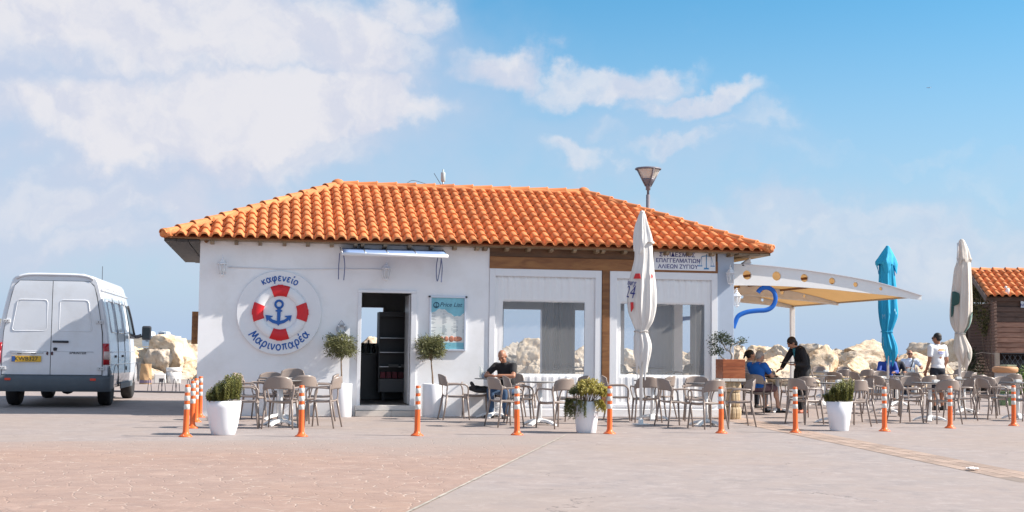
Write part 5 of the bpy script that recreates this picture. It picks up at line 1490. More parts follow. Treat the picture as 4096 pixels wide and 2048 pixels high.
ph = MB(); ph.tube(smooth_path([(-.25, -.06, .44), (-.2, -.24, .30), (0, -.30, .26), (.2, -.24, .30), (.25, -.06, .44)], 5), .006, 5); ph.build('handle', METAL, bk)
pc = ground_at(640, 1534); cr_ = thing('carton', 'crumpled white box left of the white drum', 'box', pc, .2)
box('body', WB, cr_, -.19, .19, -.17, .17, 0, .34, .03); MB().box(-.20, .20, -.02, .20, 0, .03, Matrix.Translation((0, -.05, .345)) @ Matrix.Rotation(R(14), 4, 'Y')).build('flap', WB, cr_); box('painted_hole', DARK, cr_, -.02, .12, -.174, -.171, .06, .18)  # dark plate on the front paints the shaded inside of a hole
pk = ground_at(582, 1536); sk = thing('paper_sack', 'tall brown paper sack standing by the van front wheel', 'sack', pk)
sm_ = MB()
sm_.grid(lambda a, c: ((.20-.02*c+.012*math.sin(a*37+c*5))*math.cos(6.283*a)*1.0, (.13*(1-.6*c**3)+.012*math.sin(a*25+c*9))*math.sin(6.283*a), .68*c), 40, 14); sm_.build('body', mat('kraft paper', (.50, .31, .16), .8, var=.15, vscale=6, bump=.5, bscale=12), sk)
MB().lathe([(.205, .04), (.205, .13)], 24, caps=False, fr=lambda i, th: math.hypot(math.cos(th), .68*math.sin(th))).build('printed_band', mat('sack band', (.22, .17, .24), .7), sk)
rk = thing('bike_rack', 'low dark bicycle rack of thin hoops behind the van', 'bike rack', ground_at(300, 1570))
rk_o = Vector(rk.location)
IR = mat('rack iron', (.03, .03, .045), .5)
pA, pB = ground_at(-30, 1562)-rk_o, ground_at(790, 1574)-rk_o
for dy in (0, .12): MB().tube([pA+Vector((0, dy, .03)), pB+Vector((0, dy, .03))], .022, 6).build('rail', IR, rk)
for u in (-8, 6, 22, 37, 160, 200, 578, 622, 636, 680, 695, 738, 753):
    x = (ground_at(u, 1570+.0117*(u-300))-rk_o); x = Vector((x.x, pA.y+(pB.y-pA.y)*((x.x-pA.x)/(pB.x-pA.x)), 0))
    MB().tube(smooth_path([x+Vector((-.045, 0, .02)), x+Vector((-.03, .02, .22)), x+Vector((-.012, .04, .37)), x+Vector((.012, .06, .37)), x+Vector((.03, .08, .22)), x+Vector((.045, .1, .02))], 5), .009, 6).build('hoop', IR, rk)
# tiny airliner
ap_o = thing('airplane', 'tiny distant airplane high in the blue sky', 'airplane', at_depth(3715, 351, 7000), R(4))
AM = mat('plane grey', (.35, .40, .48), .5); s = 7000/FPX
MB().tube([(-10*s, 0, 0), (-7*s, 0, .4*s), (6*s, 0, .8*s), (10*s, 0, 1.5*s)], [.3*s, 1.1*s, 1.1*s, .2*s], 10).build('fuselage', AM, ap_o)
w_ = MB(); w_.add([(-1*s, -9*s, .3*s), (1.5*s, -9*s, .3*s), (2*s, 9*s, .3*s), (-.5*s, 9*s, .3*s), (-1*s, -9*s, .7*s), (1.5*s, -9*s, .7*s), (2*s, 9*s, .7*s), (-.5*s, 9*s, .7*s)], [(3, 2, 1, 0), (4, 5, 6, 7), (0, 1, 5, 4), (1, 2, 6, 5), (2, 3, 7, 6), (3, 0, 4, 7)]); w_.build('wings', AM, ap_o)
tf = MB(); tf.prism([(7*s, .8*s), (10*s, 1.2*s), (10.6*s, 4*s), (9.4*s, 4*s)], -.2*s, .2*s); tf.build('tail_fin', AM, ap_o)
# scrap on the paving
lp = ground_at(3890, 1882); li = MB(); random.seed(4)
li.grid(lambda a, c: ((a-.5)*.11+random.uniform(-.008, .008), (c-.5)*.16+random.uniform(-.01, .01), .012+.022*noise.noise(Vector((a*5, c*5, 3)))+.012*random.random()), 6, 6, thick=.004, smooth=False)
lo_ = li.build('paper_scrap', mat('scrap paper', (.74, .73, .74), .8)); lo_.location = lp+Vector((0, 0, .012)); tag(lo_, 'white crumpled paper scrap lying on the brick paver strip', 'litter')

# ------------------------------------------------------------------ wooden hut at the right
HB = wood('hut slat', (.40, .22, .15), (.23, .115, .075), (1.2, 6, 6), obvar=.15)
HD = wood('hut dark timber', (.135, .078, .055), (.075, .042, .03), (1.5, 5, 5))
hY = 45.; hc = at_depth(3982, 1405, hY); s = hY/FPX
hut = thing('wooden_hut', 'weathered wooden hut with slatted wall and orange tile roof at the right edge', 'hut', (hc.x, hY, 0), R(-6))
zr_ = lambda v: EYE+(1420-v)*s
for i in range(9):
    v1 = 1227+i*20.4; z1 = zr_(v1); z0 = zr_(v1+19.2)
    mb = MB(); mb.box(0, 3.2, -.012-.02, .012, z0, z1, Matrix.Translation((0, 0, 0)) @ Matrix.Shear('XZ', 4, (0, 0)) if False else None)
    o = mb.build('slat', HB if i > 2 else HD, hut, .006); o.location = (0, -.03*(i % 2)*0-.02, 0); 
    o.data.transform(Matrix.Translation((0, 0, z0)) @ Matrix.Rotation(R(-9), 4, 'X') @ Matrix.Translation((0, 0, -z0)))
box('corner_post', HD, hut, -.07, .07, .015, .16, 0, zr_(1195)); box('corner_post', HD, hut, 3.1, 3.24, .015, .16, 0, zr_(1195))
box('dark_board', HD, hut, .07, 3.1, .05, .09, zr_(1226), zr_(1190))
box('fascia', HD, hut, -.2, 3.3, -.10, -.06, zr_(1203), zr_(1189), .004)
dep = 4.4
box('back_wall', HD, hut, 0, 3.2, dep-.1, dep, 0, zr_(1195)); box('side_wall', HD, hut, 3.24, 3.28, .2, dep-.1, 0, zr_(1195))
# gable roof, ridge along the front
ze_, zg = zr_(1189), zr_(1099)+.25; yg = dep/2
gb = MB(); gb.add([(-.3, -.28, ze_), (3.5, -.28, ze_), (3.5, yg, zg), (-.3, yg, zg), (3.5, dep+.28, ze_), (-.3, dep+.28, ze_)], [(0, 1, 2, 3), (3, 2, 4, 5)])
hr = gb.build('roof', HD, hut)
gp = math.atan2(zg-ze_, yg+.28); gl = math.hypot(zg-ze_, yg+.28); nr = 6
HT = TM
htm = MB(); htm.add([(x*1.15, y*gl/nr/TL, z*1.15) for x, y, z in TM.v], TM.f, True); htme = htm.mesh('hut_tile'); htme.materials.append(TERRA)
for sgn in (1, -1):
    for r in range(nr):
        for i in range(16):
            d = r*gl/nr
            o = link('roof_tile', htme, hr)
            if sgn > 0: o.location = (-.3+(i+.5)*.238, -.28+d*math.cos(gp), ze_+d*math.sin(gp)+.02); o.rotation_euler = (gp, 0, random.uniform(-.02, .02))
            else: o.location = (-.3+(i+.5)*.238, dep+.28-d*math.cos(gp), ze_+d*math.sin(gp)+.02); o.rotation_euler = (gp, 0, math.pi)
for i in range(9):
    o = link('ridge_tile', cme, hr); o.location = (-.35+i*.42, yg, zg+.05); o.rotation_euler = (0, 0, R(-90)); o.scale = (1.2, 1.05, 1.2)
for s_ in (-1, 1):
    vb = MB(); vb.box(-.36, -.31, 0, gl, -.16, .02); o = vb.build('barge_board', HD, hut)
    o.location = (0, -.28 if s_ < 0 else dep+.28, ze_); o.rotation_euler = (gp, 0, 0) if s_ < 0 else (math.pi-gp, 0, 0)
    if s_ > 0: o.data.transform(Matrix.Scale(-1, 4, (0, 0, 1)))
# sign on the hut
hs_x = (4080-3982)*s
sgn_ = thing('hut_sign', 'small pale sign with blue letters under the eave of the wooden hut', 'sign', hut.location+Matrix.Rotation(R(-6), 3, 'Z') @ Vector((hs_x+.28, -.06, (zr_(1201)+zr_(1229))/2)), R(-6))
box('board', mat('hut sign', (.62, .70, .78), .5), sgn_, -.28, .28, -.02, 0, -.12, .12)
put_text('ΜΗ', .13, NAVY, sgn_, (-.19, -.0215, -.04), extrude=.001, bold=.002)
tr = MB(); tr.prism([(-.26, .11), (.26, .11), (.26, -.05), (-.02, .02)], -.021, -.0235); tr.build('dark_triangle', DARK, sgn_, fix=True)
# scrap on its roof
bd = MB(); bd.ball((0, 0, .10), (.07, .06, .12), Matrix.Rotation(.35, 3, 'Y')); bd.ball((-.05, 0, .23), (.045, .04, .05)); bd.ball((.06, 0, .0), (.08, .05, .05))
wp_ = at_depth(4041, 1188, hY-.35); bo = bd.build('white_dove', mat('feather white', (.78, .76, .75), .8)); bo.location = wp_+Vector((0, .25, .10)); tag(bo, 'small white dove shape resting on the hut roof tiles near the eave', 'bird')
# wire mesh screen and fence
WIRE = mat('rusty wire', (.18, .11, .085), .7); WIREG = mat('grey wire', (.11, .12, .13), .5)
def diamond(mb, o, ex, w, h, step, r):
    o = Vector(o); ex = Vector(ex).normalized(); up_ = Vector((0, 0, 1)); k_ = 1.6
    n = int((w+h/k_)/step)+1
    for i in range(n):
        for sg_ in (1, -1):
            a0 = i*step-(h/k_ if sg_ > 0 else 0); pts = []
            t0, t1 = 0, h/k_
            x0 = a0 if sg_ > 0 else i*step; x1 = x0+sg_*h/k_
            lo_t, hi_t = 0, 1
            if sg_ > 0:
                lo_t = max(0, -x0/(x1-x0)); hi_t = min(1, (w-x0)/(x1-x0))
            else:
                hi_t = min(1, x0/(x0-x1)); lo_t = max(0, (x0-w)/(x0-x1))
            if hi_t <= lo_t: continue
            p = o+ex*(x0+(x1-x0)*lo_t)+up_*(h*lo_t); q = o+ex*(x0+(x1-x0)*hi_t)+up_*(h*hi_t)
            mb.tube([p, q], r, 3, caps=False, smooth=False)
pf0 = at_depth(3990, 1500, 44.2); pf1 = at_depth(3880, 1500, 49.0)
scr = thing('wire_fence', 'rusty diamond wire fence with climbing plant between the rocks and the hut', 'fence', (pf0.x, pf0.y, 0))
ex = (Vector((pf1.x, pf1.y, 0))-Vector((pf0.x, pf0.y, 0))); wl_ = ex.length
mb = MB(); diamond(mb, (0, 0, .05), ex, wl_, 3.0, .13, .0085); tag(mb.build('wire_net', WIRE, scr), kind='stuff')
box('end_post', mat('fence post', (.36, .29, .23), .8, var=.2), scr, -.07, .06, -.06, .06, 0, zr_(1410)); 
MB().tube([ex+Vector((0, 0, 0)), ex+Vector((0, 0, 3.05))], .04, 8).build('end_post', WIRE, scr)
MB().tube([(0, 0, 3.05), ex+Vector((0, 0, 3.05))], .02, 6).build('top_wire', WIRE, scr)
MB().tube([ex*.0+Vector((0, -.02, zr_(1410)-.05)), ex*.5+Vector((0, -.02, zr_(1412)+.02)), ex+Vector((0, -.02, zr_(1418)))], .012, 5).build('cross_wire', mat('pale rod', (.5, .42, .36), .7), scr)
f2 = thing('wire_fence', 'grey diamond wire fence below the slats of the wooden hut', 'fence', (hut.location.x+.16, hY-.05, 0), R(-6))
mb = MB(); diamond(mb, (0, 0, .05), (1, 0, 0), 3.0, zr_(1412)-.1, .17, .008); tag(mb.build('wire_net', WIREG, f2), kind='stuff')
MB().tube([(0, 0, zr_(1412)), (3.0, 0, zr_(1412))], .015, 6).build('top_wire', WIREG, f2)
box('end_post', mat('fence post', ()), f2, 2.95, 3.05, -.05, .05, 0, zr_(1408))
box('interior_shade', DARK, hut, .25, 3.1, .6, .64, .1, zr_(1440))  # dark sheet stands in for the shade inside the hut
# climbing plant and shrubs
random.seed(41)
def foliage_thing(name, label, cat, base, blobs, mt, leaf, w, n, stem=True, seed=1, group=None):
    random.seed(seed); t = thing(name, label, cat, base, 0, group); L = []; st = MB()
    for (x, y, z, rx, ry, rz_) in blobs:
        st.tube(smooth_path([(x*.2, y*.2, 0), (x*.7+random.uniform(-.1, .1), y*.7, z*.5), (x, y, z)], 4), .012, 5)
        for _ in range(n):
            d = Vector((random.gauss(0, .45), random.gauss(0, .45), random.gauss(0, .45))); L.append((Vector((x+d.x*rx, y+d.y*ry, z+d.z*rz_)), d.normalized()))
    mb = MB(); leaf_cloud(mb, L, leaf, w, .15); st.build('stems', BARK, t); mb.build('foliage', mt, t); return t
CLIMB = mat('climber leaf', (.105, .10, .030), .55, island=.5, trans=.25)
e1 = ex.normalized()
def on_scr(u, v):
    f = (3990-u)/110.; p = ex*max(0, min(1, f)); Y = pf0.y+p.y; return p+Vector((0, -.08, EYE+(1419-v)*Y/FPX))
bl_ = [(on_scr(u, v), r) for u, v, r in ((3925, 1185, .30), (3905, 1215, .25), (3945, 1240, .30), (3962, 1262, .25), (3930, 1270, .3), (3955, 1295, .22), (3915, 1250, .25), (3900, 1170, .2), (3950, 1318, .16))]
foliage_thing('climbing_plant', 'yellowish climbing plant hanging over the upper wire fence beside the hut', 'climber', scr.location, [(p.x, p.y, p.z, r*1.0, r*.5, r*1.3) for p, r in bl_], CLIMB, .10, .022, 200, seed=42)
DKB = mat('dark bush leaf', (.035, .055, .020), .55, island=.5, trans=.2)
foliage_thing('bush', 'dark green bush at the foot of the wire fence behind the parasol', 'bush', Vector((at_depth(3902, 1500, 46.5).x, 46.5, 0)), [(-.15, 0, 1.0, .3, .3, .5), (.15, 0, .7, .35, .3, .4), (0, 0, .4, .4, .3, .3), (-.2, 0, 1.3, .2, .2, .3)], DKB, .10, .02, 260, seed=43)
foliage_thing('bush', 'light green bush at the right edge beside the waste bin', 'bush', Vector((at_depth(4092, 1500, 40).x, 40, 0)), [(0, 0, .55, .3, .3, .28), (.15, 0, .8, .25, .2, .2), (-.12, 0, .4, .25, .2, .2), (.3, 0, .5, .3, .2, .3)], mat('bright leaf', (.12, .19, .035), .5, island=.4, trans=.3), .09, .016, 240, seed=44)
pbn = ground_at(4022, 1606); bs_ = (1606-hz(4022))/EYE
bn = thing('waste_bin', 'round pale bin with an orange brown rim and planks on top before the hut', 'bin', pbn)
zt_ = lambda v: EYE-(v-1421)/bs_
rb_ = 44/bs_
MB().lathe([(rb_*.80, 0), (rb_*.84, .02), (rb_*.92, zt_(1490))], 28).build('body', mat('bin body', (.60, .56, .52), .6, var=.1), bn)
MB().lathe([(rb_*1.0, zt_(1490)), (rb_*1.12, zt_(1486)), (rb_*1.15, zt_(1474)), (rb_*1.08, zt_(1468)), (rb_*.9, zt_(1466))], 28).build('rim', mat('bin rim', (.52, .26, .12), .6, var=.12), bn)
pln = thing('plank', 'pale green plank lying across the top of the waste bin', 'plank', pbn+Vector((0, 0, zt_(1466))), .1)
box('board', mat('green plank', (.40, .44, .30), .7, var=.15), pln, -.05, .22, -.25, .2, .002, .05, .004)
gc = thing('green_crate', 'green plastic crate on the ground behind the last chairs', 'crate', ground_at(4026, 1622))
gcm = mat('green plastic', (.14, .22, .10), .5)
box('body', gcm, gc, -.18, .18, -.15, .15, 0, .34, .02); box('rim', gcm, gc, -.20, .20, -.17, .17, .341, .38, .008)
# ------------------------------------------------------------------ the van
VS = 1.165
VW = mat('van white', (.70, .73, .78), .22, coat=.6, var=.03, vscale=1.2, dirt=((.50, .48, .45), 1.6, .35))
VG = mat('van grey plastic', (.085, .105, .125), .6, var=.06)
VD = mat('van dark seam', (.03, .034, .045), .6); VGL = mat('van glass', (.02, .028, .035), .08)
RUB = mat('rubber', (.018, .018, .02), .8, bump=.3, bscale=60)
VR = mat('tail light red', (.42, .010, .018), .2, coat=.5); VC = mat('tail light clear', (.60, .48, .45), .2, coat=.5)
rear = ground_at(232, 1625)
van = thing('delivery_van', 'white panel van seen from behind, half in the shadow of the cafe roof', 'van', (rear.x+.06, rear.y-.62, 0), R(9.5), scale=VS); van.scale = (VS, VS, VS*.95)
def half_w(z):
    pr = [(.30, .90), (.42, .955), (.62, .975), (1.0, .97), (1.35, .945), (1.75, .885), (2.10, .815), (2.30, .765), (2.38, .74), (2.43, .70), (2.465, .62), (2.48, .45), (2.485, .0)]
    for (z0, w0), (z1, w1) in zip(pr, pr[1:]):
        if z0 <= z <= z1: return w0+(w1-w0)*(z-z0)/(z1-z0)
    return .9
zsec = [.34, .42, .62, .8, 1.0, 1.2, 1.35, 1.55, 1.75, 1.95, 2.10, 2.22, 2.30, 2.38, 2.43, 2.465, 2.48]
def top_at(y):
    for (y0, t0), (y1, t1) in zip(((0, 2.485), (3.75, 2.485), (4.05, 2.40), (4.75, 1.30), (5.35, 1.02), (5.55, .55)), ((3.75, 2.485), (4.05, 2.40), (4.75, 1.30), (5.35, 1.02), (5.55, .55), (6, .5))):
        if y0 <= y <= y1: return t0+(t1-t0)*(y-y0)/(y1-y0)
stn = [0, .03, .10, .4, 1.0, 1.6, 2.2, 2.8, 3.4, 3.75, 4.05, 4.4, 4.75, 5.05, 5.35, 5.5]
bd_ = MB(); secs = []
for y in stn:
    tz = top_at(y); k_ = (tz-.34)/(2.485-.34); ins = {0: .035, .03: .012}.get(y, 0) + max(0, (y-4.7))*.12
    sec = []
    for z in zsec: sec.append((half_w(z)-ins, y, .34+(z-.34)*k_ if k_ < 1 else z))
    sec.append((0, y, tz))
    full = sec+[(-x, y_, z) for x, y_, z in reversed(sec[:-1])]
    secs.append(full)
n = len(secs[0]); vs = [p for s_ in secs for p in s_]
bd_.add(vs, [(i*n+j, i*n+j+1, (i+1)*n+j+1, (i+1)*n+j) for i in range(len(stn)-1) for j in range(n-1)], True)
b0_ = len(bd_.f); bd_.f += [tuple(range(n)), tuple(reversed(range((len(stn)-1)*n, len(stn)*n)))]; bd_.sm += [False, False]
bd_.f += [(i*n, (i+1)*n, (i+1)*n+n-1, i*n+n-1) for i in range(len(stn)-1)]; bd_.sm += [False]*(len(stn)-1)
body = bd_.build('body', VW, van, fix=True)
# rear doors: two bowed panels standing proud of a dark seam plate
sp_ = MB(); sp_.prism([(-.86, .60), (.86, .60), (.845, 1.4), (.73, 2.1), (.672, 2.29), (.59, 2.362), (-.59, 2.362), (-.672, 2.29), (-.73, 2.1), (-.845, 1.4)], -.004, -.012); sp_.build('seam_plate', VD, van, fix=True)
def door(s):
    g = .0055
    lim = lambda z: np.interp(z, [.60, 1.0, 1.4, 1.75, 2.1, 2.30, 2.355], [.855, .855, .84, .79, .725, .675, .60])-.008
    mb = MB()
    def fn(a, b):
        z = .61+1.745*b; w = lim(z); xm = -.03+.0*z
        x = xm+g+(w-xm-g)*a if s > 0 else xm-g-(w+xm-g)*a
        return (x, -.014-.016*math.sin(min(1, max(0, b))*3.14)**.4-.008*(1-a), z)
    mb.grid(fn, 10, 18, thick=.0)
    d = mb.build('rear_door', VW, van)
    # stamped frame
    x0, x1 = (.10, .66) if s > 0 else (-.70, -.11)
    z0, z1 = 1.42, 2.00
    k_ = .10; pth = []
    k2 = .0
    tp = (-.075 if s > 0 else .085)
    cor = [(x0, z0), (x1, z0), (x1+(tp if s > 0 else 0), z1), (x0+(tp if s < 0 else 0), z1)]
    cx_ = sum(c[0] for c in cor)/4; cz_ = sum(c[1] for c in cor)/4
    pts = []
    for i in range(4):
        p, q, r_ = Vector(cor[i-1]), Vector(cor[i]), Vector(cor[(i+1) % 4])
        for t in (0, .25, .5, .75, 1):
            a = q+(p-q).normalized()*.06*(1-t)**2; b_ = q+(r_-q).normalized()*.06*t**2
            pts.append(q+(p-q).normalized()*.06*(1-t)**2+(r_-q).normalized()*.06*t**2)
    pts.append(pts[0])
    yd = -.036
    MB().tube([(p.x, yd+.004, p.y) for p in pts], .011, 6, caps=False, flat=.7).build('stamped_rib', VW, d)
    pp = MB(); pp.prism([(cx_+(p.x-cx_)*.93, cz_+(p.y-cz_)*.93) for p in pts[:-1]], yd+.008, yd+.002); pp.build('stamped_panel', VW, d, fix=True)
    hzs = (1.60, .73)
    for z in hzs:
        w = lim(z)
        box('hinge', mat('hinge white', (.62, .63, .65), .4), d, s*w-.075 if s > 0 else -w-.045, s*w+.045 if s > 0 else -w+.075, -.055, -.022, z-.032, z+.032, .006)
        for q in (-.03, .012): MB().ball((s*w+s*q, -.057, z), (.011, .006, .011), lv=1).build('hinge_bolt', VD, d)
    MB().tube([((.04 if s > 0 else -.72), yd-.0, 1.045), ((.70 if s > 0 else -.10), yd-.0, 1.04)], .006, 5).build('swage_line', VW, d)
    return d
dl, dr = door(-1), door(1)
MB().tube([(.0, -.055, 1.225), (.27, -.055, 1.222)], .021, 8, flat=1).build('handle', VD, dr)
MB().lathe([(.035, 0), (.035, .02), (.025, .028)], 14, (.045, -.035, 1.085)).build('lock', VD, dr).rotation_euler = (0, 0, 0)
box('lock_plate', VD, dr, .015, .075, -.062, -.036, 1.055, 1.115, .012)
for d_, x in ((dl, -.085), (dr, -.005)): MB().ball((x, -.045, 1.005), (.019, .014, .035)).build('latch_cover', mat('latch red brown', (.09, .03, .035), .5), d_)
pl2 = box('plate', mat('plate yellow', (.72, .42, .035), .45), van, -.685, -.185, -.060, -.046, .845, .955, .004); pl2.name = 'number_plate'
box('blue_strip', mat('plate blue', (.03, .09, .30), .5), pl2, -.681, -.625, -.0625, -.0605, .849, .951)
put_text('KWB327', .105, VD, pl2, (-.435, -.0615, .90), extrude=.001, bold=.0008)
for x in (-.555, -.315): box('plate_lamp', VD, van, x-.035, x+.035, -.065, -.035, .995, 1.008, .003)
MB().tube([(-.72, -.037, 1.015), (-.15, -.037, 1.012)], .012, 6).build('plate_recess_lip', VW, dl)
put_text('SPRINTER', .062, VD, dr, (.43, -.036, 1.015), extrude=.003, shear=.2, bold=.001, spacing=1.1)
for s_ in (-1, 1):
    tl_ = MB()
    def shell(z0, z1, nm, m_):
        mb = MB(); xo = lambda z: half_w(z)+.004
        mb.grid(lambda a, b: (s_*(xo(z0+(z1-z0)*b)-.105*(1-a)*1.0), -.050+.085*a**2.5, z0+(z1-z0)*b), 8, 3, thick=-.02 if s_ < 0 else .02)
        return mb.build(nm, m_, van)
    t_ = shell(.80, 1.20, 'tail_light', VR); 
    mb = MB(); mb.grid(lambda a, b: (s_*(half_w(1.0)+.0065-.098*(1-a)), -.0535+.085*a**2.5, .90+.15*b), 8, 2, thick=-.01 if s_ < 0 else .01); mb.build('clear_lens', VC, t_)
bp = MB()
bsec = [(.30, -.10), (.36, -.135), (.44, -.15), (.52, -.148), (.595, -.14), (.60, -.02), (.30, .05)]
xs_ = [-1.0, -.985, -.93, -.86, -.5, 0, .5, .86, .93, .985, 1.0]
def bump(a, b):
    i = round(a*10); j = round(b*6); x = xs_[i]; z, y = bsec[j]; e_ = {0: .19, 1: .10, 2: .045, 3: .012}.get(min(i, 10-i), 0)
    return (x, y+e_ if j < 5 else max(y, y+e_), z+(.0 if 2 < i < 8 else 0))
bp.grid(bump, 10, 6, smooth=True); bmpr = bp.build('bumper', VG, van)
for s_ in (-1, 1):
    mb = MB(); mb.grid(lambda a, b: (s_*(half_w(.62+.2*b)+.012), -.045+.32*a, .58+.20*b*(1-a*.6)), 6, 4, thick=.012 if s_ > 0 else -.012); mb.build('bumper_corner', VG, bmpr)
    mb = MB(); mb.box(s_*.975 if s_ > 0 else -1.0, 1.0 if s_ > 0 else -.975, .02, .52, .34, .60); mb.build('bumper_side', VG, bmpr, .01)
    box('reflector', mat('reflector red', (.72, .05, .02), .3), bmpr, s_*.72-.05, s_*.72+.05, -.158, -.146, .505, .548, .004)
    box('side_sill', VG, van, s_*.965 if s_ > 0 else -.985, .985 if s_ > 0 else -.965, 1.75, 3.75, .30, .42, .01)
def wheel(x, y):
    w = MB(); w.lathe([(.20, -.11), (.30, -.115), (.335, -.095), (.345, -.05), (.345, .05), (.335, .095), (.30, .115), (.20, .11)], 36)
    t_ = w.build('wheel', RUB, van); t_.location = (x, y, .345); t_.rotation_euler = (0, R(90), 0)
    r_ = MB(); r_.lathe([(.205, -.10), (.20, -.06), (.10, -.05), (.0, -.05)], 24, caps=False); r_.lathe([(.205, .10), (.20, .06), (.10, .075), (.0, .08)], 24, caps=False); r_.build('rim', mat('van rim', (.32, .33, .35), .5, metal=.3), t_)
for x in (-.80, .80): wheel(x, 1.02); wheel(x*1.0, 4.55)
for s_ in (-1, 1):
    for y in (1.02, 4.55):
        a_ = MB()
        a_.grid(lambda a, b: (s_*(.955+.018*b), y+(.41+.05*b)*math.cos(math.pi*a), .36+(.40+.05*b)*math.sin(math.pi*a)), 20, 2, thick=.008 if s_ > 0 else -.008); a_.build('wheel_arch', VD, van)
MB().lathe([(.30, -.08), (.33, 0), (.30, .08)], 28, (0, 0, 0)).build('spare_wheel', RUB, van).location = (-.25, 1.7, .40)
MB().tube([(-.78, 1.02, .345), (.78, 1.02, .345)], .045, 8).build('axle', VD, van); MB().ball((.12, 1.02, .34), (.14, .13, .13)).build('differential', VD, van)
box('floor_pan', VD, van, -.88, .88, .06, 4.9, .40, .46); MB().tube([(.48, .0, .36), (.48, 1.0, .36)], .03, 8).build('exhaust', VD, van)
def sidept(y, z, off=.006, s_=1): return Vector((s_*(half_w(z)+off), y, z))
for y0, y1 in ((.42, 1.20), (1.40, 2.30), (2.48, 3.15)):
    z0, z1 = 1.42, 2.02
    pts = [sidept(y0+.06, z0), sidept(y1-.06, z0), sidept(y1, z0+.07), sidept(y1, z1-.07), sidept(y1-.06, z1), sidept(y0+.06, z1), sidept(y0, z1-.07), sidept(y0, z0+.07), sidept(y0+.06, z0)]
    MB().tube(pts, .014, 6, caps=False).build('side_rib', VW, van)
for z, y0, y1 in ((1.04, .12, 4.3), (.80, .12, 4.3)): MB().tube([sidept(y0+(y1-y0)*i/8, z, .002) for i in range(9)], .010, 5).build('swage_line', VW, van)
for y in (1.33, 2.40, 3.30): MB().tube([sidept(y, z, .003) for z in np.linspace(.60, 2.10, 12)], .005, 4).build('door_seam', VD, van)
gl_ = MB(); gl_.grid(lambda a, b: sidept(3.36+(.85-.55*b)*a+.0, 1.36+.66*b, .006), 6, 6, thick=.004); gl_.build('side_window', VGL, van, fix=True)
MB().tube([sidept(3.34+.88*i/8*(1), 1.34, .008) for i in range(9)], .016, 5).build('window_seal', VD, van)
MB().tube([sidept(4.22-.05*i, 1.34+.085*i, .008) for i in range(9)], .022, 5).build('screen_pillar', VD, van)
for y in (.9, 2.0): box('side_handle', VD, van, .968, .990, y-.07, y+.07, .93, .975, .004)
MB().ball((.978, 2.62, .70), (.012, .05, .05)).build('fuel_cap', VD, van)
for s_ in (-1, 1):
    MB().tube(smooth_path([(s_*.93, 4.12, 1.36), (s_*1.02, 4.10, 1.36), (s_*1.10, 4.10, 1.39)], 4), .040, 8).build('mirror_arm', VD, van)
    mm = MB(); mm.box(s_*1.20-.095, s_*1.20+.095, 4.06, 4.17, 1.29, 1.60); mi = mm.build('mirror', VD, van, .035); 
    box('mirror_glass', VGL, mi, s_*1.20-.07, s_*1.20+.07, 4.055, 4.061, 1.33, 1.56)
# gutter with its ribs along the roof edge
gm_ = MB(); gm_.tube([sidept(y, 2.20, .006) for y in np.linspace(.02, 3.9, 12)], .022, 6); gm_.build('roof_gutter', VW, van)
for i in range(26):
    y = .35+i*.125; MB().tube([sidept(y, 2.24, .004), sidept(y, 2.36, .004)], .012, 5).build('vent_rib', VW, van)
rc = MB(); rc.tube([(x, -.005+.0, 2.40+.075*(1-(abs(x)/.66)**6)) for x in np.linspace(-.66, .66, 21)], .03, 8); rc.build('roof_cap', VW, van)
for x in (-.45, 0, .45): box('roof_rib', VW, van, x-.04, x+.04, .1, 3.6, 2.47, 2.505, .01)
MB().tube([(.35, 3.5, 2.48), (.36, 3.4, 2.85)], .006, 5).build('aerial', VD, van)

# ------------------------------------------------------------------ people
def remesh(prims, voxel, sm=4, name='m', factor=.5):
    mb = MB()
    for p in prims:
        if p[0] == 'c':
            _, a, ra, b, rb_ = p; a, b = Vector(a), Vector(b)
            mb.tube([a, a.lerp(b, .5), b], [ra, (ra+rb_)/2, rb_], 14); mb.ball(a, ra, lv=2); mb.ball(b, rb_, lv=2)
        else:
            _, c, r, M_ = p; mb.ball(c, r, M_, lv=3)
    me = mb.mesh(name); o = link(name, me)
    r = o.modifiers.new('r', 'REMESH'); r.mode = 'VOXEL'; r.voxel_size = voxel; r.use_smooth_shade = True
    s_ = o.modifiers.new('s', 'SMOOTH'); s_.factor = factor; s_.iterations = sm
    out = bpy.data.meshes.new_from_object(o.evaluated_get(bpy.context.evaluated_depsgraph_get())); out.name = name
    bpy.data.objects.remove(o); bpy.data.meshes.remove(me)
    return out
SKIN = mat('skin', (.46, .23, .145), .55, var=.06, vscale=20); SKIN2 = mat('tanned skin', (.36, .165, .10), .5, var=.06, vscale=20); SKIN3 = mat('fair skin', (.52, .29, .20), .55, var=.06, vscale=20)
EYEW = mat('eye', (.05, .035, .03), .2)
def basis(fwd, up_=(0, 0, 1)):
    f = Vector(fwd).normalized(); r = f.cross(Vector(up_)).normalized(); u = r.cross(f)
    return Matrix((r, f, u)).transposed()
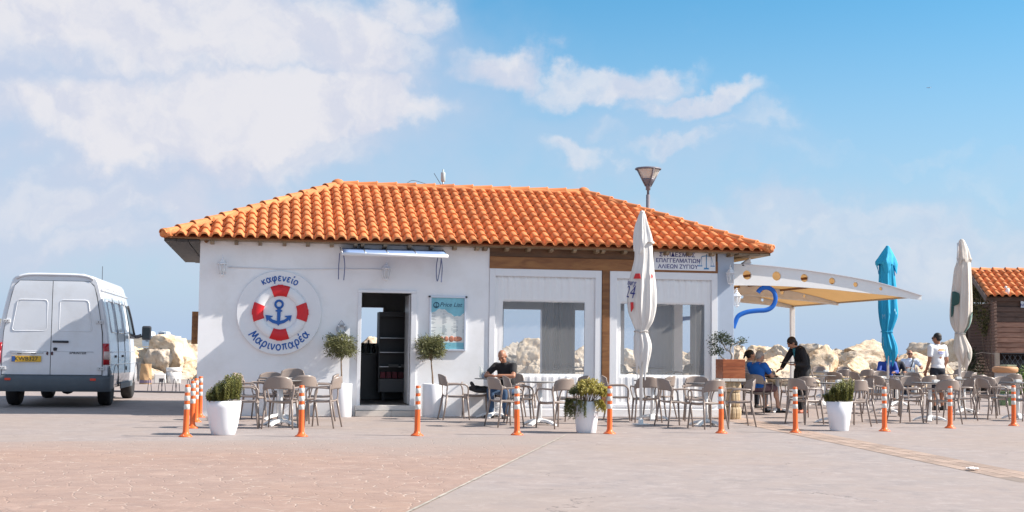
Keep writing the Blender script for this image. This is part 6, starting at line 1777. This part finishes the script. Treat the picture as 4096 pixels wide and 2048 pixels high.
def hand(prims, wr, d, palm_n, size=1., curl=.5, side=1):
    d = Vector(d).normalized(); n = Vector(palm_n); n = (n-d*n.dot(d)).normalized(); s_ = d.cross(n)*side
    M_ = Matrix((s_, d, n)).transposed()
    c = Vector(wr)+d*.05*size
    prims.append(('e', c, (.042*size, .055*size, .017*size), M_))
    for i, (o, L_) in enumerate(((-.030, .070), (-.010, .080), (.010, .075), (.029, .058))):
        b = Vector(wr)+d*.092*size+s_*o*size; L_ *= size
        m1 = b+(d*math.cos(curl*.6)+n*math.sin(curl*.6))*L_*.5
        m2 = m1+(d*math.cos(curl*1.5)+n*math.sin(curl*1.5))*L_*.5
        prims += [('c', b-d*.02, .0095*size, m1, .0085*size), ('c', m1, .0085*size, m2, .007*size)]
    tb = Vector(wr)+d*.03*size-s_*.032*size; t1_ = tb+(d*.6-s_*.7+n*.25).normalized()*.045*size; t2_ = t1_+(d*.85-s_*.25+n*.35).normalized()*.032*size
    prims += [('c', tb, .013*size, t1_, .011*size), ('c', t1_, .0105*size, t2_, .008*size)]
def human(label, loc, face_deg, J, skin, shirt, trousers, shoes, hair=None, sleeve='short', glasses=False, bald=False, shorts=False, coat=0., belly=0., k=1., extra=None):
    t = thing('person', label, 'person', loc, R(face_deg-90), scale=k)
    g = {a: Vector(b) for a, b in J.items() if hasattr(b, '__len__')}
    P_ = []
    hd, fc = g['head'], Vector(J.get('look', (0, 1, 0))).normalized()
    HB_ = basis(fc, J.get('hup', (0, 0, 1)))
    hp = lambda x, y, z: hd+HB_ @ Vector((x, y, z))
    P_ += [('e', hp(0, -.012, .022), (.076, .096, .098), HB_), ('e', hp(0, .018, -.045), (.062, .072, .075), HB_), ('e', hp(0, .050, -.088), (.034, .032, .028), HB_)]
    P_ += [('c', hp(0, .088, .012), .011, hp(0, .106, -.030), .015), ('e', hp(0, .082, -.062), (.026, .013, .010), HB_), ('e', hp(0, .078, .038), (.055, .018, .012), HB_)]
    for s_ in (-1, 1):
        P_ += [('e', hp(s_*.080, -.012, -.008), (.010, .021, .032), HB_), ('e', hp(s_*.040, .062, -.022), (.026, .022, .020), HB_)]
    P_ += [('c', g['neck'], .056, hp(0, -.02, -.06), .054)]
    ch, pel = g['chest'], g['pel']
    tor = (g['neck']-pel); TB = basis(Vector((0, 1, 0)), tor.normalized())
    fb_ = (g['hipR']-g['hipL']).normalized(); 
    P_ += [('e', ch, (.155, .105, .20), TB), ('e', pel, (.155, .115, .13), TB), ('c', ch, .115, pel, .125)]
    for s_ in 'RL':
        sd_ = 1 if s_ == 'R' else -1
        P_ += [('c', g['sh'+s_], .054, g['el'+s_], .043), ('c', g['el'+s_], .042, g['wr'+s_], .028), ('c', ch+Vector((0, 0, .12)), .07, g['sh'+s_], .055)]
        hand(P_, g['wr'+s_], J.get('hd'+s_, g['wr'+s_]-g['el'+s_]), J.get('hn'+s_, (0, 0, -1)), 1., J.get('curl', .6), sd_)
        P_ += [('c', g['hip'+s_], .088, g['kn'+s_], .058), ('c', g['kn'+s_], .056, g['an'+s_], .038)]
        kn, an = g['kn'+s_], g['an'+s_]; P_.append(('e', kn.lerp(an, .30)-Vector((0, .015, 0)), (.055, .058, .11), Matrix.Identity(3)))
        toe = g['to'+s_]; P_.append(('c', an+Vector((0, -.02, -.035)), .034, toe, .026))
    body_ = remesh(P_, .0085, 3, 'body'); bo_ = link('body', body_, t, skin)
    # shirt or jacket
    Q = [('e', ch+Vector((0, 0, .01)), (.178, .125+belly*.3, .205), TB), ('e', ch.lerp(pel, .55)+Vector((0, belly*.6, 0)), (.158+belly*.3, .128+belly, .18), TB), ('e', pel+Vector((0, .0, .03)), (.170+belly*.2, .130+belly*.4, .12), TB)]
    Q += [('c', ch+Vector((0, 0, .13)), .085, g['neck']-Vector((0, 0, .02)), .066)]
    for s_ in 'RL':
        sh, el, wr = g['sh'+s_], g['el'+s_], g['wr'+s_]
        Q.append(('c', ch+(g['neck']-ch)*.45, .085, sh, .070))
        if sleeve == 'short': Q.append(('c', sh, .070, sh.lerp(el, .62), .062))
        else: Q += [('c', sh, .074, el, .060), ('c', el, .060, el.lerp(wr, sleeve if not isinstance(sleeve, str) else .92), .046)]
        if coat:
            Q.append(('e', ch.lerp(pel, .5), (.200, .155, .26), TB))
            Q.append(('c', g['hip'+s_], .115, g['hip'+s_].lerp(g['kn'+s_], coat), .118))
    link('shirt' if not coat else 'jacket', remesh(Q, .011, 5, 'shirt'), t, shirt)
    Tt = [('e', pel-Vector((0, 0, .03)), (.172+belly*.15, .130+belly*.3, .12), TB)]
    for s_ in 'RL':
        hip, kn, an = g['hip'+s_], g['kn'+s_], g['an'+s_]
        if shorts: Tt.append(('c', hip, .104, hip.lerp(kn, .88), .084))
        else: Tt += [('c', hip, .102, kn, .074), ('c', kn, .073, kn.lerp(an, .97), .058)]
    link('shorts' if shorts else 'trousers', remesh(Tt, .011, 5, 'trousers'), t, trousers)
    for s_ in 'RL':
        an, toe = g['an'+s_], g['to'+s_]
        f = (toe-an); f.z = 0; f.normalize(); M_ = basis(f)
        mid = an.lerp(toe, .42); mid.z = toe.z+.012
        sp2 = [('c', Vector((an.x, an.y, toe.z+.01))-f*.035, .042, toe, .036), ('e', Vector((an.x, an.y, toe.z+.04))-f*.01, (.044, .058, .045), M_)]
        link('shoe', remesh(sp2, .009, 3, 'shoe'), t, shoes)
    if hair:
        hm_, style = hair
        if style == 'short': HP = [('e', hp(0, -.028, .045), (.086, .094, .088), HB_), ('e', hp(0, -.055, -.005), (.078, .062, .065), HB_)]
        elif style == 'sides': HP = [('e', hp(0, -.052, .0), (.086, .068, .062), HB_)]
        elif style == 'cap': HP = [('e', hp(0, -.022, .042), (.093, .103, .095), HB_), ('e', hp(0, -.06, -.03), (.080, .058, .085), HB_)]
        else: HP = [('e', hp(0, -.030, .038), (.090, .096, .090), HB_), ('e', hp(0, -.115, .035), (.045, .045, .05), HB_), ('c', hp(0, -.13, .03), .035, hp(0, -.16, -.10), .018), ('e', hp(0, -.05, -.02), (.080, .062, .07), HB_)]
        link('hair', remesh(HP, .008, 3, 'hair'), t, hm_)
    if glasses:
        gm = MB()
        for s_ in (-1, 1):
            gm.ball(hp(s_*.036, .088, .012), (.030, .010, .021), HB_); gm.tube([hp(s_*.062, .078, .018), hp(s_*.086, -.01, .012)], .005, 5)
        gm.tube([hp(-.02, .098, .016), hp(.02, .098, .016)], .005, 5); gm.build('sunglasses', DARK, t)
    else:
        for s_ in (-1, 1): MB().ball(hp(s_*.032, .077, .012), (.012, .006, .007), HB_, lv=1).build('eye', EYEW, t)
    if extra: extra(t, g, hp)
    return t
def seated(**kw):
    J = dict(pel=(0, -.02, .545), chest=(0, -.02, .89), neck=(0, .01, 1.10), head=(0, .035, 1.235),
             shR=(.19, 0, 1.03), shL=(-.19, 0, 1.03), elR=(.25, .14, .80), elL=(-.25, .14, .80), wrR=(.14, .37, .80), wrL=(-.14, .37, .80),
             hipR=(.095, .02, .53), hipL=(-.095, .02, .53), knR=(.13, .44, .53), knL=(-.13, .44, .53), anR=(.13, .43, .10), anL=(-.13, .43, .10), toR=(.14, .60, .03), toL=(-.14, .60, .03))
    J.update(kw); return J
def standing(**kw):
    J = dict(pel=(0, 0, .95), chest=(0, .0, 1.27), neck=(0, -.005, 1.48), head=(0, .02, 1.62),
             shR=(.19, 0, 1.42), shL=(-.19, 0, 1.42), elR=(.25, -.02, 1.13), elL=(-.25, -.02, 1.13), wrR=(.23, .12, .92), wrL=(-.23, .12, .92),
             hipR=(.09, 0, .90), hipL=(-.09, 0, .90), knR=(.10, .02, .49), knL=(-.10, .02, .49), anR=(.11, -.02, .09), anL=(-.11, -.02, .09), toR=(.13, .15, .03), toL=(-.13, .15, .03))
    J.update(kw); return J
BLK = mat('black cotton', (.016, .016, .019), .9, var=.2, vscale=12, bump=.3, bscale=16); JEAN = mat('denim', (.035, .075, .15), .9, var=.2, vscale=12, bump=.25, bscale=20)
RBLUE = mat('bright blue shirt', (.008, .125, .50), .85, var=.10, vscale=7, bump=.35, bscale=11)
PLUM = mat('plum shorts', (.15, .085, .095), .9, var=.25, vscale=14); SHOE = mat('dark shoe', (.03, .028, .03), .6)
WSH = mat('white tee', (.74, .76, .80), .85, var=.03, bump=.35, bscale=11); NAVYT = mat('navy shorts', (.018, .022, .035), .9, var=.15)
GREYH = mat('grey hair', (.36, .34, .33), .8, var=.25, vscale=40, bump=.5, bscale=60); BLKH = mat('black hair', (.014, .012, .012), .6, bump=.4, bscale=50)
p = ground_at(2028, 1671)
human('balding man in a black v-neck leaning on the table beside the first window', p, 243,
      seated(pel=(0, -.06, .545), chest=(0, .07, .87), neck=(0, .17, 1.05), head=(-.01, .25, 1.17), look=(-.10, .80, -.55), hup=(0, .5, .85), shR=(.19, .12, .99), shL=(-.19, .12, .99), elR=(.30, .33, .80), elL=(-.29, .33, .80),
             wrR=(.07, .46, .80), wrL=(-.06, .49, .81), hnR=(0, 0, -1), hdR=(-1, .15, -.05), hdL=(1, .1, -.1), knR=(.16, .40, .52), knL=(-.14, .42, .52), anR=(.20, .26, .10), anL=(-.16, .35, .10), toR=(.25, .42, .03), toL=(-.18, .51, .03)),
      SKIN2, BLK, JEAN, SHOE, (GREYH, 'sides'))
c0_ = [o for o in bpy.data.objects if o.get('label', '').startswith('armchair in which the man')][0]
p = ground_at(3030, 1652)
human('grey haired man in a bright blue shirt and plum shorts seated with his back turned', p+Vector((0, .05, 0)), 46,
      seated(chest=(0, .01, .88), neck=(.0, .06, 1.08), head=(.015, .10, 1.21), look=(.25, 1, -.25), elR=(.27, .16, .80), elL=(-.25, .2, .80), wrR=(.18, .40, .80), wrL=(-.1, .42, .80), knR=(.17, .45, .53), anR=(.22, .50, .10), toR=(.27, .67, .03), anL=(-.08, .44, .1), toL=(-.06, .61, .03)),
      SKIN3, RBLUE, PLUM, SHOE, (GREYH, 'short'), shorts=True, belly=.05)
def stripes(t, g, hp): pass
STRIPE = mat('striped top', (.62, .64, .68), .85)
nt_ = STRIPE.node_tree; wv = nt_.nodes.new('ShaderNodeTexWave'); wv.bands_direction = 'Z'; wv.inputs['Scale'].default_value = 9; wv.inputs['Distortion'].default_value = 1.5
tcn = nt_.nodes.new('ShaderNodeTexCoord'); nt_.links.new(tcn.outputs['Object'], wv.inputs[0]); crn = nt_.nodes.new('ShaderNodeValToRGB'); crn.color_ramp.elements[0].position = .55; crn.color_ramp.elements[1].position = .6
crn.color_ramp.elements[0].color = (.66, .68, .72, 1); crn.color_ramp.elements[1].color = (.18, .24, .40, 1); nt_.links.new(wv.outputs[0], crn.inputs[0]); nt_.links.new(crn.outputs[0], nt_.nodes['Principled BSDF'].inputs['Base Color'])
human('woman with a black ponytail and striped top seated beyond the man in blue', ground_at(2994, 1634), 38,
      seated(look=(.5, 1, -.2), neck=(0, .03, 1.10), head=(.02, .06, 1.235)), SKIN, STRIPE, NAVYT, SHOE, (BLKH, 'pony'))
def tray(t, g, hp):
    pass
wp = ground_at(3207, 1652)
wt = human('waitress in a long black jacket bending over a table with a tray', wp, 206,
      standing(pel=(0, -.07, .95), chest=(0, .04, 1.25), neck=(0, .16, 1.42), head=(.02, .25, 1.515), look=(.30, .75, -.55), hup=(0, .35, .94), shR=(.18, .10, 1.38), shL=(-.18, .12, 1.36), elR=(.235, .26, 1.11), wrR=(.14, .44, .95), elL=(-.26, .10, 1.07), wrL=(-.17, .33, 1.05), hdL=(.35, 1, -.05), hnL=(0, 0, 1),
               hdR=(-.1, 1, -.3), hnR=(0, 0, -1), knR=(.10, .0, .49), anR=(.10, -.05, .09), toR=(.12, .11, .03), curl=.5),
      SKIN, mat('black jacket', (.014, .015, .020), .85, var=.2, vscale=9, bump=.3, bscale=12), BLK, mat('salmon shoe', (.48, .16, .10), .6), (mat('dark brown hair', (.026, .017, .014), .6, bump=.4, bscale=50), 'cap'), sleeve=.80, coat=.55)
MB().grid(lambda a, b: ((-.045+.09*a)*(.35+.65*b), .212+.030*b-.9*(a-.5)**2*.045*4*(.35+.65*b), 1.21+.19*b), 6, 6, thick=-.004).build('teal_shirt', mat('teal shirt', (.03, .18, .24), .8), wt)
tp_ = wt.matrix_world if False else (Matrix.Translation(wp) @ Matrix.Rotation(R(206-90), 4, 'Z'))
trp = tp_ @ Vector((-.10, .44, 1.085)); try_ = thing('tray', 'dark round serving tray in the hands of the waitress', 'tray', trp)
MB().lathe([(0, 0), (.165, 0), (.18, .022), (.172, .022), (.160, .008), (0, .008)], 32, caps=False).build('dish', mat('tray dark', (.05, .04, .045), .4), try_)
ntp = tp_ @ Vector((.10, .62, .96)); 
human('bald man with sunglasses and a pale tee seated behind the drinks table', ground_at(3640, 1575), 268,
      seated(look=(.1, 1, -.1), shR=(.21, 0, 1.03), shL=(-.21, 0, 1.03), elR=(.30, .15, .80), elL=(-.33, .12, .80), wrR=(.10, .34, .80), wrL=(-.24, .38, .82)), SKIN2, mat('pale blue tee', (.60, .68, .82), .85, var=.04, bump=.3, bscale=12), NAVYT, SHOE, glasses=True, belly=.02, k=1.06,
      extra=lambda t, g, hp: MB().tube(smooth_path([(-.16, -.10, 1.07), (-.12, .02, 1.10), (-.06, .135, .98), (.04, .16, .72)], 5), .022, 6, flat=.4, up=(0, 1, 0)).build('bag_strap', DARK, t))
wm = human('man in a white printed tee and dark shorts standing with his back turned', ground_at(3752, 1641), 112,
      standing(look=(-.35, 1, -.12), elR=(.235, -.03, 1.13), wrR=(.225, .10, .90), elL=(-.235, -.02, 1.13), wrL=(-.215, .12, .91)), SKIN2, WSH, NAVYT, SHOE, (BLKH, 'short'), shorts=True, k=1.035, glasses=True)
for z, c, w in ((1.365, (.70, .34, .12), .15), (1.335, (.75, .45, .2), .19), (1.30, (.35, .38, .66), .20), (1.265, (.3, .34, .6), .17)):
    MB().grid(lambda a, b: (-w/2+w*a, -.141-.006*math.sin(a*3.14), z+.024*b), 6, 1, thick=-.004).build('shirt_print', mat('print %.2f' % z, c, .8), wm)
human('person in a bright royal blue top mostly hidden behind the blue parasol', ground_at(3550, 1602), 262, seated(look=(.3, 1, -.3)), SKIN, mat('royal blue jacket', (.010, .05, .30), .7, bump=.3, bscale=12), NAVYT, SHOE, (BLKH, 'short'), sleeve='long')
human('person in a dark jacket half hidden behind the blue parasol pole', ground_at(3582, 1598), 275, seated(look=(-.2, 1, -.2)), SKIN, mat('dark jacket', (.012, .016, .030), .8, bump=.3, bscale=12), NAVYT, SHOE, (BLKH, 'short'), sleeve='long')
# seats for those whose chairs do not show
place_chair(2032, 1669, 243, 'chair on which the man in black sits', CG); place_chair(3640, 1573, 268, 'chair on which the man in sunglasses sits', CG)
place_chair(3551, 1600, 262, 'chair on which the person in royal blue sits', CG); place_chair(3583, 1596, 275, 'chair on which the person in the dark jacket sits', CG)

# ------------------------------------------------------------------ small things on the tables
NB = mat('napkin box white', (.70, .70, .69), .5); CLG = mat('clear glass', (.8, .82, .82), .08, alpha=(.30, (.95, .97, .97)))
TZ = .7525
def on_table(u, v, dx, dy): q = ground_at(u, v); return Vector((q.x+dx, q.y+dy, TZ))
napkins = [(1971, 1672, -.16, .02, 'grey napkin box beside the bottle on the table of the man in black', (.36, .38, .43)), (3330, 1692, .12, -.05, 'white napkin box on the table left of the right planter bush', None),
           (3302, 1589, .02, 0, 'white napkin box on the far table by the rocks', None), (3720, 1684, .12, 0, 'white napkin box on the table left of the ninth bollard', None), (3856, 1652, -.12, 0, 'white napkin box on the table at the white and green parasol pole', None),
           (4072, 1676, .0, -.02, 'white napkin box on the last table at the right edge', None), (3537, 1652, -.05, -.1, 'white napkin box on the table under the blue parasol', None)]
for u, v, dx, dy, l, c in napkins:
    t = thing('napkin_box', l, 'napkin box', on_table(u, v, dx, dy), .2, 'napkin boxes on the tables')
    m_ = mat('napkin grey', c, .5) if c else NB
    box('body', m_, t, -.065, .065, -.045, .045, 0, .085 if c else .05, .006); box('napkin', NB, t, -.04, .04, -.02, .02, .0505 if not c else .0855, .058 if not c else .094)
def glass(u, v, dx, dy, label, h, r, mt, name='glass', cat='glass'):
    t = thing(name, label, cat, on_table(u, v, dx, dy), 0)
    MB().lathe([(r*.8, 0), (r, h*.1), (r, h), (r*.92, h), (r*.9, h*.12), (0, h*.08)], 16, caps=False).build('vessel', CLG, t)
    if mt: MB().lathe([(0, h*.1), (r*.86, h*.1), (r*.86, h*.8), (0, h*.8)], 14, caps=False).build('drink', mt, t)
    return t
glass(1971, 1672, -.24, .12, 'slim clear water bottle on the table of the man in black', .22, .030, None, 'bottle', 'bottle')
glass(1971, 1672, -.18, .16, 'clear tumbler beside the slim bottle', .14, .034, None)
glass(3110, 1650, -.08, .02, 'tall coffee glass on the table the waitress serves', .16, .040, mat('coffee', (.20, .11, .06), .4))
glass(3663, 1586, .06, .05, 'orange drink in a glass before the man in sunglasses', .17, .042, mat('orange drink', (.62, .22, .05), .3))
glass(3663, 1586, -.1, .0, 'clear water glass before the man in sunglasses', .15, .036, None)
glass(3663, 1586, -.2, .04, 'second clear glass nearer the blue parasol', .13, .036, None)
hb = thing('handbag', 'dark handbag resting on the table between the couple and the waitress', 'handbag', on_table(3110, 1650, -.14, .18), .3)
mb = MB(); mb.ball((0, 0, .075), (.15, .07, .078), lv=3); mb.build('body', mat('leather dark', (.035, .025, .028), .5, bump=.4, bscale=20), hb); MB().tube(smooth_path([(-.1, 0, .13), (-.06, 0, .19), (.06, 0, .19), (.1, 0, .13)], 5), .010, 6).build('handle', DARK, hb)
# jacket over the chair by the wall
jk = thing('jacket', 'dark jacket heaped over the seat of the chair left of the man in black', 'jacket', ground_at(1925, 1671)+Vector((0, 0, .47)), R(70))
random.seed(8)
remq = [('e', (0, 0, .05), (.21, .18, .055), Matrix.Identity(3)), ('e', (-.06, .10, .085), (.15, .08, .06), basis((1, .3, .1))), ('e', (.10, -.02, .075), (.11, .14, .055), basis((.2, 1, .1))), ('c', (.12, -.15, .05), .045, (.10, -.235, -.06), .035), ('c', (-.02, -.16, .05), .055, (-.04, -.24, -.09), .035), ('c', (-.16, .08, .08), .04, (-.225, .12, .19), .035), ('c', (-.1, .16, .08), .045, (.12, .17, .10), .04)]
link('cloth', remesh(remq, .012, 3, 'jacket_cloth'), jk, mat('jacket cloth', (.022, .022, .026), .9, var=.6, vscale=9, bump=.6, bscale=14))
